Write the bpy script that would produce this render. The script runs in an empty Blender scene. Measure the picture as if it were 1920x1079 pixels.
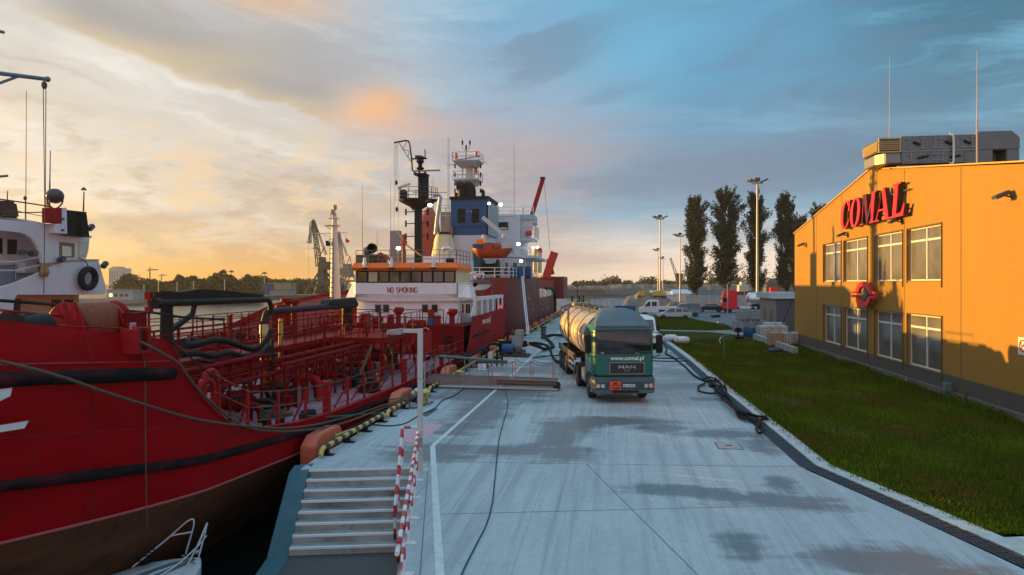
import bpy, bmesh, math, random
import numpy as np
from mathutils import Vector, Matrix, Euler
R = math.radians; PI = math.pi
random.seed(7); np.random.seed(7)
scene = bpy.context.scene; COL = scene.collection

# ---------------------------------------------------------------- camera
YAW = R(8.36); H = 4.8; F = 1280.0
cd = bpy.data.cameras.new('camera'); cam = bpy.data.objects.new('camera', cd); COL.objects.link(cam)
cam.location = (0, 0, H); cam.rotation_euler = (PI/2, 0, YAW)
cd.sensor_width = 36; cd.lens = 24; cd.shift_y = -7.5/1920; cd.clip_end = 9000; cd.clip_start = .1
scene.camera = cam

# ---------------------------------------------------------------- view, sun, sky
scene.view_settings.view_transform = 'Standard'; scene.view_settings.look = 'None'
scene.view_settings.exposure = 0.8; scene.view_settings.gamma = 1
SUN_AZ, SUN_EL = 75.0, 4.6          # degrees left of the quay's direction, and above the horizon
sd = bpy.data.lights.new('sun', 'SUN'); sun = bpy.data.objects.new('sun', sd); COL.objects.link(sun)
sd.energy = 5.0; sd.angle = R(.5); sd.color = (1, .58, .12)
tosun = Vector((-math.sin(R(SUN_AZ))*math.cos(R(SUN_EL)), math.cos(R(SUN_AZ))*math.cos(R(SUN_EL)), math.sin(R(SUN_EL))))
sun.rotation_euler = tosun.to_track_quat('Z', 'Y').to_euler(); sun.location = (-60, 40, 60)

world = bpy.data.worlds.new('World'); scene.world = world; world.use_nodes = True
def srgb(r, g, b):
    f = lambda c: (c/255/12.92) if c/255 <= .04045 else ((c/255+.055)/1.055)**2.4
    return (f(r), f(g), f(b), 1)
def build_world():
    nt = world.node_tree; nt.nodes.clear(); N = nt.nodes.new; L = nt.links.new
    def val(x, s):
        if isinstance(x, (int, float)): s.default_value = x
        else: L(x, s)
    def m(op, a, b=0.0, c=0.0):
        n = N('ShaderNodeMath'); n.operation = op
        val(a, n.inputs[0]); val(b, n.inputs[1]); val(c, n.inputs[2]); return n.outputs[0]
    def ss(x, a, b, lo=0, hi=1):
        n = N('ShaderNodeMapRange'); n.interpolation_type = 'SMOOTHSTEP'
        L(x, n.inputs[0]); n.inputs[1].default_value = a; n.inputs[2].default_value = b
        n.inputs[3].default_value = lo; n.inputs[4].default_value = hi; return n.outputs[0]
    def mix(f, a, b, bt='MIX'):
        n = N('ShaderNodeMix'); n.data_type = 'RGBA'; n.blend_type = bt
        val(f, n.inputs[0])
        for s, v in ((n.inputs[6], a), (n.inputs[7], b)):
            if isinstance(v, tuple): s.default_value = v
            else: L(v, s)
        return n.outputs[2]
    def noise(vec, sc, det=5, rough=.55, dist=0):
        n = N('ShaderNodeTexNoise'); L(vec, n.inputs['Vector']); n.inputs['Scale'].default_value = sc
        n.inputs['Detail'].default_value = det; n.inputs['Roughness'].default_value = rough
        n.inputs['Distortion'].default_value = dist; return n.outputs[0]
    tc = N('ShaderNodeTexCoord'); sp = N('ShaderNodeSeparateXYZ'); L(tc.outputs['Generated'], sp.inputs[0])
    x, y, z = sp.outputs
    az = m('MULTIPLY', m('ARCTAN2', x, y), 180/PI); el = m('MULTIPLY', m('ARCSINE', z), 180/PI)
    zz = m('ADD', m('MAXIMUM', z, 0.0), .16)
    cb = N('ShaderNodeCombineXYZ'); L(m('DIVIDE', x, zz), cb.inputs[0]); L(m('DIVIDE', y, zz), cb.inputs[1])
    pl = cb.outputs[0]
    mp = N('ShaderNodeMapping'); L(pl, mp.inputs[0]); mp.inputs['Rotation'].default_value = (0, 0, R(-28)); mp.inputs['Scale'].default_value = (.55, 1.3, 1)
    n1 = noise(mp.outputs[0], .62, 9, .58, .55); n2 = noise(mp.outputs[0], 1.7, 9, .62, .7); n3 = noise(pl, .35, 3, .5)
    azw = m('ADD', az, m('MULTIPLY', m('SUBTRACT', n1, .5), 22)); elw = m('ADD', el, m('MULTIPLY', m('SUBTRACT', n2, .5), 3.2))
    e = m('DIVIDE', elw, 40.0)
    def ramp(stops):
        n = N('ShaderNodeValToRGB'); L(e, n.inputs[0]); cr = n.color_ramp; cr.interpolation = 'B_SPLINE'
        while len(cr.elements) < len(stops): cr.elements.new(.5)
        for k, (p, c) in enumerate(stops): cr.elements[k].position = p/40; cr.elements[k].color = srgb(*c)
        return n.outputs[0]
    up = (128, 190, 222)
    c0 = ramp([(0, (252, 196, 100)), (1.8, (250, 208, 138)), (4, (238, 214, 174)), (10, (226, 216, 202)), (20, (222, 218, 212)), (40, up)])
    c1 = ramp([(0, (250, 186, 92)), (1.4, (230, 176, 110)), (3.0, (206, 174, 138)), (7, (212, 198, 184)), (14, (212, 206, 200)), (20, (188, 186, 188)), (40, up)])
    c2 = ramp([(0, (240, 214, 186)), (2.2, (204, 184, 174)), (5, (178, 164, 170)), (10, (172, 166, 176)), (16, (146, 176, 202)), (24, (106, 168, 204)), (40, up)])
    c3 = ramp([(0, (255, 222, 186)), (2.6, (252, 236, 222)), (4.6, (190, 200, 210)), (6, (140, 174, 198)), (10, (126, 152, 178)), (16, (92, 156, 192)), (40, (112, 176, 212))])
    c4 = ramp([(0, (250, 225, 200)), (3, (200, 212, 220)), (6, (112, 172, 200)), (12, (98, 132, 156)), (20, (52, 112, 138)), (40, (100, 165, 200))])
    col = mix(ss(azw, -46, -28), c0, c1); col = mix(ss(azw, -28, -9), col, c2)
    col = mix(ss(azw, -8, 5), col, c3); col = mix(ss(azw, 9, 24), col, c4)
    # away from the sunset, to the left and behind, the sky is a duller blue grey; a glow stays round the sun
    col = mix(m('MULTIPLY', ss(az, -50, -66), ss(az, -179, -178)), col, mix(ss(el, 0, 26), srgb(104, 110, 120), srgb(112, 150, 176)))
    col = mix(ss(m('ABSOLUTE', az), 105, 145), col, mix(ss(el, 0, 40), srgb(245, 208, 212), srgb(170, 186, 206)))
    ga = m('DIVIDE', m('ADD', az, SUN_AZ), 9.0); ge = m('DIVIDE', m('SUBTRACT', el, SUN_EL), 6.0)
    col = mix(m('EXPONENT', m('MULTIPLY', m('ADD', m('MULTIPLY', ga, ga), m('MULTIPLY', ge, ge)), -1.0)), col, srgb(255, 205, 120))
    # long slanting streaks
    kk = ss(az, -22, 4, .24, -.10); w_ = m('ADD', m('ADD', el, m('MULTIPLY', kk, m('ADD', az, 20.0))), m('MULTIPLY', m('SUBTRACT', n2, .5), 5.0))
    cs = N('ShaderNodeCombineXYZ'); L(m('MULTIPLY', az, .045), cs.inputs[0]); L(m('MULTIPLY', w_, .30), cs.inputs[1])
    s1 = noise(cs.outputs[0], 1.0, 8, .6, .4)
    smask = m('MULTIPLY', ss(el, .8, 5), m('SUBTRACT', 1.0, ss(el, 26, 40)))
    wm = ss(az, -4, -30)
    col = mix(m('MULTIPLY', m('MULTIPLY', ss(s1, .50, .68), smask), .75), col, mix(wm, srgb(118, 176, 206), srgb(240, 234, 226)))
    col = mix(m('MULTIPLY', m('MULTIPLY', ss(s1, .50, .34), smask), .50), col, mix(wm, srgb(104, 128, 152), srgb(182, 166, 148)))
    # small broken puffs low in the west, warm on top
    cp = N('ShaderNodeCombineXYZ'); L(m('MULTIPLY', az, .16), cp.inputs[0]); L(m('MULTIPLY', el, .42), cp.inputs[1])
    s2 = noise(cp.outputs[0], 1.6, 9, .62, .3)
    pm = m('MULTIPLY', m('MULTIPLY', ss(el, 1.0, 2.4), m('SUBTRACT', 1.0, ss(el, 8, 15))), m('SUBTRACT', 1.0, ss(az, -16, 2)))
    col = mix(m('MULTIPLY', m('MULTIPLY', ss(s2, .50, .60), pm), .50), col, srgb(246, 208, 158))
    col = mix(m('MULTIPLY', m('MULTIPLY', ss(s2, .48, .36), pm), .55), col, srgb(190, 168, 142))
    # the heavy cloud bank slanting across the upper left
    d_ = m('ADD', m('SUBTRACT', m('ADD', el, m('MULTIPLY', m('ADD', az, 42.3), .24)), 17.2), m('MULTIPLY', m('SUBTRACT', n2, .5), 3.4))
    bank = m('MULTIPLY', m('MULTIPLY', ss(d_, -.1, .5), m('SUBTRACT', 1.0, ss(d_, 2.2, 5.5))), m('MULTIPLY', ss(az, -47, -40), m('SUBTRACT', 1.0, ss(az, -25, -20))))
    col = mix(m('MULTIPLY', bank, .85), col, mix(ss(d_, .0, 2.0), srgb(204, 182, 146), srgb(160, 156, 154)))
    # cloud sheets: darker undersides and lit rims
    dk = m('MULTIPLY', ss(n1, .50, .62), ss(el, 1.5, 8)); 
    warm = ss(az, -6, -34)
    dcol = mix(warm, srgb(100, 122, 148), srgb(164, 152, 138))
    col = mix(m('MULTIPLY', dk, .42), col, dcol)
    li = m('MULTIPLY', ss(n2, .50, .66), ss(el, 1, 6))
    lcol = mix(warm, srgb(150, 200, 226), srgb(240, 234, 226))
    col = mix(m('MULTIPLY', li, .30), col, lcol)
    # clouds catching the low sun
    def blob(a0, e0, sa, se, c, k):
        nonlocal col
        da = m('DIVIDE', m('SUBTRACT', m('ADD', az, m('MULTIPLY', m('SUBTRACT', n2, .5), 9)), a0), sa)
        de = m('DIVIDE', m('SUBTRACT', m('ADD', el, m('MULTIPLY', m('SUBTRACT', n2, .5), 3)), e0), se)
        r = m('ADD', m('MULTIPLY', da, da), m('MULTIPLY', de, de))
        col = mix(m('MULTIPLY', m('EXPONENT', m('MULTIPLY', r, -1.0)), k), col, srgb(*c))
    blob(-19.2, 14.2, 3.4, 1.7, (255, 190, 126), .9)
    blob(-15.5, 12.8, 5, 1.3, (200, 165, 155), .6)
    blob(-27.5, 21.5, 6, 1.6, (222, 176, 132), .7)
    blob(-27, 18.3, 4, 1.6, (182, 176, 166), .8)
    blob(-32, 16.6, 6, 1.0, (214, 192, 150), .5)
    blob(-23, 17.2, 6.5, 2.0, (165, 165, 172), .7)
    blob(-6, 10.5, 7, 2.2, (182, 164, 166), .7)
    blob(9, 8.6, 11, 1.8, (124, 140, 164), .8)
    blob(19, 10, 7, 2.2, (112, 132, 156), .7)
    blob(1.5, 19.5, 5, 5, (112, 186, 220), .5)
    gain = N('ShaderNodeVectorMath'); gain.operation = 'SCALE'; L(col, gain.inputs[0]); L(ss(el, 25, 45, 1.0, 1.65), gain.inputs[3]); col = gain.outputs[0]
    below = ss(el, -2.5, -.3)
    col = mix(below, (.05, .055, .06, 1), col)
    sky = N('ShaderNodeTexSky'); sky.sky_type = 'NISHITA'; sky.sun_disc = False
    sky.sun_elevation = R(SUN_EL); sky.sun_rotation = R(-SUN_AZ); sky.dust_density = 2
    b1 = N('ShaderNodeBackground'); L(sky.outputs[0], b1.inputs[0]); b1.inputs[1].default_value = .012
    b2 = N('ShaderNodeBackground'); L(col, b2.inputs[0]); b2.inputs[1].default_value = .565
    ad = N('ShaderNodeAddShader'); L(b1.outputs[0], ad.inputs[0]); L(b2.outputs[0], ad.inputs[1])
    o = N('ShaderNodeOutputWorld'); L(ad.outputs[0], o.inputs[0])
build_world()

# ---------------------------------------------------------------- measuring helpers (camera ray met with a real plane)
_c, _s = math.cos(YAW), math.sin(YAW)
def at(px, py, x=None, y=None, z=None):
    u = (px-960)/F; v = (532-py)/F; r = (_c*u-_s, _s*u+_c, v)
    t = x/r[0] if x is not None else y/r[1] if y is not None else (z-H)/r[2]
    return Vector((r[0]*t, r[1]*t, H+r[2]*t))

# ---------------------------------------------------------------- materials
M = {}
def mat(name, col, rough=.6, metal=0.0, col2=None, scale=2.0, amt=.5, bump=0.0, stretch=(1, 1, 1), emis=None, es=0, spec=.5, alpha=None, trans=0, detail=6, bscale=None, thr=(.35, .7), coat=0):
    if name in M: return M[name]
    m = bpy.data.materials.new(name); m.use_nodes = True; nt = m.node_tree; b = nt.nodes['Principled BSDF']
    b.inputs['Base Color'].default_value = (*col, 1); b.inputs['Roughness'].default_value = rough
    b.inputs['Metallic'].default_value = metal; b.inputs['Specular IOR Level'].default_value = spec
    if coat: b.inputs['Coat Weight'].default_value = coat
    if trans: b.inputs['Transmission Weight'].default_value = trans
    if alpha is not None: b.inputs['Alpha'].default_value = alpha
    if emis: b.inputs['Emission Color'].default_value = (*emis, 1); b.inputs['Emission Strength'].default_value = es
    if col2 is not None or bump:
        tc = nt.nodes.new('ShaderNodeTexCoord'); mp = nt.nodes.new('ShaderNodeMapping'); mp.inputs['Scale'].default_value = stretch
        nt.links.new(tc.outputs['Object'], mp.inputs[0])
        n = nt.nodes.new('ShaderNodeTexNoise'); n.inputs['Scale'].default_value = scale; n.inputs['Detail'].default_value = detail; n.inputs['Roughness'].default_value = .65
        nt.links.new(mp.outputs[0], n.inputs['Vector'])
        if col2 is not None:
            mr = nt.nodes.new('ShaderNodeMapRange'); mr.inputs[1].default_value = thr[0]; mr.inputs[2].default_value = thr[1]; mr.inputs[4].default_value = amt
            nt.links.new(n.outputs[0], mr.inputs[0])
            mx = nt.nodes.new('ShaderNodeMix'); mx.data_type = 'RGBA'; mx.inputs[6].default_value = (*col, 1); mx.inputs[7].default_value = (*col2, 1)
            nt.links.new(mr.outputs[0], mx.inputs[0]); nt.links.new(mx.outputs[2], b.inputs['Base Color'])
            r2 = nt.nodes.new('ShaderNodeMapRange'); r2.inputs[3].default_value = max(0, rough-.08); r2.inputs[4].default_value = min(1, rough+.15)
            nt.links.new(n.outputs[0], r2.inputs[0]); nt.links.new(r2.outputs[0], b.inputs['Roughness'])
        if bump:
            n2 = n
            if bscale:
                n2 = nt.nodes.new('ShaderNodeTexNoise'); n2.inputs['Scale'].default_value = bscale; n2.inputs['Detail'].default_value = 4
                nt.links.new(mp.outputs[0], n2.inputs['Vector'])
            bp = nt.nodes.new('ShaderNodeBump'); bp.inputs['Strength'].default_value = bump; bp.inputs['Distance'].default_value = .05
            nt.links.new(n2.outputs[0], bp.inputs['Height']); nt.links.new(bp.outputs[0], b.inputs['Normal'])
    M[name] = m; return m
def stripe_mat(name, ca, cb, period, axis=1, rough=.5):
    m = bpy.data.materials.new(name); m.use_nodes = True; nt = m.node_tree; b = nt.nodes['Principled BSDF']
    tc = nt.nodes.new('ShaderNodeTexCoord'); sp = nt.nodes.new('ShaderNodeSeparateXYZ'); nt.links.new(tc.outputs['Object'], sp.inputs[0])
    a = nt.nodes.new('ShaderNodeMath'); a.operation = 'DIVIDE'; nt.links.new(sp.outputs[axis], a.inputs[0]); a.inputs[1].default_value = period
    f = nt.nodes.new('ShaderNodeMath'); f.operation = 'FRACT'; nt.links.new(a.outputs[0], f.inputs[0])
    g = nt.nodes.new('ShaderNodeMath'); g.operation = 'GREATER_THAN'; g.inputs[1].default_value = .5; nt.links.new(f.outputs[0], g.inputs[0])
    mx = nt.nodes.new('ShaderNodeMix'); mx.data_type = 'RGBA'; mx.inputs[6].default_value = (*ca, 1); mx.inputs[7].default_value = (*cb, 1)
    nt.links.new(g.outputs[0], mx.inputs[0]); nt.links.new(mx.outputs[2], b.inputs['Base Color']); b.inputs['Roughness'].default_value = rough
    M[name] = m; return m
RED = mat('ship_red', (.24, .003, .005), .6, col2=(.11, .005, .005), scale=.9, amt=.6, bump=.05, spec=.1)
REDB = mat('ship_red_bright', (.38, .004, .007), .55, col2=(.17, .007, .006), scale=3, amt=.5, spec=.3)
HULLR = mat('hull_red', (.40, .001, .007), .6, spec=.10, col2=(.24, .001, .002), scale=.7, amt=.8, stretch=(1, .5, 1.4), bump=.35, bscale=1.3)
BOOT = mat('boot_brown', (.16, .058, .028), .8, spec=.15, col2=(.075, .034, .018), scale=1.2, amt=.9, stretch=(1, .35, 2.2), bump=.2)
DECK = mat('deck_worn', (.34, .23, .26), .6, spec=.2, col2=(.34, .05, .07), scale=1.6, amt=.85, stretch=(1, .5, 1), bump=.05)
DKRED = mat('dark_red_hull', (.21, .022, .02), .5, col2=(.15, .035, .024), scale=.25, amt=.7, stretch=(1, 1, 1.5), bump=.05)
WHITE = mat('ship_white', (.88, .83, .84), .5, col2=(.50, .44, .38), scale=.8, amt=.35, stretch=(1, 1, .35))
WHITE2 = mat('white_paint', (.78, .78, .77), .45, col2=(.6, .58, .55), scale=4, amt=.3)
BLACKR = mat('black_rubber', (.016, .015, .015), .8, spec=.12, col2=(.055, .045, .045), scale=3, amt=.6, bump=.2)
BLACK = mat('black_paint', (.014, .013, .013), .55, spec=.2, col2=(.035, .028, .022), scale=3, amt=.4)
DGREY = mat('dark_grey_paint', (.07, .075, .08), .5, col2=(.12, .11, .1), scale=3, amt=.4)
GREY = mat('grey_paint', (.30, .31, .32), .5, col2=(.2, .19, .18), scale=2, amt=.4)
GALV = mat('galvanised_steel', (.45, .46, .47), .45, .6, col2=(.34, .33, .31), scale=3, amt=.5)
RUST = mat('rusty_steel', (.17, .085, .05), .8, col2=(.09, .055, .04), scale=6, amt=.8)
ORANGE = mat('orange_paint', (.98, .20, .005), .45, col2=(.75, .20, .02), scale=2, amt=.4)
CORAL = mat('fender_orange', (.72, .15, .07), .6, col2=(.42, .12, .08), scale=2.5, amt=.5)
YEL = mat('yellow_paint', (.66, .44, .08), .5, col2=(.42, .28, .08), scale=4, amt=.5)
CREAM = mat('cream_paint', (.75, .60, .33), .5, col2=(.5, .4, .24), scale=1.5, amt=.4)
BLUE = mat('blue_paint', (.010, .085, .22), .45, col2=(.008, .06, .15), scale=2, amt=.5)
TEAL = mat('teal_net', (.02, .20, .19), .8)
GREEN = mat('truck_green', (.005, .135, .090), .32, col2=(.010, .095, .065), scale=3, amt=.4, coat=.4)
GPIPE = mat('green_pipe', (.09, .20, .16), .55, col2=(.12, .12, .09), scale=3, amt=.6)
GLASS = mat('dark_glass', (.015, .02, .022), .06, spec=.9)
SGLASS = mat('ship_glass', (.03, .028, .022), .1, spec=.8)
ROPE = mat('rope_orange', (.36, .095, .045), .9, col2=(.16, .05, .03), scale=20, amt=.7, bump=.4)
ROPEG = mat('rope_brown', (.13, .10, .065), .9, col2=(.07, .06, .045), scale=14, amt=.7, bump=.4)
ROPET = mat('rope_green', (.05, .12, .09), .9, col2=(.08, .08, .05), scale=10, amt=.7)
TYRE = mat('tyre_rubber', (.016, .016, .017), .8, bump=.1, scale=20)
LAMP = mat('lamp_lit', (1, .95, .8), .3, emis=(1, .86, .58), es=7)
CONC = mat('plain_concrete', (.42, .41, .38), .85, col2=(.25, .24, .22), scale=1.3, amt=.7, bump=.15)
LTXT = mat('letter_white', (.8, .8, .78), .5)
LRED = mat('letter_red', (.40, .02, .03), .5)
STR_RW = None

def add_streaks(m, col, stretch, scale=1.0, lo=.58, hi=.74, amt=.7):
    """rust runs, dirt and scuffs laid over a paint: a stretched noise mixed into its colour"""
    nt = m.node_tree; b = nt.nodes['Principled BSDF']; s = b.inputs['Base Color']
    tc = nt.nodes.new('ShaderNodeTexCoord'); mp = nt.nodes.new('ShaderNodeMapping'); mp.inputs['Scale'].default_value = stretch; nt.links.new(tc.outputs['Object'], mp.inputs[0])
    n = nt.nodes.new('ShaderNodeTexNoise'); n.inputs['Scale'].default_value = scale; n.inputs['Detail'].default_value = 9; n.inputs['Roughness'].default_value = .7; nt.links.new(mp.outputs[0], n.inputs['Vector'])
    mr = nt.nodes.new('ShaderNodeMapRange'); mr.inputs[1].default_value = lo; mr.inputs[2].default_value = hi; mr.inputs[4].default_value = amt; nt.links.new(n.outputs[0], mr.inputs[0])
    mx = nt.nodes.new('ShaderNodeMix'); mx.data_type = 'RGBA'; nt.links.new(mr.outputs[0], mx.inputs[0]); mx.inputs[7].default_value = (*col, 1)
    if s.links: nt.links.new(s.links[0].from_socket, mx.inputs[6])
    else: mx.inputs[6].default_value = s.default_value
    nt.links.new(mx.outputs[2], s)
add_streaks(HULLR, (.11,.022,.012), (3.0,3.0,.30), 1.2, .56, .72, .65)
add_streaks(HULLR, (.60,.10,.09), (.5,.35,5), 1.5, .64, .76, .35)
add_streaks(BOOT, (.20,.075,.035), (.6,.28,3.2), 1.6, .52, .68, .7)
add_streaks(BOOT, (.018,.014,.010), (2.5,2.5,.4), 1.3, .54, .70, .7)
add_streaks(WHITE, (.34,.19,.11), (3.5,3.5,.25), 1.4, .60, .74, .55)
add_streaks(DKRED, (.08,.018,.014), (1.4,1.4,.18), 1.0, .54, .70, .7)
add_streaks(CORAL, (.16,.08,.06), (3,3,.8), 1.5, .55, .70, .7)
# ---------------------------------------------------------------- mesh builder
class MB:
    def __init__(s): s.v = []; s.f = []; s.mi = []; s.cur = 0
    def add(s, vs, fs):
        n = len(s.v); s.v += [tuple(p) for p in vs]; s.f += [tuple(i+n for i in f) for f in fs]; s.mi += [s.cur]*len(fs); return s
    def box(s, x0, x1, y0, y1, z0, z1):
        return s.add([(x0,y0,z0),(x1,y0,z0),(x1,y1,z0),(x0,y1,z0),(x0,y0,z1),(x1,y0,z1),(x1,y1,z1),(x0,y1,z1)],
                     [(0,3,2,1),(4,5,6,7),(0,1,5,4),(1,2,6,5),(2,3,7,6),(3,0,4,7)])
    def rbox(s, c, size, rot=(0,0,0)):
        e = Euler(rot).to_matrix(); c = Vector(c); h = [a/2 for a in size]
        vs = [c+e@Vector((sx*h[0], sy*h[1], sz*h[2])) for sz in (-1,1) for sx,sy in ((-1,-1),(1,-1),(1,1),(-1,1))]
        return s.add(vs, [(0,3,2,1),(4,5,6,7),(0,1,5,4),(1,2,6,5),(2,3,7,6),(3,0,4,7)])
    def frame(s, d):
        d = Vector(d).normalized(); up = Vector((0,0,1)) if abs(d.z) < .95 else Vector((1,0,0))
        a = d.cross(up).normalized(); return a, a.cross(d).normalized()
    def bar(s, p0, p1, w, h=None):
        h = h or w; p0 = Vector(p0); p1 = Vector(p1); a, b = s.frame(p1-p0)
        vs = [p+a*sa*w/2+b*sb*h/2 for p in (p0, p1) for sa, sb in ((-1,-1),(1,-1),(1,1),(-1,1))]
        return s.add(vs, [(0,3,2,1),(4,5,6,7),(0,1,5,4),(1,2,6,5),(2,3,7,6),(3,0,4,7)])
    def cyl(s, p0, p1, r0, r1=None, n=12, caps=True):
        r1 = r0 if r1 is None else r1; p0 = Vector(p0); p1 = Vector(p1); a, b = s.frame(p1-p0); vs = []
        for p, r in ((p0, r0), (p1, r1)):
            vs += [p+(a*math.cos(2*PI*k/n)+b*math.sin(2*PI*k/n))*r for k in range(n)]
        fs = [(k, (k+1)%n, n+(k+1)%n, n+k) for k in range(n)]
        if caps: fs += [tuple(range(n-1, -1, -1)), tuple(range(n, 2*n))]
        return s.add(vs, fs)
    def tube(s, pts, r, n=8, closed=False):
        pts = [Vector(p) for p in pts]; m = len(pts); vs = []; ref = None
        for i, p in enumerate(pts):
            if closed: d = pts[(i+1)%m]-pts[i-1]
            else: d = pts[min(i+1, m-1)]-pts[max(i-1, 0)]
            if d.length < 1e-9: d = Vector((0,0,1))
            d.normalize()
            if ref is None: a, b = s.frame(d)
            else:
                a = ref-d*ref.dot(d)
                if a.length < 1e-6: a, b = s.frame(d)
                a.normalize(); b = a.cross(d)
            ref = a; rr = r[i] if isinstance(r, (list, tuple)) else r
            vs += [p+(a*math.cos(2*PI*k/n)+b*math.sin(2*PI*k/n))*rr for k in range(n)]
        fs = []
        for i in range(m if closed else m-1):
            j = (i+1) % m
            fs += [(i*n+k, i*n+(k+1)%n, j*n+(k+1)%n, j*n+k) for k in range(n)]
        if not closed: fs += [tuple(range(n-1, -1, -1)), tuple(range((m-1)*n, m*n))]
        return s.add(vs, fs)
    def lathe(s, prof, c, axis='z', n=20):
        vs = []; c = Vector(c)
        for r, h in prof:
            for k in range(n):
                a = 2*PI*k/n; q = (r*math.cos(a), r*math.sin(a), h)
                if axis == 'x': q = (h, q[0], q[1])
                if axis == 'y': q = (q[0], h, q[1])
                vs.append(c+Vector(q))
        m = len(prof); fs = [(i*n+k, i*n+(k+1)%n, (i+1)*n+(k+1)%n, (i+1)*n+k) for i in range(m-1) for k in range(n)]
        if prof[0][0] > 1e-4: fs.append(tuple(range(n-1, -1, -1)))
        if prof[-1][0] > 1e-4: fs.append(tuple(range((m-1)*n, m*n)))
        return s.add(vs, fs)
    def prism(s, poly, plane, a, b):
        # poly in 2D, extruded from a to b along the plane's normal axis
        def P3(p, h): return (h, p[0], p[1]) if plane == 'x' else (p[0], h, p[1]) if plane == 'y' else (p[0], p[1], h)
        n = len(poly); vs = [P3(p, a) for p in poly]+[P3(p, b) for p in poly]
        return s.add(vs, [tuple(range(n-1, -1, -1)), tuple(range(n, 2*n))]+[(k, (k+1)%n, n+(k+1)%n, n+k) for k in range(n)])
    def loft(s, rings, closed=True, caps=True):
        n = len(rings[0]); vs = [p for r in rings for p in r]; fs = []
        for i in range(len(rings)-1):
            for k in range(n if closed else n-1):
                fs.append((i*n+k, i*n+(k+1)%n, (i+1)*n+(k+1)%n, (i+1)*n+k))
        if caps and closed: fs += [tuple(range(n-1, -1, -1)), tuple(range((len(rings)-1)*n, len(rings)*n))]
        return s.add(vs, fs)
    def ell(s, c, r, n=12, m=8):
        rr = r if isinstance(r, (tuple, list)) else (r, r, r); vs = []
        for i in range(m+1):
            t = PI*i/m
            for k in range(n): vs.append((c[0]+rr[0]*math.sin(t)*math.cos(2*PI*k/n), c[1]+rr[1]*math.sin(t)*math.sin(2*PI*k/n), c[2]+rr[2]*math.cos(t)))
        return s.add(vs, [(i*n+k, i*n+(k+1)%n, (i+1)*n+(k+1)%n, (i+1)*n+k) for i in range(m) for k in range(n)])
    def build(s, name, ms, parent=None, smooth=None, bevel=0, loc=None):
        off = Vector((0,0,0)); p = parent
        while p is not None: off += p.location; p = p.parent
        if loc is not None: off += Vector(loc)
        me = bpy.data.meshes.new(name); me.from_pydata([(v[0]-off.x, v[1]-off.y, v[2]-off.z) for v in s.v], [], s.f)
        for mm in (ms if isinstance(ms, (list, tuple)) else [ms]): me.materials.append(mm)
        if any(s.mi): me.polygons.foreach_set('material_index', s.mi)
        bm = bmesh.new(); bm.from_mesh(me); bmesh.ops.remove_doubles(bm, verts=bm.verts, dist=1e-5) if smooth else None
        bmesh.ops.recalc_face_normals(bm, faces=bm.faces)
        if bevel: bmesh.ops.bevel(bm, geom=[e for e in bm.edges if len(e.link_faces) == 2 and e.calc_face_angle(0) > .6], offset=bevel, segments=2, affect='EDGES', clamp_overlap=True)
        bm.to_mesh(me); bm.free()
        if smooth:
            for q in me.polygons: q.use_smooth = True
            me.set_sharp_from_angle(angle=R(smooth if smooth > 1 else 35))
        o = bpy.data.objects.new(name, me); COL.objects.link(o)
        if loc is not None: o.location = loc
        if parent is not None: o.parent = parent
        return o
def tag(o, label, cat, group=None, kind=None):
    if label: o['label'] = label
    if cat: o['category'] = cat
    if group: o['group'] = group
    if kind: o['kind'] = kind
    return o
def thing(name, label, cat, loc=(0,0,0), group=None):
    o = bpy.data.objects.new(name, None); COL.objects.link(o); o.location = loc; o.empty_display_size = .2
    return tag(o, label, cat, group)
def copy_tree(o, parent=None):
    c = o.copy(); COL.objects.link(c); c.parent = parent
    for ch in list(o.children): copy_tree(ch, c)
    return c
def struct(o): o['kind'] = 'structure'; return o
def sheet(name, poly, z, m, kind='structure'):
    b = MB(); b.add([(p[0], p[1], z if len(p) < 3 else p[2]) for p in poly], [tuple(range(len(poly)))])
    o = b.build(name, m); o['kind'] = kind; return o
def catmull(pts, k=6):
    pts = [Vector(p) for p in pts]; q = [pts[0]*2-pts[1]]+pts+[pts[-1]*2-pts[-2]]; out = []
    for i in range(1, len(q)-2):
        for j in range(k):
            t = j/k; out.append(.5*((2*q[i])+(q[i+1]-q[i-1])*t+(2*q[i-1]-5*q[i]+4*q[i+1]-q[i+2])*t*t+(3*q[i]-q[i-1]-3*q[i+1]+q[i+2])*t**3))
    return out+[pts[-1]]
def sag(a, b, d, k=14):
    a = Vector(a); b = Vector(b); return [a.lerp(b, i/k)-Vector((0,0,4*d*(i/k)*(1-i/k))) for i in range(k+1)]
def text(body, size, depth, m, name, parent, origin, right, up, bold=0.0, sx=1.0, align='CENTER', shear=0.0):
    cu = bpy.data.curves.new('t', 'FONT'); cu.body = body; cu.size = size; cu.extrude = depth/2; cu.offset = bold; cu.align_x = align; cu.shear = shear
    cu.resolution_u = 3
    to = bpy.data.objects.new('t', cu); COL.objects.link(to)
    me = bpy.data.meshes.new_from_object(to.evaluated_get(bpy.context.evaluated_depsgraph_get())); bpy.data.objects.remove(to); bpy.data.curves.remove(cu)
    r = Vector(right).normalized(); u = Vector(up).normalized(); n = r.cross(u)
    off = Vector((0,0,0)); p = parent
    while p is not None: off += p.location; p = p.parent
    for v in me.vertices: v.co = Vector(origin)+r*v.co.x*sx+u*v.co.y+n*v.co.z-off
    me.materials.clear(); me.materials.append(m); me.name = name
    o = bpy.data.objects.new(name, me); COL.objects.link(o); o.parent = parent
    return o
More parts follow.
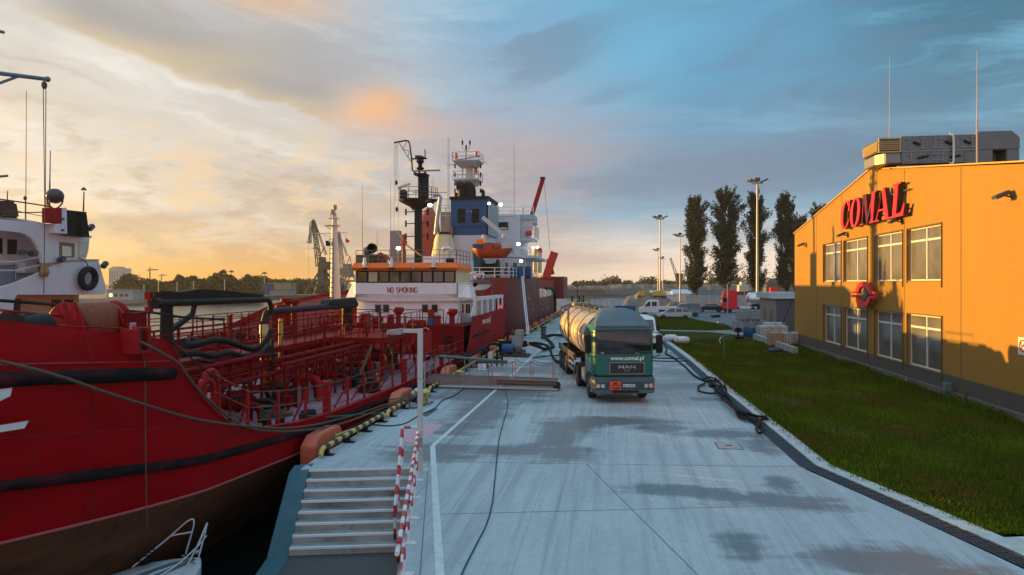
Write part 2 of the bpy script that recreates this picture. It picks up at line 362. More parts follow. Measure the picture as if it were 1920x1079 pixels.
def railing(parent, pts, h=1.0, rails=(1.0, .55), step=1.5, r=.02, m=None, name='railing', closed=False, rb=None):
    b = MB(); pts = [Vector(p) for p in pts]
    if closed: pts = pts+[pts[0]]
    for k in rails: b.tube([p+Vector((0,0,h*k)) for p in pts], r, 5)
    for p, q in zip(pts, pts[1:]):
        n = max(1, round((q-p).length/step))
        for i in range(n+1):
            c = p.lerp(q, i/n); b.cyl(c, c+Vector((0,0,h)), r*1.1, n=5)
    return b.build(name, m or WHITE2, parent)
# ================================================================ SETTING
def quay_mat():
    m = bpy.data.materials.new('quay_concrete'); m.use_nodes = True; nt = m.node_tree; b = nt.nodes['Principled BSDF']; N = nt.nodes.new; L = nt.links.new
    tc = N('ShaderNodeTexCoord'); sp = N('ShaderNodeSeparateXYZ'); L(tc.outputs['Object'], sp.inputs[0])
    def val(x, s):
        if isinstance(x, (int, float)): s.default_value = x
        else: L(x, s)
    def mt(op, a, bb=0.0):
        n = N('ShaderNodeMath'); n.operation = op; val(a, n.inputs[0]); val(bb, n.inputs[1]); return n.outputs[0]
    def noise(sc, stretch=(1,1,1), det=6, rough=.6, rot=0, dist=0):
        mp = N('ShaderNodeMapping'); mp.inputs['Scale'].default_value = stretch; mp.inputs['Rotation'].default_value = (0, 0, rot); L(tc.outputs['Object'], mp.inputs[0])
        n = N('ShaderNodeTexNoise'); n.inputs['Scale'].default_value = sc; n.inputs['Detail'].default_value = det; n.inputs['Roughness'].default_value = rough; n.inputs['Distortion'].default_value = dist
        L(mp.outputs[0], n.inputs['Vector']); return n.outputs[0]
    def mr(x, a, c, lo=0, hi=1):
        n = N('ShaderNodeMapRange'); n.inputs[1].default_value = a; n.inputs[2].default_value = c; n.inputs[3].default_value = lo; n.inputs[4].default_value = hi; L(x, n.inputs[0]); return n.outputs[0]
    def mix(f, a, c):
        n = N('ShaderNodeMix'); n.data_type = 'RGBA'; val(f, n.inputs[0])
        for s, v in ((n.inputs[6], a), (n.inputs[7], c)):
            if isinstance(v, tuple): s.default_value = v
            else: L(v, s)
        return n.outputs[2]
    big = noise(.5, (1, .6, 1), 8); edge = noise(.9, (.5, 1.5, 1), 9, .68, dist=.4); streak = noise(2.2, (2.6, .16, 1), 8, .7, rot=R(-6)); fine = noise(30, (1,1,1), 4)
    streak2 = noise(1.2, (3.0, .12, 1), 6, .65, rot=R(24))
    col = mix(mr(big, .3, .75), (.58, .61, .61, 1), (.43, .465, .475, 1))
    col = mix(mr(streak, .42, .72, 0, .5), col, (.62, .62, .60, 1))
    col = mix(mr(streak2, .46, .70, 0, .6), col, (.27, .28, .28, 1))
    mid = noise(5, (1,1,1), 8, .72); col = mix(mr(mid, .45, .75, 0, .34), col, (.25,.26,.26,1)); col = mix(mr(fine, .3, .7, 0, .28), col, (.2, .2, .2, 1))
    tyre = noise(1.0, (9.0, .07, 1), 7, .7, rot=R(-3)); tyre2 = noise(1.0, (10.0, .09, 1), 7, .72, rot=R(19))
    col = mix(mr(tyre, .56, .68, 0, .42), col, (.22,.23,.235,1)); col = mix(mr(tyre2, .58, .68, 0, .42), col, (.23,.235,.24,1))
    total = None
    # wet and oily patches where the photo shows them: picture boxes turned into patches on the ground
    boxes = [(850,742,955,806), (950,836,1110,852), (1010,790,1080,850), (715,832,905,862), (800,728,1040,752), (880,838,1010,856), (1000,790,1130,812), (1050,783,1270,797), (1180,796,1300,810), (1270,806,1420,822),
             (1390,822,1500,838),  (1410,838,1470,852), (1190,912,1400,932), (1330,925,1560,952), (1440,898,1500,925), (1345,1002,1440,1045),
             (1520,1030,1800,1079), (1225,716,1330,733), (1225,694,1300,704), (1225,662,1290,672), (1000,850,1110,862),  (1700,1060,1900,1100), (840,700,940,716), (960,690,1040,700), (1290,745,1350,752)]
    for (a, t, c, d) in boxes:
        p = at((a+c)/2, (t+d)/2, z=0); q0 = at(a, (t+d)/2, z=0); q1 = at(c, (t+d)/2, z=0); r0 = at((a+c)/2, t, z=0); r1 = at((a+c)/2, d, z=0)
        rx = max(.25, (q1-q0).length/2)*1.15; ry = max(.3, (r1-r0).length/2)*1.3
        dx = mt('DIVIDE', mt('SUBTRACT', sp.outputs[0], p.x), rx); dy = mt('DIVIDE', mt('SUBTRACT', sp.outputs[1], p.y), ry)
        g = mt('SUBTRACT', 1.0, mt('POWER', mt('ADD', mt('MULTIPLY', dx, dx), mt('MULTIPLY', dy, dy)), .5))
        total = g if total is None else mt('MAXIMUM', total, g)
    total = mt('ADD', total, mt('MULTIPLY', mt('SUBTRACT', edge, .5), 2.6))
    total = mt('ADD', total, mt('MULTIPLY', mt('SUBTRACT', streak, .5), 1.7))
    wet = mr(total, -.22, .42)
    wet2 = mt('MULTIPLY', mr(noise(.4, (.5, 1.8, 1), 7, .65, dist=.5), .43, .56), mr(sp.outputs[1], 24, 36))
    wet = mt('MAXIMUM', wet, mt('MULTIPLY', wet2, .8))
    wet = mt('MULTIPLY', wet, .82)
    L(mix(wet, col, (.12, .12, .12, 1)), b.inputs['Base Color'])
    L(mr(wet, 0, 1, .72, .32), b.inputs['Roughness'])
    bp = N('ShaderNodeBump'); bp.inputs['Strength'].default_value = .25; bp.inputs['Distance'].default_value = .01; L(fine, bp.inputs['Height']); L(bp.outputs[0], b.inputs['Normal'])
    return m
QUAY = quay_mat()
STEPM = mat('step_concrete', (.40, .42, .40), .75, col2=(.13, .14, .135), scale=.9, amt=.85, stretch=(.5, 3, 1), bump=.1)
TSTEEL = mat('teal_steel', (.05, .14, .17), .6, col2=(.035, .09, .11), scale=2, amt=.6)
# water
def water_mat():
    m = bpy.data.materials.new('harbour_water'); m.use_nodes = True; nt = m.node_tree; b = nt.nodes['Principled BSDF']
    b.inputs['Base Color'].default_value = (.006, .010, .010, 1); b.inputs['Roughness'].default_value = .24; b.inputs['IOR'].default_value = 1.33
    tc = nt.nodes.new('ShaderNodeTexCoord'); n = nt.nodes.new('ShaderNodeTexNoise'); n.inputs['Scale'].default_value = .5; n.inputs['Detail'].default_value = 5
    nt.links.new(tc.outputs['Object'], n.inputs['Vector']); bp = nt.nodes.new('ShaderNodeBump'); bp.inputs['Strength'].default_value = 1.0; bp.inputs['Distance'].default_value = .22
    nt.links.new(n.outputs[0], bp.inputs['Height']); nt.links.new(bp.outputs[0], b.inputs['Normal']); return m
WZ = -2.3
sheet('water', [(-3000,-300),(2500,-300),(2500,3500),(-3000,3500)], WZ, water_mat())
# quay slab
SR = Vector((-5.08, 17.25, 0)); SL = Vector((-.973, -.23, 0)); SDN = Vector((.22, -.975, 0))    # head of the steps: right end, towards the water, down
TL = SR+SL*2.72
qe = [(-8.05,128),(-8.05,17.6),(TL.x-.25,TL.y+.05),(SR.x,SR.y)]
B1 = at(748,1079,z=0); dirb = (Vector((B1.x,B1.y,0))-SR).normalized(); B2 = SR+dirb*22
qpoly = qe+[(B2.x,B2.y),(13,B2.y),(13,9.0),(7.5,11.2),(6.84,12.6),(6.05,15.23),(4.95,18.5),(4.9,22.4),(4.6,32.2),(4.45,43.8),(3.9,58),(3.6,75),(2.6,128)]
b = MB(); n = len(qpoly)
b.add([(x,y,0) for x,y in qpoly]+[(x,y,-3.2) for x,y in qpoly], [tuple(range(n))]+[(k,(k+1)%n,n+(k+1)%n,n+k) for k in range(n)])
quay = struct(b.build('quay', QUAY))
# joints in the slab
def strip(name, pts, w, z, m, kind='structure'):
    pts = [Vector((p[0],p[1],0)) for p in pts]; b = MB(); vs = []
    for i, p in enumerate(pts):
        d = (pts[min(i+1,len(pts)-1)]-pts[max(i-1,0)]).normalized(); nn = Vector((-d.y,d.x,0))*w/2
        vs += [(p.x+nn.x,p.y+nn.y,z),(p.x-nn.x,p.y-nn.y,z)]
    b.add(vs, [(2*i,2*i+1,2*i+3,2*i+2) for i in range(len(pts)-1)]); o = b.build(name, m)
    if kind: o['kind'] = kind
    return o
JO = mat('joint_dark', (.20,.21,.21), .9)
for a, c in [((800,866),(1499,876)),((815,965),(1450,949)),((1100,871),(1330,1100)),((803,872),(786,1100))]:
    p, q = at(*a,z=0), at(*c,z=0); strip('slab_joint', [(p.x,p.y),(q.x,q.y)], .022, .004, JO)
for y in (33,39,45,51,57,63,69,75,81): strip('slab_joint', [(-7.7,y),(4.0-(y>50)*.2,y)], .03, .004, JO)
for x in (-4.9,): strip('slab_joint', [(x,19.2),(x,100)], .025, .005, JO)
LINE = mat('line_paint', (.74,.73,.70), .6, col2=(.45,.45,.44), scale=6, amt=.6)
pe = at(825,1079,z=0); d0 = Vector((pe.x+5.25,pe.y-19.6,0)).normalized()
strip('road_marking', [(-5.25+d0.x*22,19.6+d0.y*22),(-5.25,19.6)], .15, .006, LINE)
strip('road_marking', [(-5.25,19.6),(-5.2,30),(-5.2,105)], .13, .0065, LINE)
PINK = stripe_mat('pink_hatching', (.62,.12,.16), (.68,.60,.62), .13, 1, .7)
for y0, y1 in ((19.9,22.7),(33.6,36.2),(39.5,42.0),(50,53),(62,65)):
    sheet('painted_hatching', [(-6.5,y0),(-5.7,y0),(-5.7,y1),(-6.5,y1)], .006, PINK)
# steps
st = thing('quay_steps', 'ten pale concrete steps going down from the quay to a wet landing at the water', 'steps', SR+SL*2.72+SDN*2.4+Vector((0,0,-3)))
b = MB(); rise = .175; run = .29
def sp3(l, d, z): v = SR+SL*l+SDN*d; return (v.x, v.y, z)
for k in range(7):
    z = -rise*(k+1)+0.0
    b.add([sp3(-.6,k*run,z),sp3(2.72,k*run,z),sp3(2.72,(k+1)*run,z),sp3(-.6,(k+1)*run,z)]+[sp3(-.6,k*run,z-1.8),sp3(2.72,k*run,z-1.8),sp3(2.72,(k+1)*run,z-1.8),sp3(-.6,(k+1)*run,z-1.8)],
          [(0,1,2,3),(2,3,7,6),(1,2,6,5),(0,1,5,4)])
b.build('treads', STEPM, st); b = MB()
zl = -rise*8
b.add([sp3(-.6,7*run,zl+.001),sp3(2.72,7*run,zl+.001),sp3(2.72,12,zl+.001),sp3(-.6,12,zl+.001)]+[sp3(-.6,7*run,-3),sp3(2.72,7*run,-3),sp3(2.72,12,-3),sp3(-.6,12,-3)], [(0,1,2,3),(1,2,6,5),(2,3,7,6)])
b.build('landing', mat('landing_wet', (.075,.07,.068), .5, spec=.3, col2=(.26,.29,.29), scale=.9, amt=.8, thr=(.56,.68)), st)
b = MB()
for k in range(8):
    z = -rise*k+.004
    d = k*run
    b.add([sp3(0,d-.05,z),sp3(2.72,d-.05,z),sp3(2.72,d+.012,z),sp3(0,d+.012,z)]+[sp3(0,d-.05,z-.05),sp3(2.72,d-.05,z-.05),sp3(2.72,d+.012,z-.05),sp3(0,d+.012,z-.05)], [(0,1,2,3),(4,5,6,7),(0,1,5,4),(1,2,6,5),(2,3,7,6),(3,0,4,7)])
b.build('nosing', mat('nosing_steel', (.72,.76,.76), .5, .1), st)
b = MB()
w0, w1 = 2.725, 3.22
for d1, z1, d2, z2 in ((-.6,.02,0,-.02),(0,-.02,7*run,-1.40),(7*run,-1.40,9,-1.41)):
    b.add([sp3(w0,d1,z1),sp3(w1,d1,z1-.05),sp3(w1,d2,z2-.05),sp3(w0,d2,z2)]+[sp3(w0,d1,z1-2.5),sp3(w1,d1,z1-2.5),sp3(w1,d2,z2-2.5),sp3(w0,d2,z2-2.5)], [(0,1,2,3),(4,5,6,7),(0,1,5,4),(1,2,6,5),(2,3,7,6),(3,0,4,7)])
b.build('side_plate', TSTEEL, st)
# drain, kerb
dr = [(8.6,7.2),(7.06,12.7),(6.22,15.4),(5.08,18.9),(5.0,22.5),(4.73,32.3),(4.58,43.8),(4.05,58),(3.75,75),(2.8,128)]
GRATE = mat('grating_steel', (.035,.06,.075), .45, .3, bump=.3, scale=60)
strip('drain_bed', dr, .44, .007, mat('drain_dark',(.012,.016,.018),.7))
b = MB(); dv = [Vector((x,y,.012)) for x,y in dr]
def offs(pts, o, z):
    out = []
    for i, p in enumerate(pts):
        d = (pts[min(i+1,len(pts)-1)]-pts[max(i-1,0)]).normalized(); out.append(Vector((p.x-d.y*o,p.y+d.x*o,z)))
    return out
for k in range(5):
    o = -.18+.09*k; pp = offs(dv, o, .016)
    for p, q in zip(pp, pp[1:]): b.bar(p, q, .05, .012)
tot = 0
for p, q in zip(dv[:7], dv[1:7]):
    Ls = (q-p).length; nn = int(Ls/.25); d = (q-p).normalized()
    for i in range(nn):
        c = p+d*(i+.5)*.25; t = Vector((-d.y,d.x,0)); b.bar(c-t*.21+Vector((0,0,.012)), c+t*.21+Vector((0,0,.012)), .03, .01)
tag(b.build('drain_grating', GRATE), 'dark steel drain grating running along the right side of the quay', 'drain')
KERB = mat('kerb_concrete', (.55,.56,.54), .85, col2=(.35,.36,.34), scale=3, amt=.7, bump=.1)
kd = [Vector((x,y,0)) for x,y in dr]; o1 = offs(kd, -.225, .0); o2 = offs(kd, -.62, 0)
b = MB()
for i in range(len(dr)-1):
    p0,p1,q0,q1 = o1[i],o1[i+1],o2[i],o2[i+1]
    b.add([(p0.x,p0.y,.03),(p1.x,p1.y,.03),(q1.x,q1.y,.03),(q0.x,q0.y,.03),(p0.x,p0.y,-.2),(p1.x,p1.y,-.2),(q1.x,q1.y,-.2),(q0.x,q0.y,-.2)], [(0,1,2,3),(0,1,5,4),(2,3,7,6)])
struct(b.build('kerb', KERB))
# grass, yard
GRASS = mat('grass_ground', (.036,.050,.004), .95, spec=.05, col2=(.085,.062,.018), scale=.8, amt=.8, bump=.6, bscale=12)
gedge = [(p.x,p.y) for p in o2]
sheet('grass_ground', [(8.0,14.3),(14.2,14.3),(14.2,57),(13.5,63),(9.5,70),(4.2,71)]+[(x,y) for x,y in gedge[7:0:-1] if y > 14.3], -.012, GRASS)
sheet('grass_verge', [(4.2,72.5),(9.5,71.5),(13.0,74),(13.2,84),(10,98),(6,104),(3.0,108),(3.5,90)], -.008, GRASS)
YARD = mat('yard_asphalt', (.16,.15,.145), .6, col2=(.10,.095,.09), scale=.25, amt=.9, bump=.1)
sheet('yard', [(2.6,60),(300,60),(330,226),(35,216),(14,214),(2.0,150),(-8.05,127.5),(2.5,127.5)], -.03, YARD)
sheet('path', [(4.0,71),(9.5,70),(13.5,63),(14.5,64),(13.0,73.5),(9.5,71.6),(4.0,72.6)], -.004, mat('path_gravel',(.3,.28,.25),.9,col2=(.2,.19,.17),scale=3,amt=.6))
sheet('pavement', [(7.9,14.28),(40,14.28),(40,2),(13,2),(9.3,7.2),(7.5,12.7),(6.75,14.0)], -.002, KERB)
b = MB(); p, q = at(1838,1005,z=0), at(1925,1052,z=0); b.bar((p.x,p.y,.01),(q.x,q.y,.01),.05,.03); tag(b.build('rusty_rail', RUST),'thin rusty steel edging bar lying in the pavement at the lower right','edging')
sheet('puddle', [tuple(at(x,y,z=0)[:2]) for x,y in ((1330,592),(1348,590),(1352,595),(1336,596))], -.02, mat('puddle_water',(.02,.025,.03),.03))
sheet('puddle', [tuple(at(x,y,z=0)[:2]) for x,y in ((1342,604),(1352,602),(1358,608),(1350,610))], -.02, M['puddle_water'])
# grass blades
def blades(n, area, h0, name, lab, seed, mats, hm=1.0):
    rng = np.random.default_rng(seed); P = area(rng, n); n = len(P)
    ang = rng.uniform(0, 2*PI, n); h = rng.uniform(.4, 1.2, n)*h0*(1+.9*(rng.random(n) > .97)*hm)*(.75+.5*(np.sin(P[:,0]*1.3+2*np.sin(P[:,1]*.5))*.5+.5)); w = rng.uniform(.006, .013, n)*(1+P[:,1]/26)
    lean = rng.normal(0, .35, (n,2))*h[:,None]
    v = np.zeros((n,3,3)); dx = np.cos(ang)*w; dy = np.sin(ang)*w
    v[:,0] = np.c_[P[:,0]-dx, P[:,1]-dy, np.full(n,-.012)]; v[:,1] = np.c_[P[:,0]+dx, P[:,1]+dy, np.full(n,-.012)]; v[:,2] = np.c_[P[:,0]+lean[:,0], P[:,1]+lean[:,1], h]
    me = bpy.data.meshes.new(name); me.vertices.add(3*n); me.vertices.foreach_set('co', v.ravel()); me.loops.add(3*n); me.loops.foreach_set('vertex_index', np.arange(3*n)); me.polygons.add(n)
    me.polygons.foreach_set('loop_start', np.arange(0,3*n,3)); 
    for mm in mats: me.materials.append(mm)
    me.update(calc_edges=True); cl = (np.sin(P[:,0]*1.7+P[:,1]*.6)+np.sin(P[:,0]*.6-P[:,1]*1.1)+rng.normal(0,1.1,n))
    me.polygons.foreach_set('material_index', np.where(cl > 1.0, 1, np.where(cl < -1.6, 2, 0)).astype(np.int32)); me.update()
    o = bpy.data.objects.new(name, me); COL.objects.link(o); tag(o, lab, 'grass', kind='stuff'); return o
def g_area(rng, n):
    y = 14.2+(rng.random(n)**1.7)*46; x = 5.0+rng.random(n)*9.2
    xe = np.interp(y, [12.7,15.4,18.9,22.5,32.3,43.8,58], [7.6,6.8,5.66,5.48,5.28,5.12,4.6])+rng.normal(0,.06,n)+.06*np.sin(y*7)+.05*np.sin(y*17+1)
    bare = np.sin(x*.9+1.7*np.sin(y*.37))*np.sin(y*.61+1.3*np.sin(x*.8))+rng.normal(0,.25,n)
    k = (x > xe-.05) & (x < 13.75) & ((y > 14.35)) & (bare < .62); return np.c_[x,y][k]
gm = [mat('blade_green',(.070,.110,.004),.8,spec=.08), mat('blade_light',(.12,.17,.010),.8,spec=.08), mat('blade_dry',(.14,.10,.02),.85,spec=.08)]
blades(210000, g_area, .085, 'grass', 'dark green mown grass strip between the quay kerb and the yellow building', 3, gm)
def g_wall(rng, n):
    y = 15+rng.random(n)*45; x = 13.8-np.abs(rng.normal(0,.28,n)); return np.c_[x,y]
blades(16000, g_wall, .26, 'tall_grass', 'taller unmown grass growing along the foot of the yellow building', 4, gm)
def g_far(rng, n):
    y = 73+rng.random(n)*28; x = 3.6+rng.random(n)*9.4; k = x < 13.4-(y-73)*.12; return np.c_[x,y][k]
blades(26000, g_far, .10, 'verge_grass', 'green grass verge beyond the white fenders, in front of the parked cars', 5, gm)

# ================================================================ YELLOW HALL
X = 13.9; YN, YF, YP = 23.6, 55.2, 39.6; ZE, ZP = 8.65, 11.0; Z0 = .32
CLAD = mat('yellow_cladding', (.375,.205,.05), .62, spec=.06, col2=(.335,.185,.046), scale=.5, amt=.6, stretch=(1,1,.3)); CLADG = mat('grey_cladding', (.115,.10,.09), .6, spec=.25, col2=(.095,.085,.078), scale=.5, amt=.6)
add_streaks(CLAD, (.23,.14,.06), (2.2,2.2,.16), 1.0, .56, .76, .35); add_streaks(STEPM, (.06,.065,.06), (1.5,.7,2.5), 1.6, .54, .68, .75)
add_streaks(CONC, (.12,.11,.09), (2.5,2.5,.3), 1.2, .52, .70, .7)
hall = thing('hall', 'yellow metal clad hall with a low gable, red lettering and two rows of windows', 'building', (X,YP,0))
prof = [(YN,Z0),(YF,Z0),(YF,ZE),(YP,ZP),(YN,ZE)]
ups = [(1544.5,1577.5),(1583,1627),(1641,1693),(1702,1766)]
wins = []
for a, c in ups:
    ya, yb = at(a,500,x=X).y, at(c,500,x=X).y
    wins += [(yb,ya,4.93,7.36),(yb,ya,.98,3.36)]
# facade with real openings: a grid of panels leaving the windows out
bl = MB(); b = MB(); ys = sorted({YN,YF,YP,*[w[0] for w in wins],*[w[1] for w in wins]}); zs = [Z0,.98,3.36,4.93,7.36]
top = lambda y: ZP-(ZP-ZE)*abs(y-YP)/(YF-YP)
for y0, y1 in zip(ys, ys[1:]):
    for z0, z1 in zip(zs, zs[1:]):
        if any(w[0]-.01 <= y0 and y1 <= w[1]+.01 and w[2]-.01 <= z0 and z1 <= w[3]+.01 for w in wins): continue
        (bl if z0 < .9 else b).add([(X,y0,z0),(X,y1,z0),(X,y1,z1),(X,y0,z1)], [(0,1,2,3)])
    b.add([(X,y0,7.36),(X,y1,7.36),(X,y1,top(y1)),(X,y0,top(y0))], [(0,1,2,3)])
XB = X+34
for y in (YN,YF): b.add([(X,y,Z0),(XB,y,Z0),(XB,y,ZE),(X,y,ZE)], [(0,1,2,3)])
b.add([(XB,p[0],p[1]) for p in prof], [tuple(range(5))])
for w in wins:   # reveals
    y0,y1,z0,z1 = w; d = .22
    b.add([(X,y0,z0),(X+d,y0,z0),(X+d,y0,z1),(X,y0,z1),(X,y1,z0),(X+d,y1,z0),(X+d,y1,z1),(X,y1,z1)], [(0,1,2,3),(4,5,6,7),(0,1,5,4),(2,3,7,6)])
b.build('wall', CLAD, hall); bl.build('lower_wall', CLADG, hall)
b = MB()
seamy = [at(px,500,x=X).y for px in (1531,1578.5,1632,1696,1802)]+[25.6-1.5]
for y in seamy: b.box(X-.012,X-.0015,y-.02,y+.02,Z0+.02,top(y)-.05)
b.build('joint_strip', mat('seam_brown',(.20,.11,.03),.6), hall)
b = MB()
for z in (1.95,3.15,4.3,5.45,6.6,7.75,8.9,10.0):
    h = (ZP-z)/(ZP-ZE)*(YF-YP) if z > ZE else 99
    ya, yb = max(YN,YP-h), min(YF,YP+h); cuts = sorted([(w[0]-.08,w[1]+.08) for w in wins if w[2]-.05 < z < w[3]+.05]); cur = ya
    for c0, c1 in cuts+[(yb,yb)]:
        if c0 > cur+.05: b.box(X-.006,X-.001,cur,c0,z-.008,z+.008)
        cur = max(cur,c1)
b.build('panel_joint', mat('seam_thin',(.38,.20,.06),.6), hall)
b = MB()   # roof and verge trim
for s, y0, z0 in ((1,YF,ZE),(-1,YN,ZE)):
    b.add([(X-.08,YP,ZP+.06),(XB,YP,ZP+.06),(XB,y0+s*.15,z0+.04),(X-.08,y0+s*.15,z0+.04),(X-.08,YP,ZP+.0),(XB,YP,ZP+.0),(XB,y0+s*.15,z0-.02),(X-.08,y0+s*.15,z0-.02)], [(0,1,2,3),(4,5,6,7),(0,3,7,4),(2,3,7,6)])
b.build('roof', mat('roof_yellow',(.62,.36,.08),.5), hall)
b = MB()
b.box(X-.05,X-.003,YN,YF,Z0-.06,Z0+.03); b.build('base_flashing', mat('flashing',(.22,.19,.16),.5), hall)
b = MB(); b.box(X+.06,X+.3,YN,YF,-.4,Z0-.061)
for y in (53.5,49.5,44.9,44.2,39.4,35,30.4,27.2): b.box(X-.04,X+.06,y-.18,y+.18,-.4,Z0-.062)
b.build('plinth', CONC, hall)
FR = mat('window_frame_white', (.72,.70,.68), .45)
def wglass():
    m = bpy.data.materials.new('hall_glass'); m.use_nodes = True; b_ = m.node_tree.nodes['Principled BSDF']
    b_.inputs['Base Color'].default_value = (.20,.185,.165,1); b_.inputs['Roughness'].default_value = .14; b_.inputs['Specular IOR Level'].default_value = .8
    nt = m.node_tree; tc = nt.nodes.new('ShaderNodeTexCoord'); n = nt.nodes.new('ShaderNodeTexNoise'); n.inputs['Scale'].default_value = .9; n.inputs['Detail'].default_value = 4
    nt.links.new(tc.outputs['Object'], n.inputs['Vector']); mr = nt.nodes.new('ShaderNodeMapRange'); mr.inputs[1].default_value = .35; mr.inputs[2].default_value = .7
    nt.links.new(n.outputs[0], mr.inputs[0]); mx = nt.nodes.new('ShaderNodeMix'); mx.data_type = 'RGBA'; mx.inputs[6].default_value = (.19,.17,.145,1); mx.inputs[7].default_value = (.11,.105,.10,1)
    nt.links.new(mr.outputs[0], mx.inputs[0]); nt.links.new(mx.outputs[2], b_.inputs['Base Color']); return m
HG = wglass()
for y0,y1,z0,z1 in wins:
    xg = X+.16; f = MB(); t = .06; ym = (y0+y1)/2; zt = z1-(z1-z0)*.24
    f.box(xg-.03,xg+.03,y0,y0+t,z0,z1); f.box(xg-.03,xg+.03,y1-t,y1,z0,z1); f.box(xg-.03,xg+.03,y0+t,y1-t,z0,z0+t); f.box(xg-.03,xg+.03,y0+t,y1-t,z1-t,z1)
    f.box(xg-.035,xg+.028,ym-.045,ym+.045,z0+t,z1-t)
    for a, c in ((y0+t,ym-.045),(ym+.045,y1-t)): f.box(xg-.04,xg+.026,a,c,zt-.05,zt+.04)
    fo = f.build('window', FR, hall)
    g = MB(); g.box(xg+.002,xg+.012,y0+t-.02,y1-t+.02,z0+t-.02,z1-t+.02); g.build('pane', HG, fo)
    s_ = MB(); s_.box(X-.03,X+.14,y0,y1,z0-.035,z0-.001); s_.build('sill', mat('sill_dark',(.25,.17,.10),.5), fo)
b = MB()  # dark metal frames round each pair
for k in range(0,8,2):
    for w in wins[k:k+2]:
        y0,y1,z0,z1 = w
        b.box(X-.05,X-.004,y0-.05,y0-.005,z0-.3,z1+.06); b.box(X-.05,X-.004,y1+.005,y1+.05,z0-.1,z1+.06); b.box(X-.05,X-.004,y0-.005,y1+.005,z1+.012,z1+.06)
b.build('window_surround', mat('surround_brown',(.14,.09,.045),.5), hall)
# red serif letters COMAL
SIGNR = mat('sign_red', (.75,.012,.015), .35)
def letters():
    W = {}
    def arc(cx, cy, rx, ry, a0, a1, n=14): return [(cx+rx*math.cos(R(a0+(a1-a0)*i/n)), cy+ry*math.sin(R(a0+(a1-a0)*i/n))) for i in range(n+1)]
    # bold high-contrast letters in a box one high; each is a list of polygons
    o = arc(.42,.5,.42,.5,40,320,18); i = arc(.46,.5,.22,.44,318,42,16)
    W['C'] = [o+i, [(.70,.62),(.78,.62),(.78,1.0),(.70,.92)], [(.66,.1),(.74,.16),(.80,.34),(.74,.34)]], .82
    ring = []
    for k in range(24):
        a0, a1 = R(k*15), R(k*15+15)
        ring.append([(.43+.43*math.cos(a0),.5+.5*math.sin(a0)),(.43+.43*math.cos(a1),.5+.5*math.sin(a1)),(.43+.2*math.cos(a1),.5+.44*math.sin(a1)),(.43+.2*math.cos(a0),.5+.44*math.sin(a0))])
    W['O'] = ring, .88
    W['M'] = [[(.0,0),(.3,0),(.3,.05),(.0,.05)],[(.12,.05),(.18,.05),(.18,.95),(.12,.95)],[(.0,.95),(.33,.95),(.33,1),(.0,1)],[(.12,.95),(.33,.95),(.60,.22),(.50,.0),(.18,.80)],[(.50,0),(.56,0),(.90,.95),(.82,.95),(.52,.16)],
              [(.78,.05),(.99,.05),(.99,.95),(.78,.95)],[(.70,0),(1.08,0),(1.08,.05),(.70,.05)],[(.80,.95),(1.08,.95),(1.08,1),(.80,1)]], 1.1
    W['A'] = [[(.40,1),(.52,1),(.92,.05),(.68,.05),(.40,.80)],[(.46,1),(.40,.9),(.12,.05),(.06,.05)],[(.0,0),(.26,0),(.26,.05),(.0,.05)],[(.56,0),(1.0,0),(1.0,.05),(.56,.05)],[(.2,.30),(.66,.30),(.66,.36),(.2,.36)]], 1.0
    W['L'] = [[(.13,.05),(.36,.05),(.36,.95),(.13,.95)],[(0,.95),(.5,.95),(.5,1),(0,1)],[(0,0),(.80,0),(.80,.05),(0,.05)],[(.36,.05),(.80,.05),(.84,.34),(.78,.34),(.66,.12),(.36,.09)]], .86
    return W
LT = letters(); sgn = thing('lettering_sign', 'large red raised serif letters reading COMAL high on the yellow hall', 'sign', (X-.02,39.6,7.95))
ystart, yend = at(1577,430,x=X-.3).y, at(1703,405,x=X-.3).y; tw = sum(LT[c][1] for c in 'COMAL')+.04*4; sc = (ystart-yend)/tw; cur = 0
zb, hh = 8.0, 1.62
for ch in 'COMAL':
    polys, w = LT[ch]; b = MB()
    for p in polys:
        pp = [(ystart-(cur+u+.16*v)*sc*.97, zb+v*hh) for u, v in p]
        dx_ = random.random()*.002; b.cur = 0; b.prism(pp, 'x', X-.38-dx_, X-.35); b.cur = 1; b.prism(pp, 'x', X-.35, X-.14)
    b.build('letter', [SIGNR, mat('sign_return',(.05,.008,.008),.5)], sgn); cur += w+.04
b = MB(); b.box(X-.139,X-.1,yend+.3,ystart-.3,8.3,8.36); b.box(X-.139,X-.1,yend+.3,ystart-.3,9.2,9.26)
for y in (yend+1,39.5,ystart-1): b.box(X-.1,X-.003,y-.03,y+.03,8.3,9.26)
b.build('bracket', DGREY, sgn)
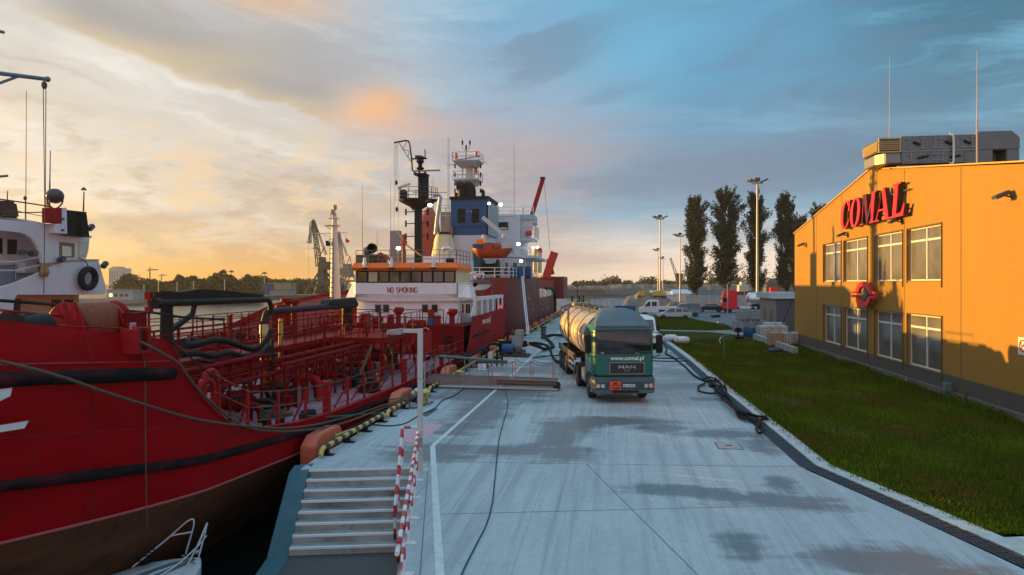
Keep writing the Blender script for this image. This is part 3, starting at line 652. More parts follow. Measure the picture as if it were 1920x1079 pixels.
# round red emblem
em = thing('emblem', 'round red raised emblem with a four pointed centre between the window rows', 'emblem', (X-.1,39.62,4.2)); b = MB()
cy, cz = 39.62, 4.2; ra, rb = 1.12, .66
def arcp(a0, a1, sgnn):
    n = 14; o = [(cy+ra*math.cos(R(a0+(a1-a0)*i/n)), cz+rb*1.08*math.sin(R(a0+(a1-a0)*i/n))) for i in range(n+1)]
    i_ = [(cy+ra*.62*math.cos(R(a1+(a0-a1)*i/n)), cz+rb*.66*math.sin(R(a1+(a0-a1)*i/n))) for i in range(n+1)]
    return o+i_
b.prism(arcp(14,166,1),'x',X-.4,X-.25); b.prism(arcp(194,346,1),'x',X-.4,X-.25); b.build('ring', SIGNR, em)
for s in (1,-1):
    b = MB(); b.prism([(cy+s*.9,cz+.04),(cy+s*1.75,cz+.04),(cy+s*1.75,cz+.17),(cy+s*.98,cz+.17)],'x',X-.401,X-.249); b.prism([(cy+s*.9,cz-.04),(cy+s*1.75,cz-.04),(cy+s*1.75,cz-.17),(cy+s*.98,cz-.17)],'x',X-.401,X-.249)
    b.build('bar', SIGNR, em)
b = MB(); star = []
for k in range(16):
    a = R(k*22.5); rr = 1 if k % 4 == 0 else .62 if k % 2 == 0 else .66
    star.append((cy+.62*rr*math.cos(a), cz+.42*rr*math.sin(a)))
b.prism(star,'x',X-.33,X-.2); b.build('centre', DGREY, em)
b = MB(); b.box(X-.199,X-.003,cy-.3,cy+.3,cz-.2,cz+.2); b.build('bracket', DGREY, em)
# wall lamps
for px, py, lab in ((1880,366,'dark floodlight on the wall at the upper right, right of the big red letters'),(1678,414,'floodlight on the wall just under the letter L'),(1579,440,'floodlight on the wall under the letter C'),(1503,459,'floodlight on the wall near the far corner, left of all windows')):
    p = at(px,py,x=X-.3); t = thing('wall_floodlight', lab, 'lamp', (X,p.y,p.z), 'floodlights on the hall wall')
    b = MB(); b.rbox((X-.34,p.y+.02,p.z),(.5,.34,.14),(0,R(-24),0)); b.build('head', DGREY, t, bevel=.02)
    b = MB(); b.rbox((X-.37,p.y+.02,p.z-.075),(.4,.28,.012),(0,R(-24),0)); b.build('lens', mat('lens_grey',(.4,.38,.33),.25), t)
    b = MB(); b.bar((X-.002,p.y,p.z-.08),(X-.25,p.y,p.z-.02),.05); b.build('arm', DGREY, t)
# little signs / boxes
ns = thing('no_smoking_sign', 'white square sign with a red barred circle on the hall wall at the right edge', 'sign', (X-.01,25.75,2.6))
y0, z0, z1 = 25.3, 2.35, 2.95; b = MB(); b.box(X-.02,X-.004,y0,y0+.6,z0,z1); b.build('plate', WHITE2, ns)
b = MB(); b.tube([(X-.026,y0+.3+.19*math.cos(a*PI/12),z0+.32+.19*math.sin(a*PI/12)) for a in range(24)],.022,6,closed=True); b.bar((X-.026,y0+.17,z0+.45),(X-.026,y0+.43,z0+.19),.03,.015); b.build('barred_circle', SIGNR, ns)
b = MB(); b.box(X-.024,X-.019,y0+.16,y0+.42,z0+.30,z0+.34); b.box(X-.024,X-.019,y0+.4,y0+.44,z0+.34,z0+.44); b.build('cigarette', BLACK, ns)
p = at(1777,724,x=X-.25); t = thing('cable_box', 'small green grey junction box on two legs at the foot of the hall wall', 'box', (X-.25,p.y,-.05)); b = MB(); b.box(X-.4,X-.15,p.y-.16,p.y+.16,.38,.72); b.build('case', mat('box_green',(.12,.2,.19),.5), t, bevel=.015)
for s in (-1,1): b = MB(); b.cyl((X-.27,p.y+s*.09,-.05),(X-.27,p.y+s*.09,.379),.022,n=6); b.build('leg', DGREY, t)
p = at(1812,760,x=X-.05); b = MB(); b.cyl((X-.08,p.y,-.05),(X-.08,p.y,.5),.04,n=8); tag(b.build('drain_pipe', DGREY),'short dark pipe standing at the plinth right of the junction box','pipe')
b = MB(); q = catmull([at(1640,717,x=X-.3),at(1655,708,x=X-.3),at(1671,704,x=X-.3),at(1672,718,x=X-.3)],5); b.tube(q,.02,6); tag(b.build('wall_hose', GPIPE),'thin green hose at the foot of the hall wall below the windows','hose')
b = MB(); b.box(X-.25,X+.05,41.4,42.3,-.1,.2); tag(b.build('vent_grate', BLACK, bevel=.03),'dark low ventilation box half sunk in the grass at the plinth','vent')
# rooftop ventilation: a long machine lying across the building, its long side towards the quay's near end
YH = 36.5
hx = lambda px, y=YH: at(px,250,y=y).x
hz = lambda py: at(1760,py,y=YH).z
xl, xi, xd, xe2 = hx(1647), hx(1690), hx(1833), hx(1913)
hv = thing('ventilation_unit', 'large grey ventilation machine with a slatted intake and a bent duct on the hall roof', 'ventilation unit', ((xl+xe2)/2,YH+1,ZP-.4))
zt, zm, zbb, zrt = hz(254), hz(283), hz(306), hz(249)
DUCT = mat('duct_grey',(.17,.19,.20),.4,.4,col2=(.11,.12,.13),scale=1.5,amt=.5)
b = MB(); b.box(xi,xd,YH,YH+2.2,zm,zt); b.build('upper_casing', DUCT, hv, bevel=.02)
b = MB(); b.box(xi,hx(1808),YH,YH+2.2,zbb,zm-.004); b.build('lower_casing', DUCT, hv, bevel=.02)
b = MB(); b.box(hx(1808)+.003,hx(1862),YH+.02,YH+2.2,ZP-.9,zm-.004); b.build('duct_lower', DUCT, hv, bevel=.02)
b = MB(); b.box(xl+.02,xi-.003,YH+.04,YH+2.1,zm+.02,zt-.12); b.build('intake_frame', mat('intake_dark',(.10,.08,.05),.6), hv)
SLT = mat('slat_lit_tan', (.55,.40,.20), .5)  # tan holds the warm side light, painted into the slats
b = MB(); xm_ = (xl+xi)/2
for k in range(5): b.rbox((xm_,YH+.02,zm+.14+k*(zt-zm-.38)/4),(xi-xl-.06,.1,.05),(R(25),0,0)); b.rbox((xl,YH+1.05,zm+.14+k*(zt-zm-.38)/4),(.1,2.0,.05),(0,R(-25),0))
for x_ in (xl+.03,xi-.05): b.box(x_-.03,x_+.03,YH-.03,YH+.03,zm+.02,zt-.12)
b.box(xl,xi-.02,YH-.035,YH+.03,zt-.118,zt-.06); b.box(xl,xi-.02,YH-.035,YH+.03,zm-.03,zm+.03); b.build('slats', SLT, hv)
b = MB(); b.prism([(xl+.0,YH+.5),(xl+.3,YH+.02),(xi-.01,YH+.02),(xi-.01,YH+2),(xl,YH+2)],'z',zbb+.05,zm-.06); b.build('lower_intake', mat('intake_grey',(.26,.25,.24),.4,.3), hv, bevel=.03)
b = MB(); xb_ = hx(1898)
b.prism([(xd+.004,zm+.0),(xe2,zm),(xe2,hz(262)),(xb_,zrt),(xd+.004,zrt)],'y',YH+.01,YH+2.2); b.build('duct', DUCT, hv, bevel=.03)
b = MB(); b.box(hx(1888),xe2-.01,YH+.03,YH+2.18,ZE,zm-.004); b.build('duct_bend', DUCT, hv, bevel=.03)
b = MB(); b.box(hx(1866),hx(1887),YH+.9,YH+2.0,ZP-1.8,zm-.01); b.build('duct_back', mat('duct_tan',(.35,.26,.16),.5), hv)
b = MB()
for f_ in (.1,.28,.44,.52,.66,.8,.93):
    x_ = xi+(xd-xi)*f_
    b.box(x_-.02,x_+.02,YH-.03,YH-.001,zm+.08,zt-.08)
    if f_ < .8: b.box(x_+.08,x_+.12,YH-.031,YH-.001,zbb+.08,zm-.08)
    for z in (zm+.15,zt-.15,zbb+.15,zm-.15):
        if f_ < .8 or z > zm: b.box(x_-.12,x_+.12,YH-.05,YH-.032,z-.025,z+.025)
b.box(xi,xd,YH-.032,YH-.002,zm-.02,zm+.03); b.build('panel_trim', mat('trim_grey',(.24,.26,.27),.4,.3), hv)
for f_ in (.2,.62,.86):
    x_ = xi+(xd-xi)*f_; b = MB(); b.rbox((x_,YH-.04,(zm+zt)/2),(.35,.04,.12),(0,R(25),0)); b.build('door_catch', BLACK, hv)
    if f_ < .8: b = MB(); b.rbox((x_+.3,YH-.04,(zm+zbb)/2),(.5,.04,.1),(0,R(-10),0)); b.build('door_catch', BLACK, hv)
b = MB(); x_ = hx(1785); b.tube(catmull([(x_-.15,YH-.1,zt+.05),(x_,YH-.12,zt-.1),(x_+.02,YH-.12,zm),(x_,YH-.12,zbb),(x_-.2,YH-.25,ZP-.3)],6),.05,8); b.build('white_pipe', WHITE2, hv)
b = MB()
for y_ in (YH-.02,YH+2.0): b.box(xl+.9,hx(1825),y_,y_+.14,zbb-.25,zbb-.1)
for f_ in (.0,.2,.4,.6,.8,1):
    x_ = xl+1+(hx(1820)-xl-1)*f_
    for y_ in (YH+.05,YH+2.05): b.bar((x_,y_,zbb-.2),(x_,y_,top(y_)-.1),.1); b.bar((x_,y_,zbb-.2),(x_-.5,y_,top(y_)+.0),.06)
b.build('support_frame', mat('frame_galv',(.36,.35,.32),.5,.4), hv)
for px, py, X1, lab in ((1668,104,15.5,'thin lightning rod left on the hall roof in front of the slatted intake'),(1832,96,15.5,'thin lightning rod right on the hall roof in front of the bent duct')):
    p = at(px,py,x=X1); b = MB(); z = top(p.y); b.cyl((X1,p.y,z-.1),(X1,p.y,z+(p.z-z)*.4),.035,n=6); b.cyl((X1,p.y,z+(p.z-z)*.4),(X1,p.y,p.z),.02,.008,n=5); tag(b.build('lightning_rod', mat('rod_pink',(.45,.32,.30),.5)), lab, 'lightning rod')
# ================================================================ QUAY FURNITURE
Rr = (.62,.02,.035); Wt = (.78,.77,.76)
RW = stripe_mat('red_white_bands', Wt, Rr, .62, 2, .45)
def banded(parent, pts, r, name, per=.3):
    """a bent tube in red and white bands; the bands follow its length"""
    pts = [Vector(p) for p in pts]; fine = []; acc = 0; cols = []
    for p, q in zip(pts, pts[1:]):
        n = max(1, math.ceil((q-p).length/per)); 
        for i in range(n): fine.append((p.lerp(q,i/n), p.lerp(q,(i+1)/n)))
    b = MB()
    for k, (p, q) in enumerate(fine):
        b.cur = k % 2; b.cyl(p, q, r, n=8, caps=(k in (0, len(fine)-1)))
    return b.build(name, [M['rail_white'], M['rail_red']], parent, smooth=40)
mat('rail_white', Wt, .4, col2=(.55,.54,.52), scale=6, amt=.4); mat('rail_red', Rr, .4, col2=(.4,.04,.04), scale=6, amt=.4)
h0 = SR+Vector((.02,.25,0)); dd = dirb
hr = thing('quay_railing', 'red and white banded guard railing along the quay edge beside the steps', 'railing', tuple(h0))
up = Vector((0,0,1)); A0 = h0+up*1.0
banded(hr, [h0+SL*.42+up*.02, h0+SL*.42+up*1.0, A0, A0+dd*3.0], .032, 'handrail') if False else None
banded(hr, [A0+SL*.0, A0+dd*8.5], .036, 'handrail')
banded(hr, [h0+dd*.1+up*.5, h0+dd*8.5+up*.5], .028, 'lower_rail')
for k in range(7):
    q = h0+dd*(.05+1.35*k); banded(hr, [q, q+up*.99], .03, 'post')
    b = MB(); b.box(q.x-.04,q.x+.16,q.y-.06,q.y+.06,.003,.02); b.cyl((q.x+.1,q.y,.02),(q.x+.1,q.y,.05),.016,n=6); b.build('foot_plate', WHITE2, hr)
sr = thing('step_handrail', 'red and white banded handrail sloping down beside the concrete steps', 'railing', tuple(h0+SL*.42))
s0 = h0+SL*.42
banded(sr, [h0+up*1.0, s0+up*1.0, s0+SDN*.25+up*1.0, s0+SDN*2.2+up*(-.36), s0+SDN*2.2+up*(-1.38)], .036, 'handrail')
banded(sr, [s0+SDN*.05, s0+up*1.0+SDN*.05], .03, 'post')
banded(sr, [s0+SDN*1.3+up*(-.8), s0+SDN*1.3+up*.34], .03, 'post')
banded(sr, [s0+SDN*.1+up*.5, s0+SDN*.3+up*.5, s0+SDN*2.2+up*(-.80)], .026, 'lower_rail')
# lamp post
lp = at(788,882,z=0); lt = thing('lamp_post', 'square white lamp post with a flat grey head at the top of the steps', 'lamp post', (lp.x,lp.y,0))
PW = mat('post_white', (.62,.62,.60), .4, .2, col2=(.5,.5,.48), scale=1.2, amt=.5)
b = MB(); b.box(lp.x-.06,lp.x+.06,lp.y-.06,lp.y+.06,.02,3.64); b.build('pole', PW, lt, bevel=.008)
b = MB(); b.box(lp.x-.46,lp.x-.061,lp.y-.05,lp.y+.05,3.53,3.63); b.build('arm', PW, lt, bevel=.006)
b = MB(); b.prism([(lp.x-.88,3.50),(lp.x-.46,3.50),(lp.x-.46,3.64),(lp.x-.86,3.60)],'y',lp.y-.14,lp.y+.14); hd = b.build('lamp_head', GALV, lt, bevel=.015)
b = MB(); b.box(lp.x-.84,lp.x-.52,lp.y-.11,lp.y+.11,3.485,3.499); b.build('lens', mat('lens_pale',(.5,.5,.46),.2), hd)
b = MB(); b.box(lp.x-.16,lp.x+.24,lp.y-.16,lp.y+.16,.003,.02)
for sx in (-.12,.2):
    for sy in (-.12,.12): b.cyl((lp.x+sx,lp.y+sy,.02),(lp.x+sx,lp.y+sy,.06),.02,n=6)
b.build('base_plate', PW, lt)
b = MB(); b.box(lp.x-.08,lp.x+.08,lp.y-.066,lp.y-.0605,2.35,2.37); b.box(lp.x-.08,lp.x+.08,lp.y-.066,lp.y-.0605,.6,.85); b.build('cover', GREY, lt)
# white round post behind the lamp post
wp = at(789,742,z=0); wt_ = thing('ladder_post', 'short white post with grey clamps standing behind the lamp post', 'post', (wp.x,wp.y,0))
b = MB(); b.cyl((wp.x,wp.y,0),(wp.x,wp.y,1.55),.1,n=14); b.lathe([(.1,1.55),(.07,1.62),(0,1.64)],(wp.x,wp.y,0),n=14); b.build('pole', PW, wt_, smooth=40)
for z in (.62,1.25): b = MB(); b.box(wp.x-.12,wp.x+.2,wp.y-.12,wp.y+.12,z,z+.05); b.build('clamp', GALV, wt_)
b = MB(); b.cyl((wp.x+.17,wp.y,.35),(wp.x+.17,wp.y,1.45),.035,n=8); b.build('side_pipe', GALV, wt_)
t = thing('plastic_sack', 'crumpled white plastic sack lying at the foot of the white post behind the lamp post', 'sack', (wp.x+.35,wp.y-1.0,0))
b = MB(); rs = random.Random(5)
for k in range(7): b.ell((wp.x+.2+rs.uniform(-.18,.25),wp.y-1+rs.uniform(-.5,.5),.12+.05*k),(.16,.2,.11),8,5)
b.build('bag', mat('sack_white',(.66,.62,.62),.6,bump=.8,scale=8), t)
# yellow black bull rail
ORD = 'first second third fourth fifth sixth seventh eighth ninth tenth eleventh twelfth thirteenth fourteenth fifteenth sixteenth seventeenth eighteenth nineteenth'.split()
YB = stripe_mat('yellow_black_bands', (.62,.45,.12), (.03,.03,.03), .56, 1, .5)
proto = None
for i in range(19):
    y = 17.75+5.6*i
    if proto is None:
        proto = thing('edge_rail', 'x', 'rail', (-7.93,y,0)); b = MB(); b.tube([(-7.93,y+.05,.06),(-7.93,y+.12,.2),(-7.93,y+.22,.235),(-7.93,y+5.2,.235),(-7.93,y+5.3,.2),(-7.93,y+5.36,.06)],.07,10); b.build('bar', YB, proto, smooth=50)
        for k in (.35,1.9,3.4,4.95): b = MB(); b.prism([(-8.03,0),(-7.83,0),(-7.87,.17),(-7.99,.17)],'y',y+k,y+k+.12); b.box(-8.02,-7.7,y+k-.06,y+k+.18,.003,.02); b.build('support', BLACK, proto)
        r = proto
    else: r = copy_tree(proto); r.location.y = y
    r['label'] = 'yellow and black banded edge rail on the quay, nearest the steps' if i == 0 else ORD[i]+' yellow and black banded edge rail from the steps along the quay edge'
    r['group'] = 'yellow and black edge rails along the quay'
# low yellow hand hold near the steps
p = at(664,822,z=0); t = thing('hand_hold', 'low yellow bracket bar at the quay edge near the first orange fender', 'rail', (p.x,p.y,0)); b = MB()
b.tube([(p.x-.28,p.y-.75,0),(p.x-.28,p.y-.75,.24),(p.x-.05,p.y+.45,.24),(p.x-.05,p.y+.45,0)],.035,6); b.build('bar', YEL, t)
# fenders with chains
CH = mat('chain_steel', (.20,.20,.22), .5, .5)
def chain(b, p, q, n, r=.05):
    p = Vector(p); q = Vector(q)
    for i in range(n):
        c = p.lerp(q,(i+.5)/n)-Vector((0,0,.12*math.sin(PI*(i+.5)/n))); d = (q-p).normalized(); s = Vector((0,0,1)) if i % 2 else Vector((-d.y,d.x,0)); l = (q-p).length/n*.75
        b.tube([c+d*math.cos(a)*l+s*math.sin(a)*r for a in [2*PI*k/10 for k in range(10)]],.013,4,closed=True)
fy = [19.3,27.0,35.2,42.6,49.5,56.5,63,70,77,84,91,98,105,112]
f0 = None
for i, y in enumerate(fy):
    if i == 0:
        f0 = thing('quay_fender', '', 'fender', (-8.3,y,0)); b = MB(); b.prism([(y-1.0,-1.5),(y+1.0,-1.5),(y+1.0,.18),(y+.8,.42),(y-.6,.42),(y-1.0,.16)],'x',-8.78,-8.32); b.build('pad', CORAL, f0, bevel=.03)
        b = MB(); b.cyl((-8.319,y-.3,-.8),(-8.06,y-.3,-.8),.3,n=14); b.cyl((-8.319,y+.4,-.8),(-8.06,y+.4,-.8),.25,n=14); b.build('rubber_core', BLACKR, f0)
        for dy in (-.6,.5):
            b = MB(); b.cyl((-8.319,y+dy,.0),(-8.27,y+dy,.0),.09,n=8); b.build('chain_lug', DGREY, f0); b = MB(); chain(b,(-8.29,y+dy,.02),(-7.9,y+dy*1.7,.02),7); b.build('chain', CH, f0)
        f = f0
    else: f = copy_tree(f0); f.location.y = y
    f['label'] = ['orange red fender block with chains on the quay wall, nearest the steps','orange red fender block with chains beside the lamp post, second from the steps','orange red fender block behind the near end of the gangway'][i] if i < 3 else ORD[i]+' orange red fender block on the quay wall counted from the steps'
    f['group'] = 'orange fenders along the quay wall'
# bollards
b0 = None
for i, y in enumerate((26.6,33.0,43.2,56,69,83,98)):
    if b0 is None:
        b0 = thing('mooring_bollard', '', 'bollard', (-7.45,y,0)); b = MB(); b.lathe([(.24,0),(.24,.03),(.15,.05),(.15,.36),(.22,.42),(.22,.47),(.1,.5),(0,.5)],(-7.45,y,0),n=18); b.build('post', YEL, b0, smooth=40)
        b = MB(); b.box(-7.75,-7.15,y-.3,y+.3,.003,.03); b.build('base_plate', DGREY, b0, bevel=.01); r = b0
    else: r = copy_tree(b0); r.location.y = y
    r['label'] = 'yellow mooring bollard beside the lamp post, wrapped in green rope' if i == 0 else 'yellow mooring bollard on the quay edge under the gangway' if i == 1 else ORD[i]+' yellow mooring bollard from the steps, beyond the gangway'
    r['group'] = 'mooring bollards on the quay edge'
# grey cover plate on the deck & manhole
p = at(1042,700,z=0)
b = MB(); q = [at(x,y,z=0) for x,y in ((788,778),(812,766),(822,768),(800,782))]; b.add([(v.x,v.y,.012) for v in q]+[(v.x,v.y,0) for v in q],[(0,1,2,3),(0,1,5,4),(1,2,6,5),(2,3,7,6),(3,0,4,7)]); tag(b.build('steel_plate',DGREY),'dark steel plate lying on the quay beside the lamp post','plate')
mh = [at(x,y,z=0) for x,y in ((1343,829),(1380,830),(1390,844),(1352,844))]; cx = sum(v.x for v in mh)/4; cyy = sum(v.y for v in mh)/4
t = thing('manhole_cover', 'square pinkish grey manhole cover set in the quay near the drain', 'manhole cover', (cx,cyy,0)); b = MB(); b.box(cx-.36,cx+.36,cyy-.42,cyy+.42,.002,.010); b.build('frame', mat('manhole_rim',(.12,.08,.06),.7), t)
b = MB(); b.box(cx-.33,cx+.33,cyy-.39,cyy+.39,.006,.014); b.build('lid', mat('manhole_lid',(.48,.38,.34),.7,col2=(.36,.3,.28),scale=6,amt=.6), t); b = MB(); b.box(cx-.1,cx+.1,cyy-.06,cyy+.06,.013,.017); b.build('handle', DGREY, t)
# cables and hoses on the slab
def hose(name, lab, pts, r, m, z=None, k=8, cat='hose', px=True):
    pp = [Vector((*at(a,c,z=0)[:2], (z if z is not None else r)+.004)) if px else Vector((a,c,(z if z is not None else r))) for a,c in pts]
    b = MB(); b.tube(catmull(pp,k), r, 8); o = b.build(name, m, smooth=60); return tag(o, lab, cat)
CBL = mat('cable_dark', (.012,.03,.03), .55); HOSE = mat('hose_black', (.012,.012,.013), .65, spec=.2, bump=.15, scale=40)
hose('cable', 'thin dark cable running down the middle of the quay past the gangway', [(948,735),(952,760),(942,800),(935,830),(928,900),(923,945),(912,985),(892,1025),(866,1078),(850,1130)], .014, CBL, cat='cable')
hose('cable', 'black cable curving from the lamp post up under the left end of the gangway', [(872,728),(850,744),(830,752),(812,770),(790,778),(760,795),(730,800),(700,798),(680,800)], .02, CBL, cat='cable')
hose('hose', 'black hose stretched across the quay just beyond the truck', [(1000,672),(1040,668),(1100,668),(1180,672),(1232,673),(1282,674)], .035, HOSE)
hose('hose', 'second thinner black hose across the quay right of the truck', [(1140,678),(1220,678),(1260,679),(1290,678)], .03, HOSE)
hose('hose', 'long black hose lying loosely along the drain, right of the truck cab', [(1224,625),(1240,640),(1250,655),(1248,664),(1262,672),(1285,690),(1300,705),(1320,716)], .05, HOSE, k=6)
# tangle of hoses by the drain
rs = random.Random(11); t = thing('hose_pile', 'tangled pile of thick black hoses lying on the drain beside the grass', 'hoses', tuple(at(1370,765,z=0)))
paths = [[(1322,722),(1310,728),(1312,738),(1335,741),(1360,738),(1358,730),(1338,726),(1330,728)],
         [(1318,716),(1332,712),(1350,722),(1362,735),(1352,748),(1366,760),(1378,772),(1385,785),(1402,793),(1432,794),(1438,790),(1410,785),(1390,776)],
         [(1330,720),(1345,732),(1360,745),(1372,762),(1382,778),(1398,790),(1425,800),(1430,815),(1424,822),(1418,812),(1424,796),(1400,788),(1376,765)],
         [(1341,716),(1352,726),(1345,738),(1356,750),(1370,756),(1382,775),(1412,787),(1436,791)],
         [(1320,724),(1340,722),(1355,736),(1340,744),(1350,752),(1370,770),(1390,785)],
         [(1348,718),(1360,730),(1350,742),(1362,752),(1374,768),(1380,782),(1400,790)]]
for j, pt in enumerate(paths):
    pp = [Vector((*at(a,c,z=0)[:2],.05+.035*j+rs.uniform(-.01,.05))) for a,c in pt]
    b = MB(); b.tube(catmull(pp,7),.042,8); b.build('hose', HOSE, t, smooth=60)
# white washed-up fenders on the grass and odds and ends
for (px,py,rot,lab) in ((1258,637,.5,'white plastic float lying on the grass, nearer the truck'),(1279,641,-.3,'white plastic float with an open end lying on the grass, farther from the truck')):
    p = at(px,py+4,z=.0); t = thing('white_float', lab, 'float', (p.x,p.y,0)); b = MB(); n = 14; L_ = .62; rr = .3
    ax = Vector((math.cos(rot),math.sin(rot)*.6,0)); pts = [Vector((p.x,p.y,rr))+ax*(L_*s) for s in (-1,-.94,-.8,-.4,.4,.8,.9)]
    b.tube(pts, [.08,.2,.27,rr,rr,.26,.2], n); b.build('body', WHITE2, t, smooth=50)
    b = MB(); e_ = pts[-1]; b.tube([e_,e_+ax*.06],[.14,.14],10); b.build('end_cap', GREY, t); b = MB(); 
    for s in (-.45,.45): b.tube([Vector((p.x,p.y,rr))+ax*s*.8+(Vector((0,0,1))*math.cos(a)+ax.cross(Vector((0,0,1)))*math.sin(a))*(rr+.005) for a in [k*PI/8 for k in range(16)]],.015,4,closed=True)
    b.build('band', GREY, t)
p = at(1357,672,z=0); t = thing('marker_post', 'thin green grey T shaped pipe standing in the grass', 'post', (p.x,p.y,0)); b = MB()
b.cyl((p.x,p.y,0),(p.x,p.y,1.55),.03,n=8); b.build('pole', GPIPE, t); b = MB(); b.bar((p.x-.15,p.y,1.4),(p.x+.4,p.y,1.58),.05); b.build('cross_arm', GPIPE, t); b = MB(); b.tube(catmull([(p.x-.1,p.y,1.4),(p.x-.25,p.y,1.2),(p.x-.2,p.y,.95)],4),.025,5); b.build('tape', WHITE2, t)
p = at(1453,661,z=0); t = thing('mower_cover', 'dark blue bundle lying on the grass near the corner of the hall', 'bundle', (p.x,p.y,0)); b = MB(); b.ell((p.x,p.y,.14),(.5,.35,.2),12,8); b.ell((p.x+.3,p.y+.1,.16),(.28,.25,.17),10,6); b.build('tarpaulin', mat('tarp_blue',(.03,.06,.08),.6,bump=.6,scale=5), t, smooth=80)
b = MB(); b.tube([(p.x-.9,p.y,.05),(p.x+.9,p.y+.2,.08)],.03,6); b.build('pole', DGREY, t)

# ================================================================ GANGWAY
gy = 30.9; gx0, gx1 = at(792,725,y=gy).x, at(1048,725,y=gy).x
gw = thing('gangway', 'long rusty grey boarding gangway with netting lying across the quay in front of the truck', 'gangway', ((gx0+gx1)/2,gy,0))
GW = mat('gangway_grey', (.25,.23,.22), .7, col2=(.20,.09,.06), scale=1.5, amt=.8)
ROSE = mat('gangway_pink', (.48,.24,.18), .6, col2=(.35,.2,.17), scale=5, amt=.6)
b = MB(); b.box(gx0+.35,gx1-.1,gy-.35,gy+.55,.30,.36); b.build('walkway', GW, gw)
b = MB(); b.prism([(gx0,.22),(gx0+.4,.52),(gx1-.1,.44),(gx1-.1,.18),(gx0+.3,.18)],'y',gy-.42,gy-.35); b.prism([(gx0,.22),(gx0+.4,.52),(gx1-.1,.44),(gx1-.1,.18),(gx0+.3,.18)],'y',gy+.55,gy+.62); b.build('side_beam', GW, gw, bevel=.01)
b = MB(); b.cyl((gx0+.9,gy-.47,.10),(gx1,gy-.47,.06),.065,n=10); b.build('bottom_tube', mat('tube_pale',(.42,.38,.35),.5,.2), gw, smooth=40)
b = MB(); b.cyl((gx0+3.6,gy-.43,.30),(gx1-.05,gy-.43,.27),.05,n=8); b.cyl((gx0+3.6,gy-.43,.43),(gx1-.05,gy-.43,.40),.03,n=8); b.build('red_tube', RUST, gw)
b = MB(); b.cyl((gx1-.1,gy-.5,.12),(gx1-.1,gy+.7,.12),.13,n=14); b.build('roller', BLACKR, gw)
posts = [gx0+.45,gx0+1.2,gx0+2.1,gx0+3.2,gx0+4.3,gx1-1.25,gx1-.25]
for s, yy in ((0,gy-.38),(1,gy+.58)):
    for k, x in enumerate(posts):
        b = MB(); b.cyl((x,yy,.2),(x+(.1 if k == 0 else 0),yy,1.42-.04*k),.022,n=6); b.build('post', ROSE if k > 3 else GW, gw)
b = MB(); b.tube([(gx0+.3,gy-.38,.3),(gx0+.75,gy-.38,1.45),(gx0+.85,gy-.38,1.47),(gx0+1,gy-.38,1.45)],.03,6)
b.tube([(gx0+.95,gy-.38,1.47),(gx0+3.4,gy-.38,1.32)],.06,8); b.build('green_handrail', GPIPE, gw)
b = MB()
for a, c in zip(posts[3:], posts[4:]): b.tube(sag((a,gy-.38,1.28),(c,gy-.38,1.2),.12),.012,4); b.tube(sag((a,gy+.58,1.28),(c,gy+.58,1.2),.15),.012,4)
b.build('guard_rope', ROPEG, gw)
b = MB(); x = gx0+2.0
while x < gx1-.3:
    for d in (1,-1):
        pts = []
        for k in range(9): 
            xx = x+d*k*.075; zz = .42+k*.095
            if posts[2] < xx < gx1-.2: pts.append((xx+random.uniform(-.01,.01),gy-.385+.02*d,zz-.03*math.sin((xx-posts[3])*2.8)**2))
        if len(pts) > 1: b.tube(pts,.005,3)
    x += .11
b.build('netting', mat('net_grey',(.36,.33,.33),.8), gw)
for px,py,w,h,lab in ((904,688,.36,.28,'x'),):
    p = at(px,py,y=gy-.45); b = MB(); b.box(p.x-w/2,p.x+w/2,gy-.46,gy-.445,p.z-h/2,p.z+h/2); sg = b.build('notice', mat('paper_white',(.80,.80,.80),.6), gw)
    b = MB()
    for k in range(4): b.box(p.x-w*.38,p.x+w*(.1+.07*k),gy-.4615,gy-.4605,p.z+h*.3-k*.06,p.z+h*.3-k*.06+.02)
    b.build('print', BLUE, sg)
# valve manifold by the gangway
p = at(922,690,z=0); vm = thing('valve_manifold', 'dark hose manifold with a white sack and pipes standing behind the gangway', 'manifold', (p.x,p.y,0)); b = MB()
for k in range(5): b.cyl((p.x-.6+.3*k,p.y,.1),(p.x-.6+.3*k,p.y,.8+.1*(k%2)),.05,n=8); b.cyl((p.x-.6+.3*k,p.y-.02,.8+.1*(k%2)),(p.x-.6+.3*k,p.y+.02,.86+.1*(k%2)),.12,n=10)
b.build('valves', BLACK, vm); b = MB(); b.cyl((p.x-.9,p.y,.35),(p.x+.9,p.y,.35),.1,n=12); b.cyl((p.x-.4,p.y+.3,.6),(p.x+.6,p.y+.2,.55),.09,n=12); b.build('header_pipe', DGREY, vm, smooth=40)
b = MB(); b.box(p.x-.15,p.x+.12,p.y-.35,p.y-.1,.45,.95); b.build('sack', mat('sack_pink',(.6,.5,.52),.7,bump=.5,scale=6), vm, bevel=.05)
b = MB(); b.box(p.x-.5,p.x-.2,p.y-.5,p.y-.2,.02,.3); b.box(p.x-1.1,p.x-.2,p.y-.3,p.y+.4,.0,.12); b.build('skid', RUST, vm)
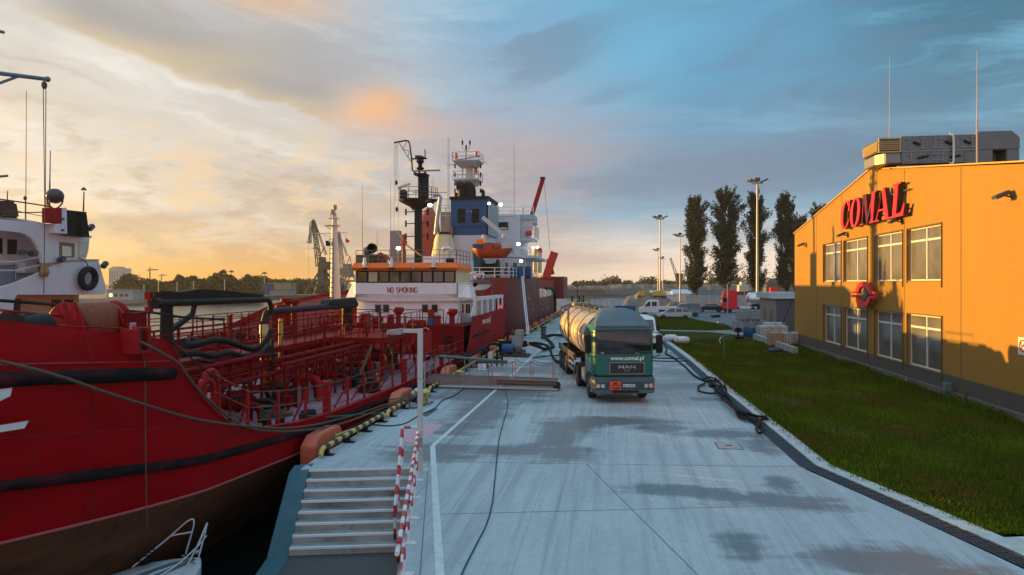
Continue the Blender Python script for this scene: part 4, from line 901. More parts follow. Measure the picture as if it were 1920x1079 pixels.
# pump
p = at(965,668,z=0); pu = thing('transfer_pump', 'diesel transfer pump with a blue motor on a rusty skid behind the gangway', 'pump', (p.x,p.y,0)); x, y = p.x, p.y
b = MB(); b.box(x-1.1,x+1.0,y-.5,y+.5,.04,.16); b.build('skid', RUST, pu, bevel=.01)
b = MB(); b.box(x-.15,x+.55,y-.35,y+.35,.6,1.35); b.box(x+.05,x+.6,y-.3,y+.3,1.35,1.75); b.build('engine_cover', GREY, pu, bevel=.04)
b = MB(); b.cyl((x-.7,y-.45,.55),(x+.0,y-.45,.55),.3,n=18); b.lathe([(.3,0),(.2,-.1),(0,-.12)],(x-.7,y-.45,.55),'x',18); b.build('motor', BLUE, pu, smooth=40)
b = MB(); b.cyl((x-.9,y+.1,.2),(x-.9,y+.1,1.0),.16,n=12); b.cyl((x-.9,y+.1,.9),(x+.1,y+.1,.95),.12,n=12); b.cyl((x+.55,y,.7),(x+.95,y-.1,.85),.13,n=12); b.cyl((x-.5,y+.2,.5),(x-.5,y+.2,1.5),.09,n=10); b.cyl((x-.3,y-.1,.16),(x-.3,y-.1,.7),.2,n=12); b.build('piping', BLACK, pu, smooth=40)
b = MB(); b.cyl((x+.92,y-.12,.85),(x+.98,y-.13,.87),.2,n=14); b.cyl((x-.9,y+.1,1.0),(x-.9,y+.1,1.06),.24,n=14); b.build('flange', YEL, pu)
b = MB(); b.ell((x+.3,y-.4,.45),(.3,.2,.25),12,8); b.cyl((x+.3,y-.62,.45),(x+.3,y-.5,.45),.15,n=12); b.box(x-.1,x+.7,y-.45,y+.45,.16,.4); b.build('gearbox', DGREY, pu, smooth=40)
b = MB(); b.cyl((x-.15,y+.1,1.35),(x-.15,y+.1,1.8),.05,n=8); b.ell((x-.15,y+.1,1.55),(.12,.12,.2),10,6); b.build('exhaust', RUST, pu)
def hz3(name, lab, pts, r, m=None, k=7):
    b = MB(); b.tube(catmull(pts,k),r,10); return tag(b.build(name, m or HOSE, smooth=60), lab, 'hose')
q1 = at(1044,688,z=0)
hz3('hose', 'thick black hose arching from the pump down to the side of the tank trailer', [(x+.95,y-.13,.86),(x+1.5,y-.3,.9),(x+2.3,y-.9,.75),(x+2.7,y-2.2,.25),(x+3.1,y-3.6,.1),(q1.x+.2,q1.y+1.0,.25),(q1.x+.4,q1.y+.9,.6)], .085)
hz3('hose', 'thick black hose from the pump to the upright pipe stub farther along the quay', [(x+.6,y+.3,.9),(x+1.3,y+2,.5),(x+1.6,y+4,.12),(x+2.0,y+6.5,.12),(at(1019,632,z=0).x,at(1019,632,z=0).y,.14)], .12)
hz3('hose', 'black hose from the pump over the quay edge towards the red tanker', [(x-.9,y+.1,.7),(x-1.4,y-1.5,.9),(x-1.9,y-4,.55),(x-2.4,y-6,.5),(-8.3,y-8,.7),(-9.4,y-9,.9),(-10.2,y-9,.6)], .1)
p = at(1019,636,z=0); t = thing('hose_stub', 'short dark upright pipe with hoses joined, left of the tank trailer', 'pipe', (p.x,p.y,0)); b = MB(); b.cyl((p.x,p.y,0),(p.x,p.y,1.0),.22,n=14); b.build('pipe', DGREY, t, smooth=40); b = MB(); b.cyl((p.x,p.y,1.0),(p.x,p.y,1.08),.3,n=14); b.build('flange', BLACK, t)
hz3('hose', 'thick black hose running from the upright pipe stub towards the rear of the tank trailer', [(p.x+.1,p.y,.2),(p.x+.8,p.y+.6,.3),(p.x+1.6,p.y+2.5,.15),(p.x+2.2,p.y+7,.14)], .13)

# ================================================================ TANKER TRUCK (built along its own axis, then turned)
tk = thing('tanker_truck', 'green cabbed road tanker with a shiny amber lit tank facing the camera', 'truck', (0,0,0))
TANK = mat('tank_steel', (.58,.48,.38), .38, .28, col2=(.24,.20,.16), scale=1.1, amt=.8, stretch=(1,.5,2.2)); FAIR = mat('fairing_grey', (.12,.12,.12), .42, col2=(.08,.085,.09), scale=2, amt=.5)
BUMP = mat('bumper_grey', (.08,.13,.145), .45, col2=(.05,.08,.09), scale=3, amt=.5)
W2 = 1.23
def ring(y, x0, x1, z0, z1, r=.08, n=3):   # rounded rectangle in the XZ plane
    out = []
    for cx_, cz_, a0 in ((x1-r,z1-r,0),(x0+r,z1-r,90),(x0+r,z0+r,180),(x1-r,z0+r,270)):
        for k in range(n+1): a = R(a0+90*k/n); out.append((cx_+r*math.cos(a), y, cz_+r*math.sin(a)))
    return out
# cab body: lofted along y, the nose bowed
b = MB(); b.loft([ring(-.02,-1.12,1.12,1.12,2.96,.10), ring(.05,-1.19,1.19,1.09,3.0,.12), ring(.28,-W2,W2,1.08,3.03,.12), ring(2.15,-W2,W2,1.05,3.06,.1)])
b.build('cab', GREEN, tk, smooth=40)
b = MB(); b.add([(-1.10,-.035,1.98),(1.10,-.035,1.98),(1.06,-.028,2.86),(-1.06,-.028,2.86)],[(0,1,2,3)]); b.loft([ring(-.034,-1.10,1.10,1.98,2.87,.13),ring(-.012,-1.12,1.12,1.96,2.89,.13)]); ws = b.build('windscreen', mat('cab_glass',(.018,.018,.017),.05,spec=.9), tk, smooth=40)
b = MB()
for a, c in ((-.9,-.1),(.05,.85)): b.bar((a,-.05,1.99),(c,-.05,2.04),.018); b.bar((a+.1,-.052,2.0),(c-.15,-.052,2.12),.014)
b.build('wiper', BLACK, tk)
b = MB(); b.box(-.92,-.80,-.048,-.04,2.0,2.03); b.box(.45,.62,-.048,-.04,2.0,2.03); b.build('washer_mark', WHITE2, tk)
b = MB(); b.box(-.55,.80,-.045,-.015,1.19,1.62); gr = b.build('grille', BLACK, tk, bevel=.01)
b = MB()
for k in range(9): b.box(-.50,.75,-.052,-.046,1.23+k*.042,1.245+k*.042)
b.build('grille_bars', DGREY, gr); b = MB(); 
for bx in ((-.58,.83,1.615,1.64),(-.58,.83,1.17,1.195),(-.58,-.55,1.195,1.615),(.80,.83,1.195,1.615)): b.box(bx[0],bx[1],-.06,-.02,bx[2],bx[3])
b.build('grille_frame', GREY, gr)
EM = mat('emblem_chrome', (.42,.42,.42), .4, .4)
text('MAN', .17, .01, EM, 'lettering', gr, (.125,-.062,1.40), (1,0,0), (0,0,1), .004, 1.9)
b = MB(); b.tube([(.02,-.06,1.27),(.06,-.06,1.33),(.14,-.06,1.34),(.20,-.06,1.31),(.22,-.06,1.35)],.009,4); b.tube([(.05,-.06,1.33),(.03,-.06,1.29)],.008,4); b.tube([(.14,-.06,1.33),(.13,-.06,1.28)],.008,4); b.tube([(.19,-.06,1.32),(.21,-.06,1.26)],.008,4); b.build('emblem', EM, gr)
text('www.comal.pl', .225, .006, LTXT, 'lettering', tk, (.14,-.040,1.735), (1,0,0), (0,0,1), .006, 1.05)
# roof fairing
b = MB(); b.loft([ring(.10,-1.12,1.12,3.0,3.10,.05), ring(.35,-1.12,1.12,3.0,3.22,.09), ring(.95,-1.02,1.02,3.0,3.52,.25), ring(1.55,-.86,.86,3.0,3.72,.32), ring(2.2,-.80,.80,3.0,3.74,.32)]); b.build('roof_fairing', FAIR, tk, smooth=50)
b = MB(); b.box(-1.16,1.16,-.09,.08,2.93,2.975); b.build('sun_visor', mat('visor_green',(.012,.11,.075),.3), tk, bevel=.012)
b = MB(); b.box(-1.18,1.18,-.04,1.9,1.0,1.11)
b.build('cab_floor', BLACK, tk)
b = MB(); b.loft([ring(-.14,-1.18,1.18,.42,1.02,.08), ring(-.05,-1.24,1.24,.40,1.06,.08), ring(.55,-1.25,1.25,.44,1.05,.06)]); bp_ = b.build('bumper', BUMP, tk, smooth=40)
b = MB(); b.box(-1.16,1.16,-.16,-.141,.58,.86); b.build('lamp_band', mat('band_dark',(.03,.055,.06),.4), bp_)
b = MB(); b.box(-.46,.06,-.165,-.142,.44,.53); b.box(.10,.58,-.165,-.142,.44,.53); b.build('air_intake', BLACK, bp_)
for s in (-1,1):
    hl = MB(); hl.box(s*.95-.2,s*.95+.2,-.172,-.161,.63,.82); hl = hl.build('headlight', mat('lamp_glass',(.10,.11,.12),.1,spec=.9), tk, bevel=.01)
    for dx in (-.08,.1): b = MB(); b.lathe([(.05,0),(.055,-.012),(.075,-.014),(.078,0)],(s*.95+dx*s-.0,-.172,.725),'y',14); b.ell((s*.95+dx*s,-.176,.725),(.04,.012,.04),10,6); b.build('reflector', mat('reflector_chrome',(.8,.8,.78),.15,.9), hl, smooth=40)
    b = MB(); b.box(s*1.13-.06 if s > 0 else -1.2,1.2 if s > 0 else -1.07,-.174,-.12,.62,.83); b.build('indicator', mat('indicator_amber',(.55,.12,.02),.25), tk, bevel=.01)
    b = MB(); b.box(s*1.0-.12,s*1.0+.12,-.166,-.161,.47,.53); b.build('fog_light', mat('fog_grey',(.15,.16,.17),.2), tk)
    # mirrors
    mx_ = s*1.44; mr_ = MB(); mr_.loft([ring(-.10,mx_-.12,mx_+.12,2.02,2.72,.05),ring(.02,mx_-.13,mx_+.13,2.0,2.74,.05)]); mr_ = mr_.build('mirror', BLACK, tk, smooth=40)
    b = MB(); b.tube([(s*1.2,.1,2.85),(mx_,-.02,2.80),(mx_,-.02,2.7)],.02,6); b.tube([(s*1.2,.1,1.85),(mx_,-.02,1.9),(mx_,-.02,2.02)],.02,6); b.build('mirror_arm', BLACK, mr_)
    # door and side window
    b = MB(); b.prism([(.38,1.18),(1.45,1.18),(1.45,2.86),(.55,2.86),(.36,2.1)],'x',s*(W2+.001),s*(W2+.012)); dr_ = b.build('door', GREEN, tk)
    b = MB(); b.prism([(.50,2.08),(1.32,2.02),(1.32,2.72),(.66,2.74)],'x',s*(W2+.0125),s*(W2+.018)); b.build('side_window', GLASS, dr_); b = MB(); b.box(s*(W2+.0125)-.0,s*(W2+.03),1.15,1.35,1.85,1.89); b.build('handle', BLACK, dr_)
    b = MB(); b.box(s*1.0-.2,s*1.0+.2,.55,1.0,.35,.5); b.box(s*1.02-.2,s*1.02+.2,.58,1.0,.7,.78); b.build('step', GREY, tk)
# hazard plate and number plate
hz_ = MB(); hz_.box(-.60,-.15,-.19,-.166,.55,.92); hz_ = hz_.build('hazard_plate', mat('hazard_orange',(.80,.10,.02),.5), tk)
for bx in ((-.61,-.14,.915,.93),(-.61,-.14,.54,.555),(-.61,-.14,.727,.742)): b = MB(); b.box(bx[0],bx[1],-.196,-.191,bx[2],bx[3]); b.build('plate_border', BLACK, hz_)
text('30', .15, .004, BLACK, 'numerals', hz_, (-.375,-.194,.765), (1,0,0), (0,0,1), .004, 1.3); text('1268', .14, .004, BLACK, 'numerals', hz_, (-.375,-.194,.59), (1,0,0), (0,0,1), .004, 1.2)
nb = MB(); nb.box(-.10,.42,-.185,-.166,.67,.785); nb = nb.build('number_plate', WHITE2, tk); text('GD 9555M', .10, .003, BLACK, 'numerals', nb, (.17,-.188,.692), (1,0,0), (0,0,1), .002, .95)
b = MB(); b.box(-.10,-.06,-.1875,-.1855,.67,.785); b.build('plate_band', BLUE, nb)
# chassis and wheels
b = MB(); b.box(-.42,-.28,.4,5.4,.75,1.0); b.box(.28,.42,.4,5.4,.75,1.0)
for y in (1.4,2.6,3.6,4.6): b.box(-.28,.28,y,y+.12,.78,.95)
b.build('chassis', BLACK, tk)
def wheel(parent, xc, y, s, w=.30, r=.5, dual=False):
    b = MB(); ww = w if not dual else .58
    for off_ in ((0,) if not dual else (-.15,.15)):
        w_ = w if not dual else .27
        b.lathe([(r*.62,-w_/2),(r*.93,-w_/2),(r,-w_/2+.04),(r,w_/2-.04),(r*.93,w_/2),(r*.62,w_/2)],(xc+off_,y,r),'x',26)
    wo = b.build('wheel', TYRE, parent, smooth=35)
    b = MB(); b.lathe([(r*.63,s*(ww/2-.03)),(r*.58,s*(ww/2-.02)),(r*.5,s*(ww/2-.09)),(r*.22,s*(ww/2-.08)),(r*.2,s*(ww/2+.02)),(0,s*(ww/2+.03))],(xc,y,r),'x',20); b.build('rim', mat('rim_grey',(.30,.30,.30),.45,.5,col2=(.18,.15,.13),scale=8,amt=.6), wo, smooth=35); return wo
for s in (-1,1):
    wheel(tk, s*1.06, 1.42, s); wheel(tk, s*.94, 4.75, s, dual=True)
    b = MB(); b.tube([(s*1.07,1.42+.6*math.cos(a),.5+.6*math.sin(a)) for a in [R(15+150*k/10) for k in range(11)]],.03,4)
    arcw = [(1.42+.6*math.cos(R(5+170*k/12)),.5+.6*math.sin(R(5+170*k/12))) for k in range(13)]; b = MB(); b.prism(arcw+[(1.42+.55*math.cos(R(175-170*k/12)),.5+.55*math.sin(R(175-170*k/12))) for k in range(13)],'x',s*.9,s*1.24); b.build('mudguard', DGREY, tk)
    arcw = [(4.75+.66*math.cos(R(0+180*k/12)),.5+.62*math.sin(R(0+180*k/12))) for k in range(13)]; b = MB(); b.prism(arcw+[(4.75+.61*math.cos(R(180-180*k/12)),.5+.57*math.sin(R(180-180*k/12))) for k in range(13)],'x',s*.62,s*1.25); b.build('mudguard', BLACK, tk)
    b = MB(); b.cyl((s*.95,2.35,.72),(s*.95,3.6,.72),.30,n=18) if s > 0 else b.box(-1.2,-.7,2.6,3.5,.5,1.05); b.build('fuel_tank', GALV, tk, smooth=35, bevel=.03 if s < 0 else 0)
b = MB()
for k in range(6): b.tube([(-1.0,2.05+.0*k,.62+.09*k),(-.8,2.2+.05*k,.66+.09*k),(-.85,2.5,.7+.08*k)],.05,6)
b.build('air_filter', GREY, tk)
b = MB(); b.box(-.95,.95,2.2,2.4,1.1,2.8); b.build('cab_back', BLACK, tk)
# trailer: tank
tz, tr = 2.36, 1.13; y0, y1 = 3.1, 12.75
def tprof(y0, y1, r): return [(0,y0-.28),(r*.45,y0-.25),(r*.75,y0-.15),(r*.93,y0-.04),(r,y0+.06),(r,y1-.06),(r*.93,y1+.04),(r*.75,y1+.15),(r*.45,y1+.25),(0,y1+.28)]
pr = tprof(y0, y1, tr); pr2 = pr[:5]
for k in range(1, 9):
    yy = y0+(y1-y0)*k/9; pr2 += [(tr,yy-.07),(tr+.022,yy-.04),(tr+.022,yy+.04),(tr,yy+.07)]
pr2 += pr[5:]; b = MB(); b.lathe(pr2,(0,0,tz),'y',44); tank = b.build('tank', TANK, tk, smooth=50)
b = MB()
for yy in (y0+.05,y0+2.1,y0+4.9,y0+7.3,y1-.05): b = MB(); b.lathe([(tr+.004,yy-.045),(tr+.035,yy-.04),(tr+.035,yy+.04),(tr+.004,yy+.045)],(0,0,tz),'y',44); b.build('tank_hoop', mat('hoop_grey',(.30,.28,.25),.45,.6), tank)
b = MB(); b.box(-.35,.35,3.6,12.2,tz+tr-.02,tz+tr+.05)
for y in (4.4,5.8,7.6,9.6,11.4): b.cyl((0,y,tz+tr+.03),(0,y,tz+tr+.17),.27,n=16)
b.build('manhole', DGREY, tank)
b = MB(); 
for s in (-1,1): b.tube([(s*.42,3.9,tz+tr-.02),(s*.42,3.9,tz+tr+.14),(s*.42,12.3,tz+tr+.14),(s*.42,12.3,tz+tr-.02)],.02,5)
b.tube([(-.55,5.4,tz+tr-.1),(-.55,5.4,tz+tr+.55),(-.55,7.8,tz+tr+.55),(-.55,7.8,tz+tr-.1)],.02,5)
b.build('top_rail', BLACK, tank)
b = MB(); b.box(-.5,.4,11.2,12.4,tz+tr+.05,tz+tr+.22); b.build('spill_box', mat('spill_tan',(.4,.3,.16),.6), tank)
b = MB(); b.tube([(-1.0,8.1,tz+tr+.3),(-1.18,8.1,tz+tr+.05),(-1.2,8.1,1.0)],.028,6)
b.tube([(-.75,8.1,tz+tr+.25),(-.75,8.1,tz+tr+1.25)],.022,6)
for k in range(8): b.bar((-1.19,8.1,1.15+.3*k),(-1.19,8.45,1.15+.3*k),.025)
b.tube([(-1.2,8.45,tz+tr),(-1.2,8.45,1.0)],.022,6); b.build('ladder', BLACK, tk)
b = MB(); b.box(-.5,-.35,3.3,12.6,.95,1.25); b.box(.35,.5,3.3,12.6,.95,1.25)
for y in (3.6,5.0,7.2,9,10.3,11.6,12.4): b.box(-1.0,1.0,y,y+.1,1.05,1.35)
b.build('trailer_frame', BLACK, tk)
for s in (-1,1):
    b = MB(); b.box(s*1.18-.05,s*1.18+.05,5.7,12.5,1.1,1.38); b.build('side_locker', mat('locker_brown',(.12,.09,.07),.6,col2=(.07,.06,.05),scale=4,amt=.6), tk, bevel=.01)
    for y in (9.2,10.5,11.8): wheel(tk, s*1.03, y, s, w=.38)
    b = MB(); b.box(s*1.2-.02,s*1.2+.02,6.2,8.4,.82,.94); b.box(s*1.2-.02,s*1.2+.02,6.2,8.4,.52,.64); b.box(s*1.2-.03,s*1.2+.0,6.6,6.7,.5,1.1); b.box(s*1.2-.03,s*1.2+.0,7.9,8.0,.5,1.1); b.build('side_guard', GALV, tk)
    b = MB(); b.box(s*1.0-.24,s*1.0+.24,8.6,12.4,1.06,1.12); b.build('mudguard', BLACK, tk)
    b = MB(); b.cyl((s*.9,5.6,.1),(s*.9,5.6,1.0),.06,n=8); b.box(s*.9-.12,s*.9+.12,5.5,5.7,.05,.1); b.build('landing_leg', DGREY, tk)
    b = MB(); b.box(s*1.15-.12,s*1.15+.12,8.0,8.6,.5,1.05); b.build('tool_box', RUST if s < 0 else DGREY, tk, bevel=.02)
b = MB(); b.box(-1.2,1.2,12.75,12.85,.5,.75); b.build('rear_bumper', GALV, tk)
tk.location = (.45,27.75,0); tk.rotation_euler = (0,0,R(10.8))

# ================================================================ SMALL VEHICLES (built facing -y, then turned)
def car(name, label, cat, loc, rz, paint, L_, Wd, Hh, style='estate', group=None):
    t = thing(name, label, cat, (0,0,0), group); h = Wd/2
    if style == 'estate': body = [(0,.35),(0,.62),(.12,.74),(1.05,.92),(L_-.1,.98),(L_,.85),(L_,.35)]; roof = [(1.0,.90),(1.75,Hh-.05),(2.2,Hh),(L_-.9,Hh-.03),(L_-.12,.98)]
    elif style == 'sedan': body = [(0,.35),(0,.62),(.12,.74),(1.15,.90),(L_-.8,.98),(L_-.05,.95),(L_,.8),(L_,.35)]; roof = [(1.15,.9),(1.9,Hh-.04),(2.3,Hh),(3.1,Hh-.02),(L_-.75,.98)]
    elif style == 'mpv': body = [(0,.38),(0,.75),(.15,.92),(.85,1.08),(L_-.05,1.12),(L_,.95),(L_,.38)]; roof = [(.75,1.06),(1.45,Hh-.08),(2.0,Hh),(L_-.35,Hh-.03),(L_-.04,1.12)]
    b = MB(); ins = .03
    rings = [[(x,p[0],p[1]) for p in body] for x in (-h,h)]
    b.prism([(p[0],p[1]) for p in body],'x',-h,h); b.build('body', paint, t, bevel=.06, smooth=40)
    b = MB(); n = len(roof); lo = [(s*h*.97,p[0],p[1]) for s in (-1,) for p in roof]
    vs = [(-h*(.95 if p[1] < 1.15 else .80),p[0],p[1]) for p in roof]+[(h*(.95 if p[1] < 1.15 else .80),p[0],p[1]) for p in roof]
    b.add(vs,[tuple(range(n-1,-1,-1)),tuple(range(n,2*n))]+[(k,(k+1)%n,n+(k+1)%n,n+k) for k in range(n)]); b.build('cabin', mat('car_glass',(.03,.06,.065),.08,spec=.9), t)
    b = MB(); rf = [p for p in roof if p[1] > Hh-.1]
    vs = [(s*h*.81,p[0]+d,p[1]+dz) for s in (-1,1) for dz in (.0,.03) for p,d in zip(rf,(-.05,0,.05,.05)[:len(rf)])]; m_ = len(rf)
    b.loft([[(-h*.81,p[0],p[1]+.002),(h*.81,p[0],p[1]+.002),(h*.78,p[0],p[1]+.035),(-h*.78,p[0],p[1]+.035)] for p in rf]); b.build('roof', paint, t, smooth=40)
    b = MB(); hi = lambda p: h*(.957 if p[1] < 1.15 else .807)
    for s in (-1,1):
        for p, q in zip(roof, roof[1:]): b.bar((s*hi(p),p[0],p[1]+.01),(s*hi(q),q[0],q[1]+.01),.06)
        for f_ in (.42,.68):
            y = roof[0][0]+(roof[-1][0]-roof[0][0])*f_; b.bar((s*h*.965,y,.95),(s*h*.82,y,Hh-.02),.07)
    b.build('pillar', paint, t)
    for s in (-1,1):
        for y in (.85,L_-.85): wheel(t, s*(h-.1), y, s, w=.2, r=.32)
        b = MB(); b.box(s*(h-.28)-.16,s*(h-.28)+.16,-.02,.05,.6,.72); b.build('headlight', M['reflector_chrome'], t, bevel=.02)
        b = MB(); b.box(s*(h-.16)-.12,s*(h-.16)+.12,L_-.04,L_+.02,.7,.92); b.build('tail_light', mat('tail_red',(.4,.01,.01),.3), t)
        b = MB(); b.ell((s*(h+.1),1.55,1.0),(.1,.06,.08),8,6); b.build('mirror', paint, t)
    b = MB(); b.box(-h*.6,h*.6,-.02,.02,.42,.56); b.build('grille', BLACK, t)
    t.location = loc; t.rotation_euler = (0,0,rz); return t
SILV = mat('silver_paint', (.62,.72,.76), .25, .4, coat=.5); BLUG = mat('blue_grey_paint', (.22,.34,.40), .25, .4, coat=.5); CBLK = mat('car_black', (.02,.02,.022), .2, coat=.5)
p = at(1231,598,z=0); car('parked_car', 'silver blue estate car parked on the grass verge in front of the minivan', 'car', (p.x,p.y,-.01), R(-90), SILV, 4.6, 1.8, 1.48)
p = at(1250,593,z=0); car('parked_car', 'blue grey minivan parked just behind the silver estate car', 'car', (p.x+.4,p.y,-.01), R(-90), BLUG, 4.5, 1.85, 1.85, 'mpv')
p = at(1306,585,z=0); car('parked_car', 'black saloon car parked below the left poplars', 'car', (p.x,p.y,-.03), R(-92), CBLK, 4.5, 1.8, 1.42, 'sedan')
def van(label, loc, rz, pick, name='van'):
    t = thing(name, label, 'van', (0,0,0)); h = .98; b = MB()
    cab = [(0,.4),(0,.95),(.15,1.12),(.75,1.28),(1.35,2.15),(1.7,2.32),(3.0 if pick else 5.6,2.32),(3.0 if pick else 5.6,.4)]
    b.prism(cab,'x',-h,h); b.build('body', WHITE2, t, bevel=.07, smooth=40)
    b = MB(); b.add([(-h*.86,.80,1.33),(h*.86,.80,1.33),(h*.82,1.33,2.10),(-h*.82,1.33,2.10)],[(0,1,2,3)]); b.v = [(v[0],v[1]-.03,v[2]+.02) for v in b.v]; b.build('windscreen', M['car_glass'], t)
    for s in (-1,1):
        for a, c in ((.95,1.7),(1.95,2.65)) if pick else ((.95,1.9),):
            b = MB(); b.prism([(a+(.05 if a < 1 else 0),1.38),(c,1.38),(c,2.05),(a+(.42 if a < 1 else 0),2.05)],'x',s*(h+.001),s*(h+.01)); b.build('side_window', M['car_glass'], t)
        for y in (.95,(5.0 if pick else 4.6)): wheel(t, s*(h-.12), y, s, w=.22, r=.35)
        b = MB(); b.box(s*(h-.22)-.15,s*(h-.22)+.15,-.02,.06,.85,1.05); b.build('headlight', M['reflector_chrome'], t, bevel=.02)
        b = MB(); b.box(s*(h+.2)-.08,s*(h+.2)+.08,.95,1.1,1.35,1.7); b.bar((s*(h+.15),1.0,1.4),(s*(h-.05),1.05,1.4),.04); b.build('mirror', BLACK, t, bevel=.02)
    b = MB(); b.box(-h*.6,h*.6,-.03,.02,.6,.8); b.box(-h*.9,h*.9,-.05,.1,.38,.52); b.build('grille', BLACK, t)
    if pick:
        b = MB(); b.box(-1.05,1.05,3.15,6.2,.85,.95); b.box(-1.05,-1.0,3.15,6.2,.95,1.35); b.box(1.0,1.05,3.15,6.2,.95,1.35); b.box(-1.0,1.0,6.15,6.2,.95,1.35); b.build('load_bed', WHITE2, t)
        b = MB(); b.box(-.4,.4,.9,6.0,.55,.84); b.build('chassis', BLACK, t)
    t.location = loc; t.rotation_euler = (0,0,rz); return t
p = at(1197,591,z=0); van('white crew cab pickup van with an open flat bed parked on the verge', (p.x,p.y,-.01), R(-88), True, 'pickup_van')
p = at(1212,652,z=0); van('white van standing on the quay half hidden behind the tanker truck', (at(1208,640,y=50).x,50,0), R(5), False)
# ================================================================ SHIP A: the red bunker tanker alongside, bow towards the camera
rs = random.Random(21)
XA = -13.6
def lerpt(y, tab): return float(np.interp(y, [t[0] for t in tab], [t[1] for t in tab]))
TOPA = [(2,4.75),(9.9,4.22),(13.15,3.62),(13.35,3.0),(13.7,2.55),(14.2,2.05),(15.0,1.52),(16.2,1.1),(18.5,.80),(21,.62),(28,.45),(41.6,.40),(42.2,.9),(43.4,2.62),(57,2.75),(66,2.8)]
BOOTA = [(2,1.2),(6,.75),(10,.42),(18.5,-.14),(27,-.42),(60,-.5)]
def bA(y, z):
    t = max(0, (14.2-y)/10.9); b_ = 4.6*(1-min(1,t)**1.75)
    if y > 56: b_ = 4.6*(1-.42*((y-56)/8.5)**2.2)
    f = 1-.42*t*max(0,(3.4-z))/5.2 - (.17+.10*min(1,t*2.5))*max(0,(-.1-z)) - (0 if y < 56 else .14*(y-56)/8*max(0,2.6-z)/4)
    return max(.02, b_*f-(.30*max(0,z-2.98) if y < 13.4 else 0))
shipA = thing('tanker_ship', 'red coastal tanker moored alongside with NO SMOKING on the white front of its bridge', 'ship', (XA,30,0))
yst = [3.3,3.6,4.2,5,6,7,8,9,10,11,12,12.6,13.15,13.35,13.7,14.2,14.7,15.4,16.2,17.2,18.5,20,21,24,28,34,41.6,42.2,42.8,43.4,47,52,56,58,60,62,63.5,64.5]
def hull_mesh(lo, hi, nz, sides=(1,-1), name='hull', m=None, parent=None):
    b = MB()
    for s in sides:
        rings = []
        for y in yst:
            z0, z1 = lo(y), hi(y); rings.append([(XA+s*bA(y,z0+(z1-z0)*k/nz), y, z0+(z1-z0)*k/nz) for k in range(nz+1)])
        b.loft(rings, closed=False)
    y = yst[-1]; z0, z1 = lo(y), hi(y); zz = [z0+(z1-z0)*k/nz for k in range(nz+1)]
    b.loft([[(XA-bA(y,z),y,z) for z in zz],[(XA+bA(y,z),y,z) for z in zz]], closed=False)
    return b.build(name, m, parent, smooth=30)
hull = hull_mesh(lambda y: lerpt(y,BOOTA), lambda y: lerpt(y,TOPA), 10, name='hull', m=HULLR, parent=shipA)
hull_mesh(lambda y: -3.0, lambda y: lerpt(y,BOOTA)-.003, 5, name='hull_bottom', m=BOOT, parent=shipA)
def hp_(y, z): return (XA+bA(y,z)+.002, y, z)
def rail_on_hull(zt, y0, y1, r, m, name, n=60, out=.0, seg=8):
    b = MB(); b.tube([(XA+bA(y0+(y1-y0)*k/n,lerpt(y0+(y1-y0)*k/n,zt))+out, y0+(y1-y0)*k/n, lerpt(y0+(y1-y0)*k/n,zt)) for k in range(n+1)], [r*(1+.04*math.sin(k*1.7)+.03*math.sin(k*.6)) for k in range(n+1)], seg); return b.build(name, m, shipA, smooth=60)
FEND = mat('rubbing_strip', (.014,.013,.014), .9, spec=.1, col2=(.14,.02,.022), scale=2.2, amt=.85, stretch=(1,.6,2), bump=.4, thr=(.45,.75))
rail_on_hull([(3,3.7),(9.9,3.22),(13.1,2.92)],4,13.12,.135,FEND,'upper_rubbing_strip',40)
rail_on_hull([(3,1.95),(9.9,1.44),(14,.88),(18.7,.44),(27,.12),(41,.02),(57,.1)],4,57,.105,FEND,'rubbing_strip',90)
rail_on_hull([(3,3.5),(9.9,3.46),(13.1,3.17)],4,13.1,.02,mat('red_line',(.30,.01,.015),.5),'weld_line',30)
rail_on_hull([(y,z+.0) for y,z in TOPA[2:12]],13.4,41.5,.035,REDB,'sheer_edge',50,out=-.01)
rail_on_hull([(3,1.22),(6,.78),(10,.44),(18.5,-.12),(27,-.4),(60,-.48)],4,40,.028,mat('boot_edge',(.42,.10,.10),.6),'boot_edge',60,out=.0)
for y_ in (8.2,11.4,14.6,19.5,25.5,33,47,52):
    b = MB(); z0_, z1_ = lerpt(y_,BOOTA)+.05, lerpt(y_,TOPA)-.15; b.tube([hp_(y_,z0_+(z1_-z0_)*k/10) for k in range(11)], .009, 4); b.build('weld_seam', mat('weld_dark',(.17,.006,.008),.6), shipA)
rail_on_hull([(3,2.75),(9.9,2.25),(13.5,1.75),(15,1.2)],4,14.5,.008,M['weld_dark'],'weld_seam',30)
# letter near the bow
b = MB()
def hp(y, z, o=.012): return (XA+bA(y,z)+o, y, z)
for quad in ([(8.6,2.93),(10.02,2.93),(10.05,3.06),(8.6,3.06)],[(9.82,2.93),(10.02,2.93),(9.05,2.46),(8.8,2.46)],[(8.7,2.34),(10.27,2.34),(10.32,2.46),(8.7,2.46)]):
    b.add([hp(*q) for q in quad]+[hp(q[0],q[1],.002) for q in quad],[(0,1,2,3),(0,1,5,4),(2,3,7,6),(1,2,6,5)])
b.build('lettering', LTXT, shipA)
